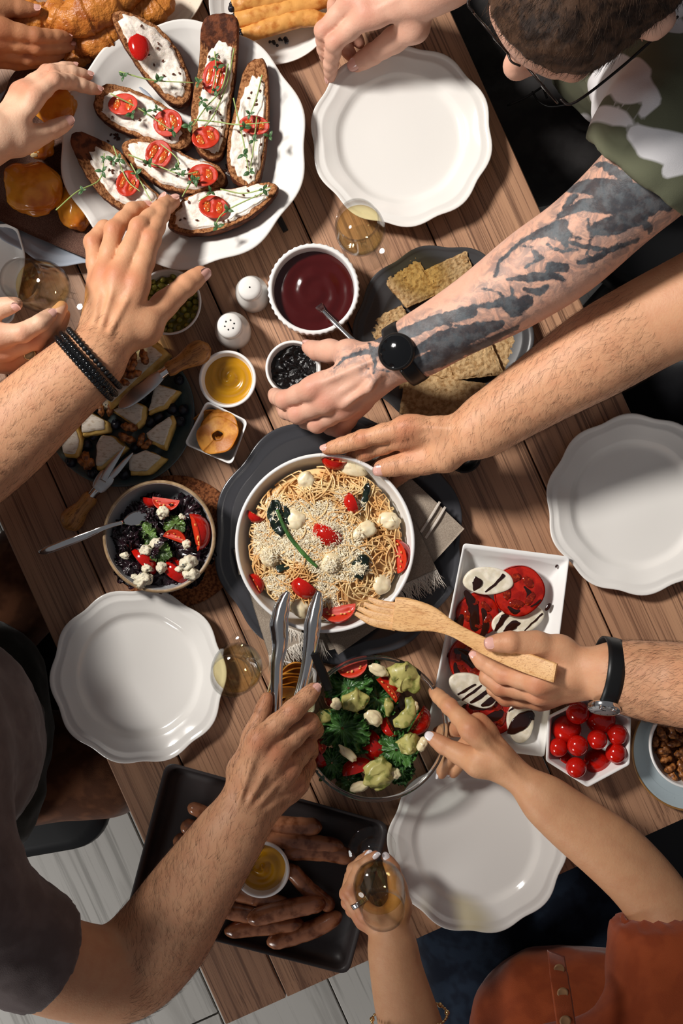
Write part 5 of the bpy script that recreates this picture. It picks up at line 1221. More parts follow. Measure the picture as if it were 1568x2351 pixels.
z = T
for i, (a, b, r, h, bd, lab) in enumerate([((432, 1850), (520, 1888), 16, .020, 0, 'pointed sausage end at the top left of the tray beside the forearm'), ((416, 1893), (505, 1925), 19, .020, 0, 'second sausage end down along the left of the forearm'), ((399, 1925), (490, 1960), 19, .020, 0, 'third sausage end down along the left of the forearm'),
                                           ((395, 1958), (480, 1990), 20, .022, 0, 'fourth sausage end down along the left of the forearm, reddish'), ((382, 1978), (445, 2040), 20, .020, 0, 'fifth sausage end down, tilted, left of the forearm'), ((340, 2028), (470, 2070), 17, .018, -.03, 'thin pointed sausage tip at the far left of the tray'),
                                           ((585, 1884), (740, 1898), 21, .022, -.03, 'browned sausage at the top right of the tray'), ((590, 1912), (790, 1946), 22, .022, -.02, 'pale sausage with a cut end, above the mustard cup'), ((650, 1958), (815, 1972), 21, .022, .06, 'glossy sausage reaching under the foot of the wine glass'),
                                           ((662, 1985), (768, 2085), 19, .020, -.06, 'slanted sausage right of the mustard cup'), ((530, 2052), (668, 2078), 18, .018, 0, 'sausage just below the mustard cup'), ((490, 2082), (600, 2104), 21, .020, 0, 'dark sausage beside the elbow side of the forearm'),
                                           ((516, 2140), (700, 2124), 20, .018, .03, 'sausage lying under two others at the bottom of the tray'), ((613, 2164), (784, 2098), 21, .020, -.05, 'lowest sausage at the bottom right of the tray'), ((568, 2112), (748, 2072), 22, .036, .02, 'shiny pale sausage on top of the lower ones'), ((462, 2120), (480, 2162), 10, .030, 0, 'thin sausage tip poking out below the forearm')]):
    sausage(lab, a, b, r, h, i, bd)

# ------------------------------------------------------------------ ketchup spoon
r = thing('sauce_spoon', 'small steel spoon standing in the dark red ketchup', 'spoon', P(740, 712, .05))
obj('handle', bar([(739, 710, .046), (765, 737, .056), (790, 762, .062), (815, 786, .066), (832, 800, .066)], [4.5, 5.5, 5, 6.5, 7], 0.4, 14, 26, 2.4), M['chrome'], r)
obj('spoon_bowl', bar([(742, 713, .046), (732, 702, .034), (720, 690, .026), (712, 682, .024)], [4, 11, 12, 4], .25, 14, 14), M['chrome'], r)
# ------------------------------------------------------------------ people: builders
def skin_mat(name, col, deep, tattoo=False, hairtone=None):
    t = NT(name); v = t.coord()
    n1 = t.ramp(t.noise(v, 55, 4), 0.35, 0.7); n2 = t.noise(v, 900, 3); n3 = t.noise(v, 300, 4)
    c = t.mix(n1, col, tuple(a * .82 + b * .18 for a, b in zip(col, deep)))
    fl_ = t.n('ShaderNodeMath', operation='MULTIPLY', i_0=t.attr('flush'), i_1=0.62); c = t.mix(fl_.outputs[0], c, deep)
    sp = t.ramp(t.noise(v, 620, 2), 0.66, 0.76); f2 = t.n('ShaderNodeMath', operation='MULTIPLY', i_0=sp, i_1=0.25); c = t.mix(f2.outputs[0], c, deep)
    if tattoo:
        d = t.n('ShaderNodeMath', operation='ADD', i_0=t.attr('ink'))          # signed distance to the drawn strokes, in mm
        w = t.n('ShaderNodeMath', operation='MULTIPLY_ADD', i_0=t.noise(t.coord((1, 1, 1)), 130, 5), i_1=7.0, i_2=-3.5); t.t.links.new(w.outputs[0], d.inputs[1])
        sh = t.n('ShaderNodeMapRange', interpolation_type='SMOOTHSTEP', i_Value=d.outputs[0]); sh.inputs['From Min'].default_value = 20; sh.inputs['From Max'].default_value = 0
        pt = t.ramp(t.noise(t.coord((1, 1, 1), (0.4, 0.2, 0.6)), 62, 5, .6, 1.2), .40, .60); shp = t.n('ShaderNodeMath', operation='MULTIPLY', i_0=sh.outputs[0], i_1=pt); sh2 = t.n('ShaderNodeMath', operation='MULTIPLY', i_0=shp.outputs[0], i_1=.6)
        c = t.mix(sh2.outputs[0], c, c3(98, 98, 102))
        ik = t.n('ShaderNodeMapRange', interpolation_type='SMOOTHSTEP', i_Value=d.outputs[0]); ik.inputs['From Min'].default_value = .7; ik.inputs['From Max'].default_value = -1.2
        ik2 = t.n('ShaderNodeMath', operation='MULTIPLY', i_0=ik.outputs[0], i_1=.93); c = t.mix(ik2.outputs[0], c, t.mix(t.ramp(t.noise(v, 70, 4), .4, .62), c3(46, 54, 62), c3(82, 92, 98)))
    t.set(Base_Color=c, Roughness=.52, Specular_IOR_Level=.40, Subsurface_Weight=.12, Subsurface_Scale=.004); t.b.inputs['Subsurface Radius'].default_value = (1, .35, .2)
    t.set(Normal=t.bump(n3, .26, .0012, t.bump(n2, .32, .0004))); return t.m


SK = {'pale': skin_mat('skin_pale_pink', c3(222, 174, 150), c3(198, 118, 94), True), 'warm': skin_mat('skin_warm', c3(214, 160, 122), c3(186, 100, 66)), 'fair': skin_mat('skin_fair', c3(232, 190, 160), c3(206, 128, 96)), 'tan': skin_mat('skin_tan', c3(200, 142, 102), c3(156, 84, 52)), 'olive': skin_mat('skin_olive', c3(208, 156, 116), c3(176, 100, 68))}
M['nail'] = mat('fingernail', c3(232, 178, 164), .22, .5, coat=.3)
M['nail_white'] = mat('painted_white_nail', c3(236, 228, 230), .12, .5, coat=.5)
M['armhair'] = mat('body_hair', c3(58, 36, 24), .5)
M['hair_brown'] = mat('brown_hair', c3(84, 60, 44), .5, .4, col2=c3(46, 32, 24), ns=60, bump=.4, bs=500)


def vnorm(V, F):
    N = np.zeros_like(V); a, b, c = V[F[:, 0]], V[F[:, 1]], V[F[:, 2]]; fn = np.cross(b - a, c - a)
    for k in range(4):
        m = F[:, k] >= 0; np.add.at(N, F[m, k], fn[m])
    return N / (np.linalg.norm(N, axis=1)[:, None] + 1e-12)


def strands(root, D, N, L, rad, lift=.3, curl=.3, seed=0):
    """thin tapered hairs as three-sided strands"""
    n = len(root); g = np.random.RandomState(seed); B = np.cross(D, N); out = []; sg = g.uniform(-1, 1, n)[:, None] * curl
    tt = (0, .35, .7, 1.0); rr = (1, .85, .55, .08); ang = np.array([0, 2.094, 4.189])
    for t, r in zip(tt, rr):
        p = root + (D * t + N * lift * (t - .6 * t * t) + B * sg * t * t) * L[:, None]
        for a in ang: out.append(p + (N * math.cos(a) + B * math.sin(a)) * rad * r)
    V = np.stack(out, 1).reshape(-1, 3); b = np.arange(n)[:, None, None] * 12; q = []
    for k in range(3):
        for j in range(3): q.append([k * 3 + j, k * 3 + (j + 1) % 3, (k + 1) * 3 + (j + 1) % 3, (k + 1) * 3 + j])
    return V, (b + np.array(q)[None]).reshape(-1, 4)


def nail_mesh(tip, d, up, r, L, W, cream=False):
    """curved nail plate on the back of a fingertip"""
    d = A(d) / np.linalg.norm(d); up = A(up) - d * (A(up) @ d); up /= np.linalg.norm(up); s = np.cross(d, up); n = 9; u, v = np.meshgrid(np.linspace(-1, 1, n), np.linspace(-1, 1, n), indexing='ij')
    k = np.sqrt(np.clip(1 - 0.5 * v * v, 0, 1)); uu = u * k; vv = v * np.sqrt(np.clip(1 - 0.45 * u * u, 0, 1))
    ang = uu * W / r; h = r * np.cos(ang * .92) + .0005; lat = r * np.sin(ang); sink = np.where((np.abs(u) > .99) | (v < -.99), -.0009, 0)
    p = A(tip) + d * (vv * L)[..., None] + s * lat[..., None] + up * (h + sink - np.maximum(vv, 0) ** 2 * r * .16)[..., None]
    V = p.reshape(-1, 3); V = np.vstack([V, V - up * .0008]); G = grid(n, n); m = n * n; idx = np.arange(m).reshape(n, n); F = [G, G[:, ::-1] + m]
    for e in (idx[:, 0], idx[-1, :], idx[::-1, -1], idx[0, ::-1]): F.append(np.stack([e[1:], e[:-1], e[:-1] + m, e[1:] + m], 1)[:, ::-1])
    return V, np.vstack(F)


def limb(arm, fingers, thumb, vox=.0023, flat=.84, ntend=True, pk=.010, palm_flat=.80, extra=(), up=(0, 0, 1), wr=.74, palm_fill=.92, bony=1.0):
    """arm: (px, py, h, r px) shoulder -> wrist; fingers: list of 4 joints each; thumb: CMC, MCP, IP, tip. Returns mesh + joints"""
    pt = lambda q: A(P(q[0], q[1], q[2])); rd = lambda q: PX(q[3], q[2]); up = A(up, ) / np.linalg.norm(up)
    ac = [(pt(q), rd(q)) for q in arm]; ap = spl(A([[*p, r] for p, r in ac]), 4 * (len(ac) - 1) + 1) if len(ac) > 2 else A([[*p, r] for p, r in ac])
    body = [(ap[i][:3], ap[i + 1][:3], ap[i][3], ap[i + 1][3], flat, .02) for i in range(len(ap) - 1)]
    wp, wrr = ac[-1]; mc = [(pt(f[0]), rd(f[0])) for f in fingers]; cen = np.mean([m[0] for m in mc], 0); ax = cen - wp; ax /= np.linalg.norm(ax)
    side = np.cross(ax, up); k = len(mc)
    for i, (m, r) in enumerate(mc):
        off = ((m - wp) @ side) * .42; st = wp + side * np.clip(off, -wrr * .5, wrr * .5) - ax * .004
        body.append((st, m - up * r * .12, wrr * wr * .8, r * 1.04, palm_flat, pk))
        body.append((m, m, r * 1.10, r * 1.10, 1.0, .007))
    for i in range(k - 1): body.append((mc[i][0] - ax * .014 - up * .002, mc[i + 1][0] - ax * .014 - up * .002, mc[i][1] * palm_fill, mc[i + 1][1] * palm_fill, 1.0, pk))
    tp = [(pt(q), rd(q)) for q in thumb]; body.append((wp + (tp[0][0] - wp) * .25, tp[0][0], wrr * wr * .72, tp[0][1], .9, .014)); body.append((tp[0][0], tp[1][0], tp[0][1], tp[1][1], 1.0, .012))
    body.append((tp[0][0], (mc[0][0] + wp) / 2, tp[0][1] * .8, mc[0][1] * .8, 1.0, .014))
    if ntend:
        for m, r in mc: s_ = wp + ax * .012 + up * (wrr * flat * .80); body.append((s_ + side * ((m - wp) @ side) * .35, m + up * r * .62 - ax * .006, .0022, .0030, 1.0, .006 * bony))
    for e in extra: body.append((pt(e[0]), pt(e[1]), PX(e[0][3], e[0][2]), PX(e[1][3], e[1][2]), 1.0, e[2]))
    chains = [[(pt(q), rd(q)) for q in f] for f in fingers]; th = tp[1:]
    allp = [b[0] for b in body] + [b[1] for b in body] + [p for f in chains for p, r in f] + [p for p, r in th]; mr = max(max(b[2], b[3]) for b in body) + .02
    lo, hi = np.min(allp, 0) - mr, np.max(allp, 0) + mr; g = Sdf(lo, hi, vox)

    def add(f, b, k):
        r = max(b[2], b[3]) + k + 3 * vox; sl, X, Y, Z = g.box(np.minimum(b[0], b[1]) - r, np.maximum(b[0], b[1]) + r)
        f[sl] = smin(f[sl], cone_d(X, Y, Z, b[0], b[1], b[2], b[3], b[4], up), k)
    for b in body: add(g.f, b, b[5])
    tot = g.f.copy()
    for ci, ch in enumerate(chains + [[(tp[1][0], tp[1][1])] + th[1:]]):
        pts = [c[0] for c in ch]; m_ = max(c[1] for c in ch) + .03; sl, X, Y, Z = g.box(np.min(pts, 0) - m_, np.max(pts, 0) + m_)
        fld = np.full(tot[sl].shape, .5, np.float32)
        for a, b in zip(ch[:-1], ch[1:]):
            fld = smin(fld, cone_d(X, Y, Z, a[0], b[0], a[1], b[1]), .0035)
            mid = (a[0] + b[0]) / 2 - up * .001; rm = (a[1] + b[1]) / 2; fld = smin(fld, cone_d(X, Y, Z, mid, mid, rm * .98, rm * .98), .006)
        for a in ch[1:-1]: fld = smin(fld, cone_d(X, Y, Z, a[0], a[0], a[1] * 1.07, a[1] * 1.07), .004)
        tot[sl] = np.minimum(tot[sl], smin(g.f[sl], fld, .0075 if ci < k else .011))
    g.f = tot; V, F = g.mesh(); fl_ = np.zeros(len(V))
    for ch in chains: 
        for j, s in ((0, .014), (1, .010), (3, .009)): fl_ += np.exp(-np.sum((V - (ch[j][0] + up * ch[j][1] * .7 * (j < 2))) ** 2, 1) / s ** 2)
    for j, s in ((2, .011), (3, .011)): fl_ += .8 * np.exp(-np.sum((V - tp[j][0]) ** 2, 1) / s ** 2)
    return dict(V=V, F=F, flush=np.clip(fl_, 0, 1), chains=chains, thumb=tp, ac=ac, up=up)


def person(label, loc): return thing('person', label, 'person', loc)


def body_obj(p, limbs, m, extra=None, strokes=None, name='body'):
    parts = [(l['V'], l['F']) for l in limbs] + (extra or []); V, F = join(*parts)
    # tie the arms to the neck inside the clothes, so the body is one surface
    ext = parts[-1]; base = len(V) - len(ext[0]); low = ext[0][ext[0][:, 2] < ext[0][:, 2].min() + .004].mean(0) if extra else limbs[0]['ac'][0][0]
    fq = lambda VF, pt: VF[1][np.argmin(np.sum((VF[0][VF[1][:, 0]] - pt) ** 2, 1))]
    k0 = 0; add = []
    for l in limbs:
        if extra:
            a = fq((l['V'], l['F']), l['ac'][0][0] + A((0, 0, .001))) + k0; b = fq(ext, low) + base; b = b[::-1]
            sh_ = np.argmin([np.sum((V[a] - V[np.roll(b, r)]) ** 2) for r in range(4)]); b = np.roll(b, sh_)
            add += [[a[i], a[(i + 1) % 4], b[(i + 1) % 4], b[i]] for i in range(4)]
        k0 += len(l['V'])
    if add: F = np.vstack([F, np.array(add)]); o = obj(name, (V, F), m, p)
    fl_ = np.concatenate([l['flush'] for l in limbs] + [np.zeros(len(e[0])) for e in (extra or [])]); attr(o, 'flush', fl_)
    if strokes is not None: attr(o, 'ink', stroke_field(V, strokes) * 1000)
    return o


def surf_h(V, px, py, h=.2):
    """height over the table of the top of a surface met at a photo pixel"""
    for _ in range(5):
        q = P(px, py, h); m = (np.abs(V[:, 0] - q.x) < .007) & (np.abs(V[:, 1] - q.y) < .007)
        if not m.any(): return h
        h = V[m, 2].max() - T
    return h


def stroke_field(V, strokes):
    """signed distance (m) in plan to a set of drawn strokes [(px, py, r px, h), ...]"""
    d = np.full(len(V), .06)
    for st in strokes:
        st = [(s[0], s[1], s[2], surf_h(V, s[0], s[1], s[3])) for s in st]
        q = [(A(P(s[0], s[1], s[3])[:2]), PX(s[2], s[3])) for s in st]
        if len(q) == 1: q = q * 2
        for (a, ra), (b, rb) in zip(q[:-1], q[1:]):
            ab = b - a; t = np.clip(((V[:, :2] - a) @ ab) / max(1e-9, ab @ ab), 0, 1); e = V[:, :2] - a - t[:, None] * ab
            d = np.minimum(d, np.hypot(e[:, 0], e[:, 1]) - (ra + (rb - ra) * t))
    return d


def nails(p, l, spec, m=None, long=1.0):
    """spec: {finger index or 't': up hint}"""
    for k, upv in spec.items():
        ch = l['thumb'] if k == 't' else l['chains'][k]; (a, ra), (b, rb) = ch[-2], ch[-1]; d = b - a; d /= np.linalg.norm(d); up = upv if upv is not None else l['up']
        wide = 1.12 if k == 't' else .95
        obj('fingernail', nail_mesh(b + d * rb * .05, d, up, rb * 1.0, rb * .92 * long, rb * .80 * wide), m or M['nail'], p)


def arm_hair(p, l, n, seed, rng=(0, 1), L=(.007, .014)):
    V, F = l['V'], l['F']; N = vnorm(V, F); ac = l['ac']; pts = A([a[0] for a in ac]); g = np.random.RandomState(seed)
    # arc-length position of each vertex along the arm
    best = np.full(len(V), 9.0); tpos = np.zeros(len(V)); dirv = np.zeros((len(V), 3)); tot = len(pts) - 1
    for i in range(tot):
        ab = pts[i + 1] - pts[i]; t = ((V - pts[i]) @ ab) / (ab @ ab); tc = np.clip(t, 0, 1.5 if i == tot - 1 else 1); dd = np.linalg.norm(V - pts[i] - tc[:, None] * ab, axis=1); m = dd < best
        best[m] = dd[m]; tpos[m] = (i + tc[m]) / tot; dirv[m] = ab / np.linalg.norm(ab)
    ok = np.where((tpos > rng[0]) & (tpos < rng[1]) & (N[:, 2] > -.25))[0]; w = np.clip(1.15 - np.abs(tpos[ok] - .62) * 1.0, .1, 1); w = w / w.sum(); idx = g.choice(ok, n, p=w)
    D = dirv[idx] + np.cross(N[idx], dirv[idx]) * g.normal(.5, .45, n)[:, None]; D -= N[idx] * (D * N[idx]).sum(1)[:, None]; D /= np.linalg.norm(D, axis=1)[:, None]
    VF = strands(V[idx] + g.normal(0, .0008, (n, 3)), D, N[idx], g.uniform(*L, n), .00009, .22, .5, seed)
    obj('arm_hair', VF, M['armhair'], p, kind='stuff')


def band(c, axis, rx, rz, width, th, n=56, upv=(0, 0, 1), bulge=0.0):
    """closed strap round a wrist: c centre, axis along the arm, half sizes across (rx) and along up (rz)"""
    ax = A(axis) / np.linalg.norm(axis); upv = A(upv) - ax * (A(upv) @ ax); upv /= np.linalg.norm(upv); s = np.cross(ax, upv); u = circ(n); Rs = []
    for w, o in [(-.5, 0), (-.5, th), (-.25, th + bulge), (.25, th + bulge), (.5, th), (.5, 0), (-.5, 0)]:
        Rs.append(A(c) + ax * (w * width) + u[:, :1] * (rx + o) * s + u[:, 1:] * (rz + o) * upv)
    return rings(Rs, False, False)


def fit(l, c, axis, upv=(0, 0, 1), half=.006, pad=.0004):
    """centre and half sizes of a limb's section at c"""
    ax = A(axis) / np.linalg.norm(axis); u = A(upv) - ax * (A(upv) @ ax); u /= np.linalg.norm(u); s = np.cross(ax, u); V = l['V'] - A(c); m = (np.abs(V @ ax) < half) & (np.linalg.norm(V, axis=1) < .075)
    a, b = V[m] @ s, V[m] @ u; c2 = A(c) + s * (a.max() + a.min()) / 2 + u * (b.max() + b.min()) / 2
    return c2, (a.max() - a.min()) / 2 + pad, (b.max() - b.min()) / 2 + pad


def soft(caps, k=.03, vox=.008, cut=None): return sdf_blob(caps, k, vox, cut)


def head_parts(c, yaw, pitch, sc=1.0, roll=0.0):
    """caps for a head (world): returns function mapping local (f, s, z) metres to world"""
    R_ = Matrix.Rotation(yaw, 3, 'Z') @ Matrix.Rotation(pitch, 3, 'Y') @ Matrix.Rotation(roll, 3, 'X'); Rm = A(R_)
    return (lambda f, s, z: A(c) + Rm @ (A((f, s, z)) * sc)), Rm


def head_mesh(w, vox=.0035):
    caps = [(w(-.022, 0, .012), w(.030, 0, .018), .0800, .0720), (w(-.03, 0, -.01), w(.03, 0, -.03), .070, .060), (w(.035, 0, -.03), w(.052, 0, -.082), .056, .036), (w(.062, 0, -.100), w(.066, 0, -.104), .022, .020),
            (w(.086, 0, .002), w(.106, 0, -.036), .0085, .0125), (w(.103, 0, -.040), w(.098, 0, -.043), .013, .011), (w(.094, .012, -.042), w(.090, .014, -.042), .0075, .007), (w(.094, -.012, -.042), w(.090, -.014, -.042), .0075, .007),
            (w(.078, .034, .014), w(.082, .012, .010), .014, .013), (w(.078, -.034, .014), w(.082, -.012, .010), .014, .013), (w(.066, .040, -.030), w(.070, .034, -.040), .020, .018), (w(.066, -.040, -.030), w(.070, -.034, -.040), .020, .018),
            (w(.080, .016, -.068), w(.080, -.016, -.068), .0075, .0075), (w(.078, .013, -.078), w(.078, -.013, -.078), .0075, .0075), (w(-.01, 0, -.06), w(-.045, 0, -.15), .054, .060)]
    for s in (-1, 1): caps += [(w(-.004, s * .079, .010), w(-.002, s * .076, -.026), .014, .008), (w(-.016, s * .085, .014), w(-.012, s * .080, -.014), .008, .007)]
    return soft(caps, .010, vox)


def head_extras(p, w, hairm, iris=(70, 50, 36), vox=.004):
    for s in (-1, 1):
        V, F = ball(.0115, nu=18, nv=12); obj('eye', (V + w(.0745, s * .0315, -.004), F), M['eye'], p)
        obj('eyebrow', tube([w(.088, s * .014, .019), w(.089, s * .030, .024), w(.077, s * .050, .018)], [.002, .0034, .0012], 8, 10, flat=.6), hairm, p)
    obj('lips', tube([w(.0835, .024, -.074), w(.0905, .010, -.0715), w(.091, 0, -.0725), w(.0905, -.010, -.0715), w(.0835, -.024, -.074)], [.001, .0052, .0056, .0052, .001], 10, 16, flat=1.1), M['lip'], p)


M['eye'] = mat('eye', c3(230, 226, 220), .1, coat=.4); M['lip'] = mat('lips', c3(190, 106, 94), .35)


def hair_cap(p, w, Rm, m, back=-.06, front=.045, long=0.0, vox=.004, tex=900, seed=0):
    caps = [(w(-.024, 0, .018), w(.028, 0, .026), .0845, .0745), (w(-.04, 0, -.02), w(-.02, 0, -.03), .074, .066)]
    if long: caps += [(w(-.05, 0, -.02), w(-.075, 0, -long), .075, .055)]
    n1 = Rm @ A((.80, 0, -.60)); V, F = soft(caps, .012, vox, [(w(.072, 0, .022), n1)] + ([] if long else [(w(0, 0, -.075), Rm @ A((.12, 0, -1.0)))]))
    V = V + .0016 * vn(V, 170, seed)[:, None] * vnorm(V, F); o = obj('hair', (V, F), m, p)
    if tex:
        N = vnorm(V, F); g = np.random.RandomState(seed); ok = np.where((N @ (Rm @ A((.8, 0, -.6)))) < .93)[0]; idx = g.choice(ok, tex); crown = w(-.05, 0, .1); D = V[idx] - crown; D -= N[idx] * (D * N[idx]).sum(1)[:, None]; D += g.normal(0, .02, D.shape); D /= np.linalg.norm(D, axis=1)[:, None] + 1e-9
        VF = strands(V[idx] - N[idx] * .001, D, N[idx], g.uniform(.010, .022, tex), .00022, .22, .25, seed); q = obj('hair_strands', VF, m, o, kind='stuff')
    return o


def legs(p, hip, knees, feet, m, r=(.085, .062), name='trousers', shoe=None):
    caps = []
    hl = [A(hip) + A((s[0], s[1], 0)) for s in knees_off(hip, knees)]
    for h_, k_, f_ in zip(hl, knees, feet): caps += [(h_, A(k_), r[0] * 1.12, r[1] * 1.1), (A(k_), A(f_) + A((0, 0, .06)), r[1], .045)]
    caps.append((hl[0], hl[1], r[0] * 1.25, r[0] * 1.25)); V, F = soft(caps, .03, .008); V = V + .004 * fbm(V, 16, 5, 2)[:, None] * vnorm(V, F)
    o = obj(name, (V, F), m, p)
    for k_, f_ in zip(knees, feet):
        d = A(f_) - A(k_); d[2] = 0; q = A(k_) - A(hip); q[2] = 0; q /= np.linalg.norm(q) + 1e-9; f0 = A(f_); f0[2] = .045
        V, F = soft([(f0 - q * .05, f0 + q * .14, .042, .036, .8), (f0, f0 + A((0, 0, .05)), .045, .042)], .02, .007, [((0, 0, .002), (0, 0, -1))]); obj('shoe', (V, F), M['black'], p)
    return o


def knees_off(hip, knees):
    d = A(knees[0]) - A(knees[1]); d[2] = 0; d /= np.linalg.norm(d) + 1e-9; return [d * .085, -d * .085]


def cloth_mat(name, col, col2=None, b=.4):
    return mat(name, col, .9, .1, col2=col2 or tuple(x * .8 for x in col), ns=30, bump=b, bs=900, det=2, sheen=.2)
# ------------------------------------------------------------------ person: tattooed man (upper right)
TAT = [[(968, 850, 7, .15), (1040, 818, 9, .17), (1120, 782, 8, .19), (1190, 748, 5, .2)], [(1205, 662, 4, .2), (1240, 668, 9, .2), (1262, 655, 5, .2)], [(1172, 655, 3, .2), (1180, 672, 4, .2), (1170, 684, 3, .2)], [(1110, 660, 3, .2), (1140, 668, 4, .2), (1160, 680, 3, .2)], [(1300, 520, 4, .25), (1318, 540, 5, .25), (1336, 545, 3, .25)], [(1352, 500, 5, .27), (1362, 540, 4, .27), (1350, 580, 3, .26)], [(1020, 742, 3, .18), (1060, 748, 3, .18), (1100, 740, 3, .19)], [(1200, 560, 2.5, .22), (1222, 566, 4, .22), (1228, 590, 2.5, .22)], [(1405, 470, 6, .28), (1440, 485, 8, .28), (1500, 520, 7, .28)], [(1255, 560, 3, .23), (1288, 575, 4, .23), (1330, 570, 3, .24)], [(925, 768, 16, .17), (1000, 735, 15, .18), (1085, 716, 12, .2)], [(950, 806, 10, .17), (1010, 778, 18, .18), (1090, 760, 20, .2), (1150, 742, 10, .2)], [(960, 835, 14, .17), (1030, 800, 16, .18), (1090, 775, 8, .2)], [(985, 735, 5, .18), (1060, 708, 5, .2), (1130, 698, 7, .2), (1180, 690, 13, .2)],
       [(1150, 690, 9, .2), (1185, 706, 20, .21), (1212, 690, 14, .21)], [(1165, 640, 3, .21), (1215, 636, 11, .22), (1270, 630, 9, .23), (1300, 642, 3, .24)], [(1268, 611, 13, .23), (1300, 612, 9, .24)], [(1138, 632, 5, .2), (1146, 602, 5, .21), (1175, 572, 5, .22), (1208, 546, 6, .23), (1235, 536, 12, .24)],
       [(1240, 534, 13, .24), (1285, 520, 20, .25), (1302, 562, 6, .25)], [(1270, 546, 4, .24), (1340, 562, 5, .25), (1400, 572, 5, .26), (1470, 545, 5, .28)], [(1330, 420, 16, .28), (1400, 430, 23, .29), (1480, 448, 22, .3), (1540, 470, 12, .3)], [(1290, 490, 9, .26), (1340, 466, 15, .27), (1420, 465, 22, .28), (1500, 472, 18, .3)],
       [(1372, 522, 16, .27), (1420, 510, 22, .28), (1480, 498, 12, .29)], [(1380, 366, 6, .29), (1412, 388, 11, .3), (1445, 412, 9, .3)], [(1300, 470, 7, .26), (1322, 446, 9, .27)], [(1225, 575, 5, .23), (1245, 590, 6, .23), (1208, 612, 3, .23)], [(1330, 600, 5, .25), (1370, 590, 9, .26), (1420, 560, 5, .27)],
       [(766, 845, 1.6, .14), (790, 822, 4, .14), (830, 808, 7, .15), (878, 803, 6.5, .15)], [(828, 800, 2.5, .15), (880, 794, 2.5, .15)], [(848, 785, 3.5, .15), (855, 805, 6, .15), (862, 830, 4.5, .15), (858, 855, 1.5, .15)], [(845, 844, 2.2, .15), (896, 851, 1.8, .15)], [(850, 768, 7, .15), (872, 776, 9, .15), (888, 788, 6, .15)], [(868, 812, 5, .15), (892, 814, 6, .15)]]
M['olive'] = cloth_mat('olive_knit', c3(104, 106, 84))
cm = NT('camo_knit'); cn = cm.noise(cm.coord(), 800, 2); f = cm.n('ShaderNodeMapRange', i_Value=cm.attr('ink')); f.inputs['From Min'].default_value = 1.2; f.inputs['From Max'].default_value = -1.2
cm.set(Base_Color=cm.mix(f.outputs[0], c3(100, 102, 80), c3(226, 224, 226)), Roughness=.9, Normal=cm.bump(cn, .25, .0006)); M['camo'] = cm.m
p1 = person('man in camouflage T-shirt and glasses with a tattooed forearm, leaning over the table', P(1440, 120, -.75))
F_ = limb([(1530, 380, .30, 92), (1480, 415, .30, 88), (1400, 490, .27, 84), (1310, 570, .24, 84), (1230, 625, .22, 82), (1140, 687, .20, 73), (1020, 758, .175, 60), (925, 815, .155, 55)],
          [[(716, 893, .118, 24), (654, 918, .085, 21), (636, 912, .058, 17), (629, 904, .040, 14)], [(752, 922, .116, 24), (684, 950, .085, 22), (658, 944, .058, 18), (648, 930, .040, 15)], [(788, 938, .108, 22), (728, 972, .082, 21), (702, 966, .058, 17), (690, 952, .04, 14)], [(816, 936, .094, 20), (785, 988, .062, 18), (758, 982, .046, 15), (742, 970, .036, 13)]],
          [(800, 812, .120, 27), (757, 806, .088, 24), (729, 806, .066, 21), (708, 797, .048, 16)], extra=[((872, 852, .161, 5), (846, 892, .152, 5), .012), ((846, 892, .152, 5), (790, 930, .130, 5), .012)], flat=.86)
E_ = limb([(1180, -210, .24, 84), (1080, -110, .20, 70), (985, -28, .150, 58)],
          [[(840, 36, .122, 26), (768, 98, .090, 20), (760, 146, .058, 16), (758, 178, .034, 12.5)], [(806, 4, .118, 25), (743, 70, .088, 20), (745, 112, .058, 16), (752, 140, .036, 13)], [(782, -40, .108, 23), (765, 60, .055, 18), (790, 105, .034, 15), (808, 130, .026, 13)], [(780, -70, .096, 20), (790, 30, .050, 16), (812, 78, .034, 14), (826, 100, .028, 12)]],
          [(950, 62, .112, 31), (904, 92, .082, 26), (856, 124, .052, 22), (820, 146, .036, 19)], flat=.8, pk=.012)
hc = P(1358, -64, .462); yaw = math.radians(-135); w, Rm = head_parts(hc, yaw, math.radians(22), 1.0)
b = body_obj(p1, [F_, E_], SK['pale'], [head_mesh(w)], TAT)
nails(p1, E_, {'t': (0, -.25, 1), 0: (-.6, -.1, .6)}); nails(p1, F_, {'t': (.2, .6, .6)})
M['temple'] = mat('dark_glasses_frame', c3(40, 34, 32), .3, .5, metal=.6)
eg = obj('eyeglasses', join(*([tube([w(.101 + .002 * math.cos(a), s * .034 + .026 * math.cos(a), -.004 + .021 * math.sin(a)) for a in np.linspace(0, 6.283, 25)], .0011, 8) for s in (-1, 1)] + [tube([w(.103, .009, .002), w(.106, 0, .004), w(.103, -.009, .002)], .0012, 8, 8)]
    + [tube([w(.099, s * .060, .004), w(.092, s * .073, .004), w(.040, s * .083, .004), w(-.010, s * .088, .006), w(-.026, s * .088, -.012)], .0014, 8, 20) for s in (-1, 1)])), M['temple'], p1)
for s in (-1, 1): obj('lens', rings([A([w(.101 + .002 * math.cos(a) + dz_, s * .034 + .026 * math.cos(a) * q, -.004 + .021 * math.sin(a) * q) for a in np.linspace(0, 6.283, 25)[:-1]]) for q, dz_ in ((.2, -.0005), (.97, -.0005), (.97, .0005), (.2, .0005))]), M['glass'], eg)
head_extras(p1, w, M['hair_brown']); hair_cap(p1, w, Rm, M['hair_brown'], tex=9000, seed=3)
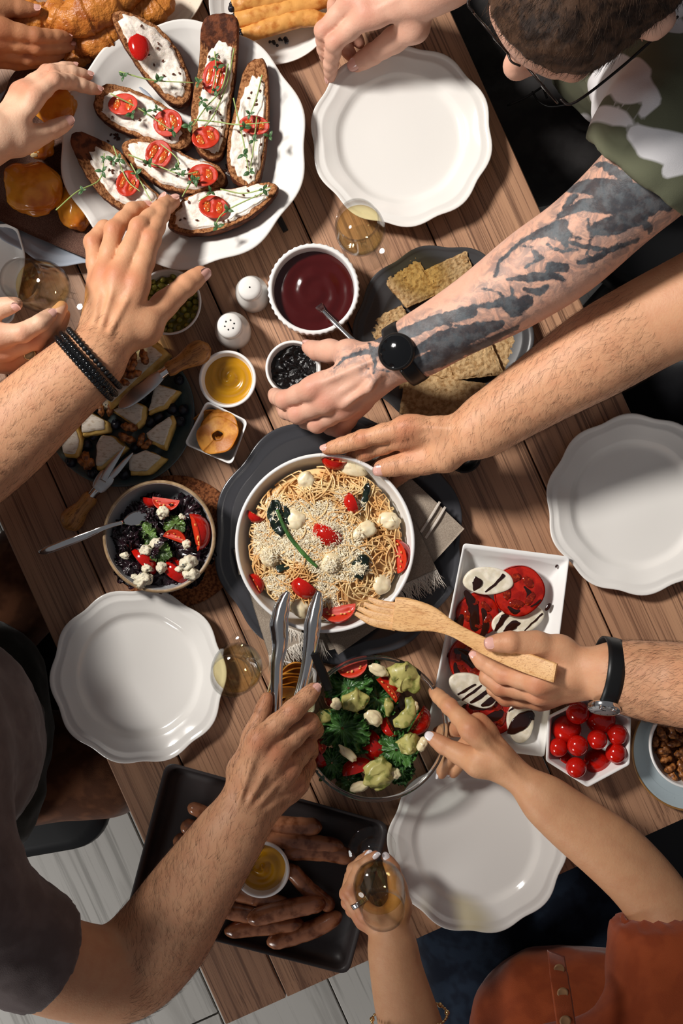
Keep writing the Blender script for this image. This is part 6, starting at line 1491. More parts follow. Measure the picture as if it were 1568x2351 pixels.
CAMO = [[(1500, 30, 26, .25), (1560, 60, 20, .3)], [(1436, 165, 52, .18), (1405, 150, 42, .18), (1460, 200, 38, .18)], [(1318, 168, 10, .06), (1335, 205, 12, .07), (1372, 245, 14, .09), (1425, 265, 16, .13), (1446, 280, 8, .2)], [(1470, 190, 26, .22), (1500, 230, 18, .26), (1478, 258, 10, .28)], [(1462, 300, 16, .38), (1500, 325, 30, .385), (1560, 345, 34, .39)], [(1540, 385, 16, .38), (1575, 380, 14, .38)], [(1540, -20, 60, .3)], [(1330, -200, 50, .3)], [(1330, 120, 20, .1), (1345, 60, 24, .12)]]
sh = [(P(1462, 120, -.06), P(1500, 50, .05), .125, .135), (P(1500, 50, .05), P(1500, -10, .20), .135, .105), (P(1540, 120, .14), P(1545, 320, .31), .105, .080), (P(1500, -10, .22), P(1300, -190, .29), .095, .080), (P(1535, 320, .315), P(1478, 418, .295), .076, .066, .9), (P(1300, -190, .29), P(1190, -215, .25), .078, .062)]
ax_ = A(P(1400, 490, .27)) - A(P(1535, 330, .31)); ax_ /= np.linalg.norm(ax_)
V, F = soft(sh, .035, .0055, [(A(P(1474, 418, .296)), ax_), (A(P(1195, -214, .25)), A((-.9, .3, -.1)))]); N = vnorm(V, F); fold = .0035 * fbm(V * A((1, 1, .6)), 22, 4, 2) + .003 * np.sin(V @ A((60, -90, 40)) + 3 * vn(V, 12, 2)) * np.exp(-np.sum((V - A(P(1450, 280, .27))) ** 2, 1) / .012); V = V + fold[:, None] * N
o = obj('tshirt', (V, F), M['camo'], p1); attr(o, 'ink', stroke_field(V, CAMO) * 1000)
for q in (.010, .014): obj('hem_stitch', band(A(P(1478, 412, .297)) - ax_ * q, ax_, .0605, .0545, .0007, .0006, 90), mat('white_thread', c3(214, 210, 200), .8), o, label='white stitching along the sleeve hem')
M['jeans_black'] = cloth_mat('faded_black_denim', c3(64, 62, 62), c3(56, 54, 54)); hp1 = P(1470, 130, -.2)
legs(p1, hp1, [P(1075, 360, -.21), P(990, 110, -.21)], [P(1060, 350, -.74), P(970, 100, -.74)], M['jeans_black'], (.10, .088))
for pts in ([(1165, 243, -.055), (1210, 222, -.045), (1250, 196, -.04)], [(1222, 210, -.045), (1236, 232, -.045), (1262, 245, -.04), (1308, 240, -.03)], [(1245, 196, -.04), (1256, 226, -.042)]): obj('pocket_seam', tube([P(*q) for q in pts], .0016, 6, 14), M['black'], p1)
# smartwatch
wa = A(F_['ac'][-1][0]); wd = A(F_['ac'][-1][0]) - A(F_['ac'][-2][0]); wd /= np.linalg.norm(wd); wc, wrx, wrz = fit(F_, wa - wd * .004, wd)
st_ = obj('smartwatch', band(wc, wd, wrx, wrz, .020, .0022, bulge=.0006), M['black'], p1)
nz = A((.02, .10, 1.0)); nz = nz - wd * (nz @ wd); nz /= np.linalg.norm(nz); cc = wc + nz * (wrz + .0005); q = A(Vector(nz).to_track_quat('Z', 'Y').to_matrix())
obj('case', xf(lathe([(0, 0), (.0205, 0), (.0225, .002), (.0228, .007), (.0215, .0092), (.0200, .0100), (.0196, .0094), (0, .0092)], 64), cc, M=q), M['black'], st_, sharp=40); obj('screen', xf(lathe([(0, .0093), (.0196, .0093), (.0192, .0098), (0, .0099)], 64), cc, M=q), M['blackgloss'], st_, label='blank dark glass screen')
obj('crown', xf(lathe([(0, 0), (.002, 0), (.002, .003), (0, .0032)], 16), cc + nz * .005 - A((0, .022, .0)) + A((.006, 0, 0)), M=rotm(1.57, 0, .3)), M['black'], st_)

# ------------------------------------------------------------------ person: two bare arms from the right
p2 = person('person at the right holding the pasta bowl and the wooden fork with bare arms', P(1980, 1130, -.75))
G_ = limb([(1800, 560, .23, 98), (1640, 668, .205, 96), (1500, 738, .18, 90), (1370, 812, .165, 87), (1250, 888, .145, 70), (1155, 950, .135, 57), (1082, 998, .130, 50)],
          [[(932, 982, .118, 25), (832, 1008, .100, 20), (786, 1022, .088, 17), (750, 1031, .080, 13)], [(925, 1004, .106, 24), (838, 1038, .076, 19), (812, 1052, .058, 16), (800, 1056, .046, 13)], [(950, 1035, .090, 22), (880, 1068, .058, 18), (862, 1084, .044, 15), (858, 1092, .036, 13)], [(985, 1060, .080, 20), (918, 1092, .058, 17), (898, 1110, .044, 14), (892, 1118, .034, 12)]],
          [(1022, 1046, .112, 33), (972, 1060, .100, 27), (910, 1069, .090, 22), (876, 1075, .084, 19)], flat=.86)
H_ = limb([(1850, 1640, .30, 96), (1700, 1592, .24, 88), (1568, 1573, .18, 80), (1480, 1562, .165, 70), (1395, 1546, .155, 60)],
          [[(1236, 1566, .150, 26), (1154, 1548, .122, 21), (1110, 1520, .110, 18), (1092, 1503, .108, 15)], [(1238, 1590, .126, 24), (1148, 1578, .104, 19), (1118, 1556, .094, 16), (1122, 1530, .088, 14)], [(1240, 1606, .102, 22), (1162, 1602, .084, 18), (1134, 1582, .078, 15), (1140, 1556, .074, 13)], [(1250, 1606, .080, 20), (1190, 1610, .066, 16), (1164, 1594, .062, 13), (1166, 1574, .060, 12)]],
          [(1285, 1496, .146, 33), (1232, 1478, .154, 26), (1172, 1474, .162, 23), (1128, 1478, .160, 18)], flat=.9, palm_flat=.95, up=(0, -.25, 1), ntend=False)
sw = lambda c, f, s, z: A(c)


def torso(p, hip, chest, shl, shr, m, elb=None, neck=None, name='tshirt', vox=.009, r=(.135, .15)):
    caps = [(hip, chest, r[0], r[1]), (chest, A(neck), r[1] * .95, .07)]
    for s_, e_ in zip((shl, shr), elb): caps += [(A(chest) + A((0, 0, .06)), s_, .11, .082), (s_, e_, .078, .066)]
    cut = []
    for s_, e_ in zip((shl, shr), elb): pass
    V, F = soft(caps, .035, vox, cut); V = V + .004 * fbm(V, 18, 3, 2)[:, None] * vnorm(V, F); return obj(name, (V, F), m, p)


def plain_head(c, yaw, pitch=.3): 
    w_, R_ = head_parts(c, yaw, pitch); return w_, R_, head_mesh(w_, .0045)


w2, R2, hm2 = plain_head((.98, .02, T + .52), math.pi)
body_obj(p2, [G_, H_], SK['warm'], [hm2]); head_extras(p2, w2, M['hair_brown']); hair_cap(p2, w2, R2, M['hair_brown'], tex=0)
nails(p2, G_, {'t': (.1, -.35, 1), 0: (0, .5, .9)}); nails(p2, H_, {'t': (-.1, .3, 1), 0: (-.5, -.1, .9)})
arm_hair(p2, G_, 2600, 1, (.35, 1.15), (.008, .018)); arm_hair(p2, H_, 1700, 2, (.35, 1.0))
M['navy'] = cloth_mat('dark_tshirt', c3(40, 42, 50)); M['blackpants'] = cloth_mat('black_trousers', c3(24, 24, 27))
torso(p2, (.93, .02, T - .12), (.97, .02, T + .16), (.88, .24, T + .22), (.92, -.24, T + .28), M['navy'], [P(1720, 612, .217), P(1800, 1622, .28)], (.975, .02, T + .38))
legs(p2, (.93, .02, T - .2), [P(1330, 930, -.21), P(1420, 1220, -.21)], [P(1340, 900, -.74), P(1420, 1200, -.74)], M['blackpants'], (.095, .07))
# wristwatch, dial on the inner side of the wrist, facing the lower picture edge
hd = A((-1, .18, 0)); hd /= np.linalg.norm(hd); hc_, hrx, hrz = fit(H_, P(1392, 1548, .156), hd); st_ = obj('wristwatch', band(hc_, hd, hrx, hrz, .021, .0022, bulge=.0006), M['black'], p2)
nz = A((-.05, -1, .5)); nz = nz - hd * (nz @ hd); nz /= np.linalg.norm(nz); cc = hc_ + nz * (hrx - .001); q = A(Vector(nz).to_track_quat('Z', 'Y').to_matrix())
obj('case', xf(lathe([(0, 0), (.0185, 0), (.0200, .0015), (.0200, .006), (.0190, .0074), (.0182, .0068), (0, .0066)], 60), cc, M=q), M['chrome'], st_, sharp=40); dl = obj('dial', xf(lathe([(0, .0066), (.0183, .0066), (.0183, .0070), (0, .0070)], 60), cc, M=q), mat('grey_dial', c3(150, 150, 150), .4), st_)
hm = [xf(loft(A([(-.0005, -.002), (.0005, -.002), (.0003, l), (-.0003, l)]), [(1, .0071), (1, .0074)], cen=(0, 0)), (0, 0, 0), a) for l, a in ((.009, 1.0), (.013, 2.3))] + [xf(loft(A([(-.0003, .0145), (.0003, .0145), (.0003, .017), (-.0003, .017)]), [(1, .0071), (1, .0073)], cen=(0, .0157)), (0, 0, 0), a) for a in np.arange(12) * .5236]
obj('hands_and_ticks', xf(join(*hm), cc, M=q), M['black'], dl)
for s in (-1, 1): obj('lug', tube([hc_ + nz * hrx + s * hd * .004 + A((0, 0, .016)), hc_ + nz * hrx + s * hd * .010 + A((0, 0, .019))], .0022, 10), M['chrome'], st_)

# ------------------------------------------------------------------ person: woman in rust blouse
p3 = person('woman in a rust-coloured buttoned blouse and dark jeans at the lower right', P(1320, 2560, -.75))
I_ = limb([(1640, 2290, .24, 70), (1560, 2170, .19, 64), (1505, 2062, .165, 60), (1410, 1960, .155, 61), (1310, 1885, .145, 50), (1222, 1812, .14, 38)],
          [[(1080, 1674, .138, 22), (1032, 1622, .108, 18), (1008, 1600, .084, 15), (994, 1586, .068, 11)], [(1098, 1664, .118, 22), (1052, 1672, .076, 17), (1024, 1678, .056, 15), (1004, 1680, .046, 11)], [(1108, 1690, .100, 20), (1040, 1728, .066, 16), (1020, 1756, .054, 14), (1013, 1778, .048, 11)], [(1116, 1712, .088, 18), (1062, 1744, .060, 15), (1046, 1762, .052, 13), (1040, 1776, .048, 10.5)]],
          [(1098, 1752, .124, 27), (1060, 1734, .110, 21), (1018, 1712, .100, 18), (990, 1692, .096, 13.5)], flat=.84)
K_ = limb([(1040, 2640, .20, 74), (985, 2500, .15, 70), (935, 2330, .115, 57), (908, 2220, .10, 43), (897, 2140, .095, 38)],
          [[(840, 2096, .100, 18), (806, 2042, .094, 16.5), (826, 1992, .094, 14), (862, 1962, .094, 9.5)], [(832, 2106, .082, 18), (797, 2052, .076, 16), (812, 1996, .076, 14), (846, 1960, .076, 10)], [(836, 2114, .066, 17), (800, 2072, .060, 15), (806, 2012, .060, 13), (836, 1972, .060, 10)], [(846, 2120, .052, 15), (808, 2090, .048, 13), (806, 2040, .048, 11.5), (824, 2004, .048, 9)]],
          [(918, 2082, .094, 22), (914, 2040, .090, 18), (902, 1996, .088, 15), (886, 1968, .086, 11)], flat=.9, ntend=False, up=(-.35, 0, 1))
w3, R3, hm3 = plain_head((.24, -1.16, T + .48), math.pi / 2)
body_obj(p3, [I_, K_], SK['olive'], [hm3]); M['hair_dark'] = mat('dark_hair', c3(40, 28, 22), .4, bump=.4, bs=500); head_extras(p3, w3, M['hair_dark']); hair_cap(p3, w3, R3, M['hair_dark'], long=.2, tex=0)
nails(p3, I_, {'t': (-.2, .2, 1), 2: (-1, 0, .1), 3: (-1, 0, .1)}, M['nail_white'], 1.25); nails(p3, K_, {0: (-.1, -.3, 1), 1: (-.2, 0, 1), 't': (.2, .1, 1)}, M['nail_white'], 1.3)
M['rust'] = cloth_mat('rust_blouse', c3(164, 80, 46), c3(152, 72, 42)); M['navyjeans'] = cloth_mat('dark_blue_denim', c3(34, 44, 58), c3(24, 30, 42))
caps = [(P(1310, 2440, -.05), (.25, -.90, T + .10), .125, .130), ((.25, -.90, T + .10), (.24, -1.15, T + .34), .12, .06), (P(1400, 2540, .28), P(1590, 2440, .27), .09, .085), (P(1590, 2440, .27), P(1580, 2290, .22), .088, .082), (P(1580, 2290, .22), P(1530, 2165, .185), .082, .058), (P(1530, 2165, .185), P(1512, 2118, .175), .052, .040), (P(1240, 2560, .28), P(1090, 2660, .25), .088, .085), (P(1090, 2660, .25), P(1040, 2600, .19), .085, .07), (P(1270, 2370, -.06), P(1370, 2370, -.06), .115, .115)]
V, F = soft(caps, .05, .006, [(A(P(1509, 2098, .172)), A((-.2, .95, -.1)))]); N = vnorm(V, F); g1 = np.exp(-np.sum((V - A(P(1520, 2130, .18))) ** 2, 1) / .0035); V = V + (.0042 * fbm(V, 20, 6, 2) + .0022 * g1 * np.sin(V[:, 0] * 420 + 2 * vn(V, 40, 2)))[:, None] * N
bl = obj('blouse', (V, F), M['rust'], p3)
obj('elastic_cuff', tube([A(P(1511, 2108, .173)) + A((math.cos(a) * .041, .004 * math.cos(a), math.sin(a) * .037)) for a in np.linspace(0, 6.283, 60)], [.0038 + .0012 * (k % 2) for k in range(60)], 8), M['rust'], bl)
def drop_on(V, x, y):
    m = (np.abs(V[:, 0] - x) < .008) & (np.abs(V[:, 1] - y) < .008); return V[m, 2].max() if m.any() else T
for px, py in ((1282, 2222), (1290, 2276), (1296, 2340)):
    zz = surf_h(V, px, py, .1) + T; q = P(px, py, zz - T); obj('button', lathe([(0, .0005), (.0055, .0005), (.006, .0015), (.0052, .0026), (.004, .0020), (0, .0020)], 24, c=(q.x, q.y, zz + .0024)), mat('horn_button', c3(150, 110, 74), .3), bl)
pts = []
for t in np.linspace(0, 1, 12): h_ = surf_h(V, 1276 + 24 * t, 2188 + 167 * t, .1); q = P(1276 + 24 * t, 2188 + 167 * t, h_); pts += [(q.x, q.y, q.z + .0006)] if abs(h_ - .1) > 1e-6 else []
obj('button_placket', tube(pts, .010, 10, 30, flat=.07), M['rust'], bl)
legs(p3, P(1290, 2440, -.2), [P(1300, 2000, -.21), P(1085, 2090, -.21)], [P(1310, 1990, -.74), P(1075, 2080, -.74)], M['navyjeans'], (.098, .084))
# ring, bracelet
kf = K_['chains'][0]; rc = kf[0][0] * .55 + kf[1][0] * .45; obj('ring', band(rc, kf[1][0] - kf[0][0], .0108, .0108, .0065, .0010, 40), M['chrome'], p3, label='wide silver ring')
bc_, bx_, bz_ = fit(K_, P(934, 2332, .116), (-.15, -1, -.05)); bd = []
for k in range(46):
    a = k / 46 * 6.283; sx = A((1, .12, 0)); bd.append(xf(ball(.0019 if k % 6 else .0034, nu=10, nv=7), bc_ + sx * math.cos(a) * (bx_ + .001) + A((0, 0, 1)) * math.sin(a) * (bz_ + .001)))
obj('bracelet', join(*bd), M['gold'], p3, label='fine beaded bracelet')

# ------------------------------------------------------------------ person: man at the lower left, both hands over the table
p4 = person('man in grey-brown T-shirt at the left holding tongs, black bracelets on one wrist', P(-180, 1700, -.75))
C_ = limb([(-420, 1300, .212, 96), (-170, 1140, .172, 98), (-10, 1024, .162, 90), (110, 916, .157, 78), (222, 820, .152, 66)],
          [[(313, 652, .132, 27), (345, 550, .112, 23), (368, 492, .084, 20), (380, 462, .064, 17)], [(272, 636, .132, 26), (320, 522, .110, 22), (366, 482, .078, 19), (398, 464, .056, 16)], [(242, 630, .122, 24), (262, 528, .104, 21), (304, 484, .084, 18), (334, 477, .070, 15)], [(226, 652, .110, 22), (214, 556, .092, 20), (240, 524, .084, 17), (252, 540, .076, 14)]],
          [(330, 752, .122, 38), (378, 698, .100, 27), (426, 656, .084, 24), (460, 630, .072, 20)], flat=.86)
J_ = limb([(-140, 2050, .29, 100), (60, 2190, .23, 100), (215, 2238, .17, 92), (300, 2226, .14, 90), (372, 2150, .135, 92), (430, 2060, .14, 82), (490, 1972, .148, 70), (556, 1876, .155, 60)],
          [[(598, 1698, .165, 27), (672, 1632, .152, 23), (702, 1604, .140, 20), (720, 1584, .134, 17)], [(634, 1728, .158, 26), (710, 1660, .132, 22), (722, 1676, .106, 19), (712, 1690, .092, 16)], [(662, 1764, .142, 24), (708, 1714, .112, 20), (712, 1726, .092, 17), (700, 1734, .082, 15)], [(682, 1800, .124, 22), (706, 1758, .098, 18), (706, 1768, .082, 15), (696, 1774, .074, 13)]],
          [(556, 1770, .140, 30), (580, 1690, .124, 21), (603, 1634, .116, 18), (613, 1602, .112, 14)], flat=.86)
w4, R4, hm4 = plain_head((-.48, -.36, T + .50), 0)
body_obj(p4, [C_, J_], SK['warm'], [hm4]); head_extras(p4, w4, M['hair_dark']); hair_cap(p4, w4, R4, M['hair_dark'], tex=0)
nails(p4, C_, {0: (-.55, .25, .8), 1: (-.2, .2, 1), 2: (0, .5, .9), 't': (.5, -.5, .75)}); nails(p4, J_, {0: (.35, .3, .9)})
arm_hair(p4, C_, 2600, 3, (.25, 1.12), (.007, .013)); arm_hair(p4, J_, 3600, 4, (.35, 1.12), (.008, .016))
M['brownshirt'] = cloth_mat('grey_brown_tshirt', c3(108, 96, 94), c3(98, 86, 84)); M['brownpants'] = cloth_mat('brown_trousers', c3(112, 72, 50), c3(86, 54, 38))
caps = [(P(-130, 1720, -.08), P(-200, 1710, .15), .15, .155), (P(-200, 1710, .15), (-.52, -.35, T + .36), .13, .065), (P(-180, 1780, .27), P(-140, 2040, .29), .10, .085), (P(-140, 2040, .29), P(80, 2186, .225), .082, .068), (P(-230, 1640, .24), P(-420, 1310, .24), .10, .085), (P(-420, 1310, .24), P(-330, 1240, .225), .080, .068)]
d1 = A(P(215, 2238, .17)) - A(P(60, 2190, .23)); d1 /= np.linalg.norm(d1); V, F = soft(caps, .035, .007, [(A(P(100, 2194, .218)), d1)]); V = V + (.004 * fbm(V, 16, 2, 2) + .002 * fbm(V, 50, 5, 2))[:, None] * vnorm(V, F)
o = obj('tshirt', (V, F), M['brownshirt'], p4); obj('hem_stitch', band(A(P(92, 2192, .220)) - d1 * .012, d1, .0672, .0602, .0006, .0006, 90), mat('grey_thread', c3(140, 130, 126), .8), o)
V, F = soft([(P(-60, 1660, -.075), P(-50, 1560, -.08), .105, .09), (P(-60, 1660, -.075), P(-60, 1830, -.085), .105, .10)], .04, .008); V = V + .005 * fbm(V, 22, 8, 2)[:, None] * vnorm(V, F); obj('shirt_tail', (V, F), cloth_mat('dark_green_undershirt', c3(54, 54, 48)), p4, label='dark loose lower shirt')
legs(p4, P(-130, 1640, -.2), [P(240, 1760, -.21), P(110, 1290, -.21)], [P(260, 1760, -.74), P(120, 1290, -.74)], M['brownpants'], (.095, .07))
# bracelets
cw = A(C_['ac'][-1][0]); cd = cw - A(C_['ac'][-2][0]); cd /= np.linalg.norm(cd); sx = np.cross(cd, A((0, 0, 1))); sx /= np.linalg.norm(sx); uz = np.cross(sx, cd); cw, ra_, rb_ = fit(C_, cw - cd * .004, cd); cw2, rc_, rd_ = fit(C_, cw - cd * .012, cd)
bd = []
for k in range(44):
    a = k / 44 * 6.283; bd.append(xf(ball(.0038, nu=14, nv=9), cw + cd * .001 + sx * math.cos(a) * (ra_ + .002) + uz * math.sin(a) * (rb_ + .002)))
obj('bead_bracelet', join(*bd), mat('matte_black_bead', c3(24, 24, 25), .35), p4, label='matt black bead bracelet')
bd = []
for k in range(110):
    a = k / 110 * 6.283; s_ = .0040 * (1 if k % 2 else -1); ca = cw2 - cd * (.001 + s_) + sx * math.cos(a) * (rc_ + .0026) + uz * math.sin(a) * (rd_ + .0026); bd.append(xf(ball(.0042, .0042, .0036, 8, 6), ca))
bd.append(band(cw2 - cd * .001, cd, rc_, rd_, .014, .0042, 60)); obj('braided_bracelet', join(*bd), M['blackgloss'], p4, label='thick braided black bracelet')

# ------------------------------------------------------------------ person: woman at the left with the ring
p5 = person('fair person at the left edge reaching for bruschetta and tilting a wine glass', P(-560, 520, -.75))
B_ = limb([(-420, 440, .224, 80), (-280, 400, .184, 74), (-130, 352, .149, 62), (-5, 312, .139, 52)],
          [[(78, 224, .134, 20), (124, 186, .124, 17), (160, 187, .102, 14.5), (186, 191, .088, 11)], [(62, 214, .122, 20), (126, 181, .110, 17), (188, 196, .090, 14), (224, 207, .076, 11)], [(52, 208, .112, 19), (118, 165, .102, 15.5), (166, 166, .090, 13.5), (203, 174, .078, 11)], [(44, 210, .100, 17), (106, 164, .088, 14), (146, 156, .080, 12), (170, 153, .072, 9.5)]],
          [(44, 322, .130, 30), (72, 318, .120, 23), (122, 297, .104, 18.5), (154, 281, .096, 15.5)], flat=.86, up=(-.35, .2, 1), ntend=False)
D_ = limb([(-420, 960, .24, 80), (-280, 900, .20, 74), (-150, 848, .16, 62), (-70, 810, .15, 52)],
          [[(-2, 772, .172, 24), (52, 764, .176, 21), (92, 742, .174, 18), (116, 722, .170, 15)], [(14, 802, .150, 23), (82, 782, .152, 20), (122, 736, .152, 17), (142, 704, .152, 14)], [(28, 826, .126, 22), (98, 800, .128, 19), (132, 752, .130, 16), (148, 722, .130, 13.5)], [(36, 836, .102, 20), (100, 816, .104, 16.5), (128, 774, .108, 14), (138, 744, .110, 12)]],
          [(-62, 752, .156, 30), (-36, 722, .168, 22), (6, 706, .178, 20), (36, 698, .184, 16)], flat=.9, palm_flat=.95, up=(.05, -.3, 1), ntend=False)
w5, R5, hm5 = plain_head((-1.06, .33, T + .48), 0)
body_obj(p5, [B_, D_], SK['fair'], [hm5]); head_extras(p5, w5, M['hair_brown']); hair_cap(p5, w5, R5, M['hair_brown'], long=.22, tex=0)
nails(p5, B_, {0: (-.1, .35, 1), 1: (-.1, .35, 1), 2: (-.1, .4, 1), 3: (-.1, .4, 1), 't': (0, -.3, 1)}); nails(p5, D_, {0: (.1, -.3, 1), 't': (0, -.75, .6)})
M['mauve'] = cloth_mat('grey_blouse', c3(120, 118, 122)); torso(p5, (-1.02, .33, T - .12), (-1.05, .33, T + .14), (-.88, .45, T + .22), (-.86, .16, T + .24), M['mauve'], [P(-420, 440, .245), P(-430, 962, .245)], (-1.06, .33, T + .35), 'blouse', r=(.12, .13))
legs(p5, (-1.02, .33, T - .2), [P(-180, 640, -.21), P(-210, 420, -.21)], [(-.68, .34, .01), (-.70, .50, .01)], M['navyjeans'], (.088, .066))
df = D_['chains'][2]; rc = df[0][0] * .36 + df[1][0] * .64; dv = df[1][0] - df[0][0]; dv /= np.linalg.norm(dv); rg = obj('ring', band(rc, dv, .0116, .0116, .0022, .0010, 40), M['gold'], p5, label='gold ring with pale green stone')
nu_ = A((.1, -.35, 1)); nu_ -= dv * (nu_ @ dv); nu_ /= np.linalg.norm(nu_); q = A(Vector(nu_).to_track_quat('Z', 'Y').to_matrix()); sc_ = rc + nu_ * .0122
V, F = ball(.0068, .0048, .0032, 28, 14); obj('stone', xf((V, F), sc_, M=q @ rotm(0, 0, .35)), mat('pale_green_stone', c3(166, 170, 142), .1, coat=.5), rg); V, F = tube([(math.cos(a) * .0074, math.sin(a) * .0054, 0) for a in np.linspace(0, 6.283, 41)], [.0010 + .0004 * (k % 2) for k in range(41)], 8); obj('bezel', xf((V, F), sc_, M=q @ rotm(0, 0, .35)), M['gold'], rg)

# ------------------------------------------------------------------ person: hand over the croissants
p6 = person('tan person at the top left corner whose hand rests over the croissants', P(-560, -60, -.75))
A_ = limb([(-400, 150, .205, 80), (-280, 120, .165, 74), (-170, 96, .125, 60), (-100, 84, .115, 52)],
          [[(6, 66, .107, 20), (82, 82, .093, 17), (130, 84, .077, 14), (158, 84, .067, 10.5)], [(-2, 94, .095, 20), (84, 108, .081, 16.5), (132, 108, .067, 14), (163, 106, .057, 10)], [(-8, 116, .081, 19), (66, 134, .067, 15.5), (114, 130, .057, 13), (140, 124, .049, 10)], [(-14, 134, .067, 17), (38, 146, .055, 13.5), (74, 144, .047, 11.5), (98, 140, .041, 9)]],
          [(-56, 40, .111, 28), (-10, 12, .105, 22), (44, 20, .093, 18), (80, 23, .087, 12.5)], flat=.86)
w6, R6, hm6 = plain_head((-1.06, .86, T + .52), -.1)
body_obj(p6, [A_], SK['tan'], [hm6]); head_extras(p6, w6, M['hair_dark']); hair_cap(p6, w6, R6, M['hair_dark'], tex=0); nails(p6, A_, {0: (0, .35, 1), 1: (0, .35, 1), 2: (0, .4, 1), 't': (.1, .4, 1)}, None, 1.15)
torso(p6, (-1.04, .86, T - .12), (-1.06, .86, T + .16), (-.98, 1.06, T + .26), (-.90, .71, T + .25), M['navy'], [(-.90, 1.08, T + .14), P(-400, 150, .21)], (-1.07, .86, T + .38), 'sweater', r=(.12, .13))
legs(p6, (-1.04, .86, T - .2), [P(-330, -60, -.21), P(-320, 130, -.21)], [(-.78, .80, .01), (-.78, .66, .01)], M['blackpants'], (.088, .066))

# ------------------------------------------------------------------ glasses of white wine
def wine_glass(label, base, top, hh=.172):
    b_, t_ = P(*base), P(*top); ax_ = (t_ - b_).normalized(); r = thing('wine_glass', label, 'wine glass', b_, 'glasses of white wine'); q = A(ax_.to_track_quat('Z', 'Y').to_matrix())
    out = [(0, .0004), (.0315, 0), (.0325, .0010), (.0318, .0020), (.018, .0042), (.006, .0075), (.0042, .014), (.0040, .055), (.0052, .064), (.010, .071), (.022, .081), (.0305, .096), (.0325, .110), (.0310, .132), (.0272, .158), (.0258, hh), (.0250, hh + .0004)]
    inn = [(.0246, hh), (.0261, .158), (.0298, .132), (.0313, .110), (.0293, .096), (.0212, .0825), (.010, .0745), (0, .0730)]
    obj('glass', xf(lathe(out + inn, 72), b_, M=q), M['glass'], r)
    k = .972; wl = [(0, .0735), (.010 * k, .0750), (.0210 * k, .0830), (.0291 * k, .0962), (.0311 * k, .110), (.0303 * k, .122), (.0301 * k, .1232), (0, .1230)]
    obj('wine', xf(lathe(wl, 64), b_, M=q), M['wine'], r); return r


wine_glass('glass of white wine standing between the ketchup and the upper right plate', (838, 570, .0), (820, 503, .172))
wine_glass('glass of white wine standing beside the lower left plate', (569, 1499, .0), (530, 1555, .172)); wine_glass('glass of white wine tilted by the hand with the green-stone ring', (183, 684, .045), (46, 642, .212))
wine_glass('glass of white wine held by the woman over the sausage tray', (854, 1949, .036), (880, 2092, .205))

# ------------------------------------------------------------------ tongs and wooden fork
r = thing('tongs', 'steel serving tongs with scalloped tips held over the pasta bowl', 'tongs', P(640, 1680, .11))
def tong(pts, wid, name):
    w_ = spl(A([P(*p) for p in pts]), 60); rr = spl(A([[PX(a, p[2]), 0] for a, p in zip(wid, pts)]), 60)[:, 0]; d = np.gradient(w_, axis=0); d /= np.linalg.norm(d, axis=1)[:, None]; s = np.cross(d, A((0, 0, 1))); s /= np.linalg.norm(s, axis=1)[:, None]; nn = np.cross(s, d); m = 13; u = np.linspace(-1, 1, m); t = np.linspace(0, 1, 60); sc_ = 1 + .10 * np.abs(np.sin(t * 30)) * (t < .34)
    X = w_[:, None] + s[:, None] * (u[None, :, None] * (rr * sc_)[:, None, None]) - nn[:, None] * ((u ** 2)[None, :, None] * (rr * .75)[:, None, None] * 1.0)
    V = X.reshape(-1, 3); V2 = (X - nn[:, None] * .0010).reshape(-1, 3); n_ = len(V); G = grid(60, m); idx = np.arange(n_).reshape(60, m); Fx = [G, G[:, ::-1] + n_]
    for e in (idx[:, 0], idx[-1, :], idx[::-1, -1], idx[0, ::-1]): Fx.append(np.stack([e[1:], e[:-1], e[:-1] + n_, e[1:] + n_], 1)[:, ::-1])
    return obj(name, (np.vstack([V, V2]), np.vstack(Fx)), M['chrome'], r)


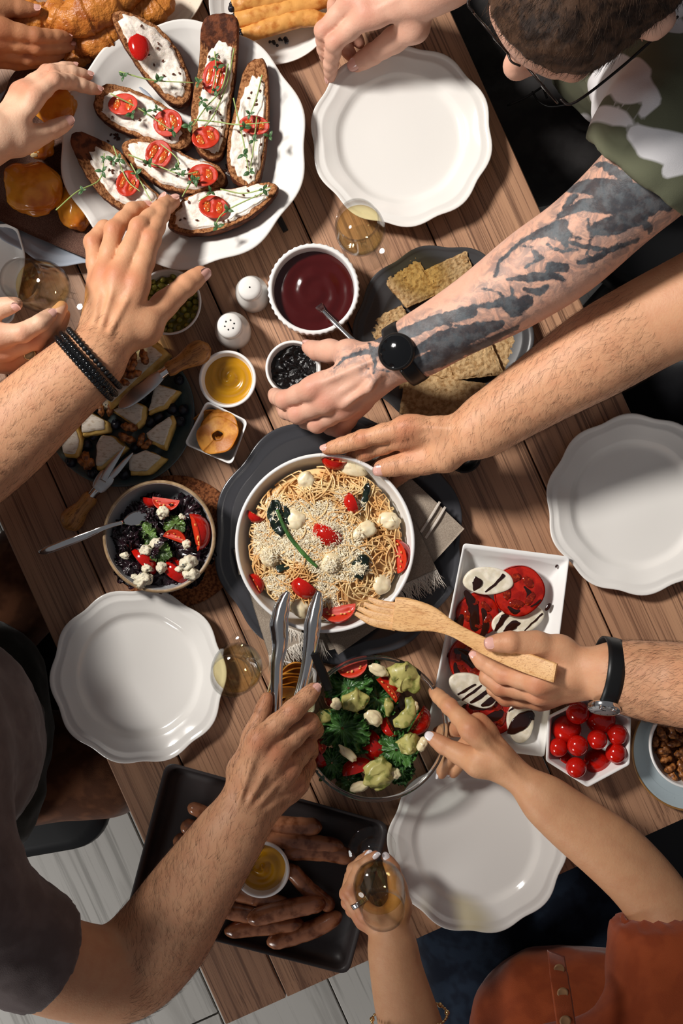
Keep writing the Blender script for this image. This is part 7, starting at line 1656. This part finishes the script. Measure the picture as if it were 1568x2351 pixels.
tong([(661, 1358, .092), (650, 1385, .094), (640, 1430, .098), (642, 1480, .102), (635, 1530, .106), (634, 1600, .112), (632, 1660, .118), (620, 1730, .122), (600, 1790, .126)], [5, 15, 20, 18, 14, 13.5, 13, 12, 11], 'arm'); tong([(732, 1357, .092), (727, 1385, .094), (718, 1430, .098), (713, 1475, .100), (704, 1530, .102), (690, 1590, .106), (668, 1650, .112), (636, 1730, .118), (606, 1792, .124)], [5, 14, 18, 17, 13, 13, 12.5, 12, 11], 'arm')
obj('hinge', tube([P(590, 1786, .122), P(616, 1800, .126)], .004, 14), M['steel'], r)
r = thing('wooden_fork', 'light bamboo serving fork held across the pasta bowl and the mozzarella dish', 'spatula', P(1050, 1450, .12))
def wb(pts, wid, th, name, n=18): return obj(name, bar(pts, wid, th, n, 40, 4.5), M['bamboo'], r, sharp=50)
wb([(905, 1408, .112), (935, 1412, .116), (985, 1420, .124), (1040, 1445, .134), (1110, 1482, .142), (1190, 1515, .158), (1262, 1541, .178), (1276, 1545, .182)], [38, 39, 30, 17, 19, 23, 23, 22], .24, 'handle')
for a_, b_, c_ in (((846, 1374, .096), (880, 1388, .104), (916, 1394, .112)), ((836, 1386, .096), (870, 1400, .104), (912, 1408, .112)), ((822, 1396, .096), (862, 1413, .104), (910, 1422, .112)), ((816, 1408, .096), (856, 1428, .104), (908, 1438, .112))): wb([a_, b_, c_], [5, 9.5, 11], .5, 'tine', 14)

# ------------------------------------------------------------------ chairs
def chair(label, cx, cy, rz):
    c0 = P(cx, cy, -.31); r = thing('chair', label, 'chair', (c0.x, c0.y, 0)); r.rotation_euler = (0, 0, rz); ORG[r.name] = Vector((0, 0, 0))
    obj('seat', loft(rrect(.44, .44, .07, 8), [(.9, .405), (.99, .41), (1, .425), (.985, .44), (.9, .446), (.5, .442)], cen=(0, 0)), M['black'], r)
    obj('backrest', xf(loft(rrect(.42, .03, .014, 5), [(1, .50), (1.02, .7), (.96, .84), (.9, .86)], cen=(0, 0)), (0, -.21, 0)), M['black'], r)
    for x in (-.18, .18):
        for y in (-.18, .18): obj('leg', tube([(x, y, .41), (x * 1.12, y * 1.12, 0.002)], [.016, .012], 14), M['black'], r)
        obj('back_post', tube([(x, -.2, .42), (x, -.21, .55)], .012, 12), M['black'], r)


chair('black chair under the tattooed man at the upper right', 1560, 300, TH + math.pi / 2); chair('black chair under the man with the tongs at the lower left', -85, 1690, TH - math.pi / 2 - .25)
chair('black chair under the woman in the rust blouse', 1330, 2500, TH); chair('black chair at the table corner beyond the bare forearm, right edge', 1790, 1960, TH)
pass
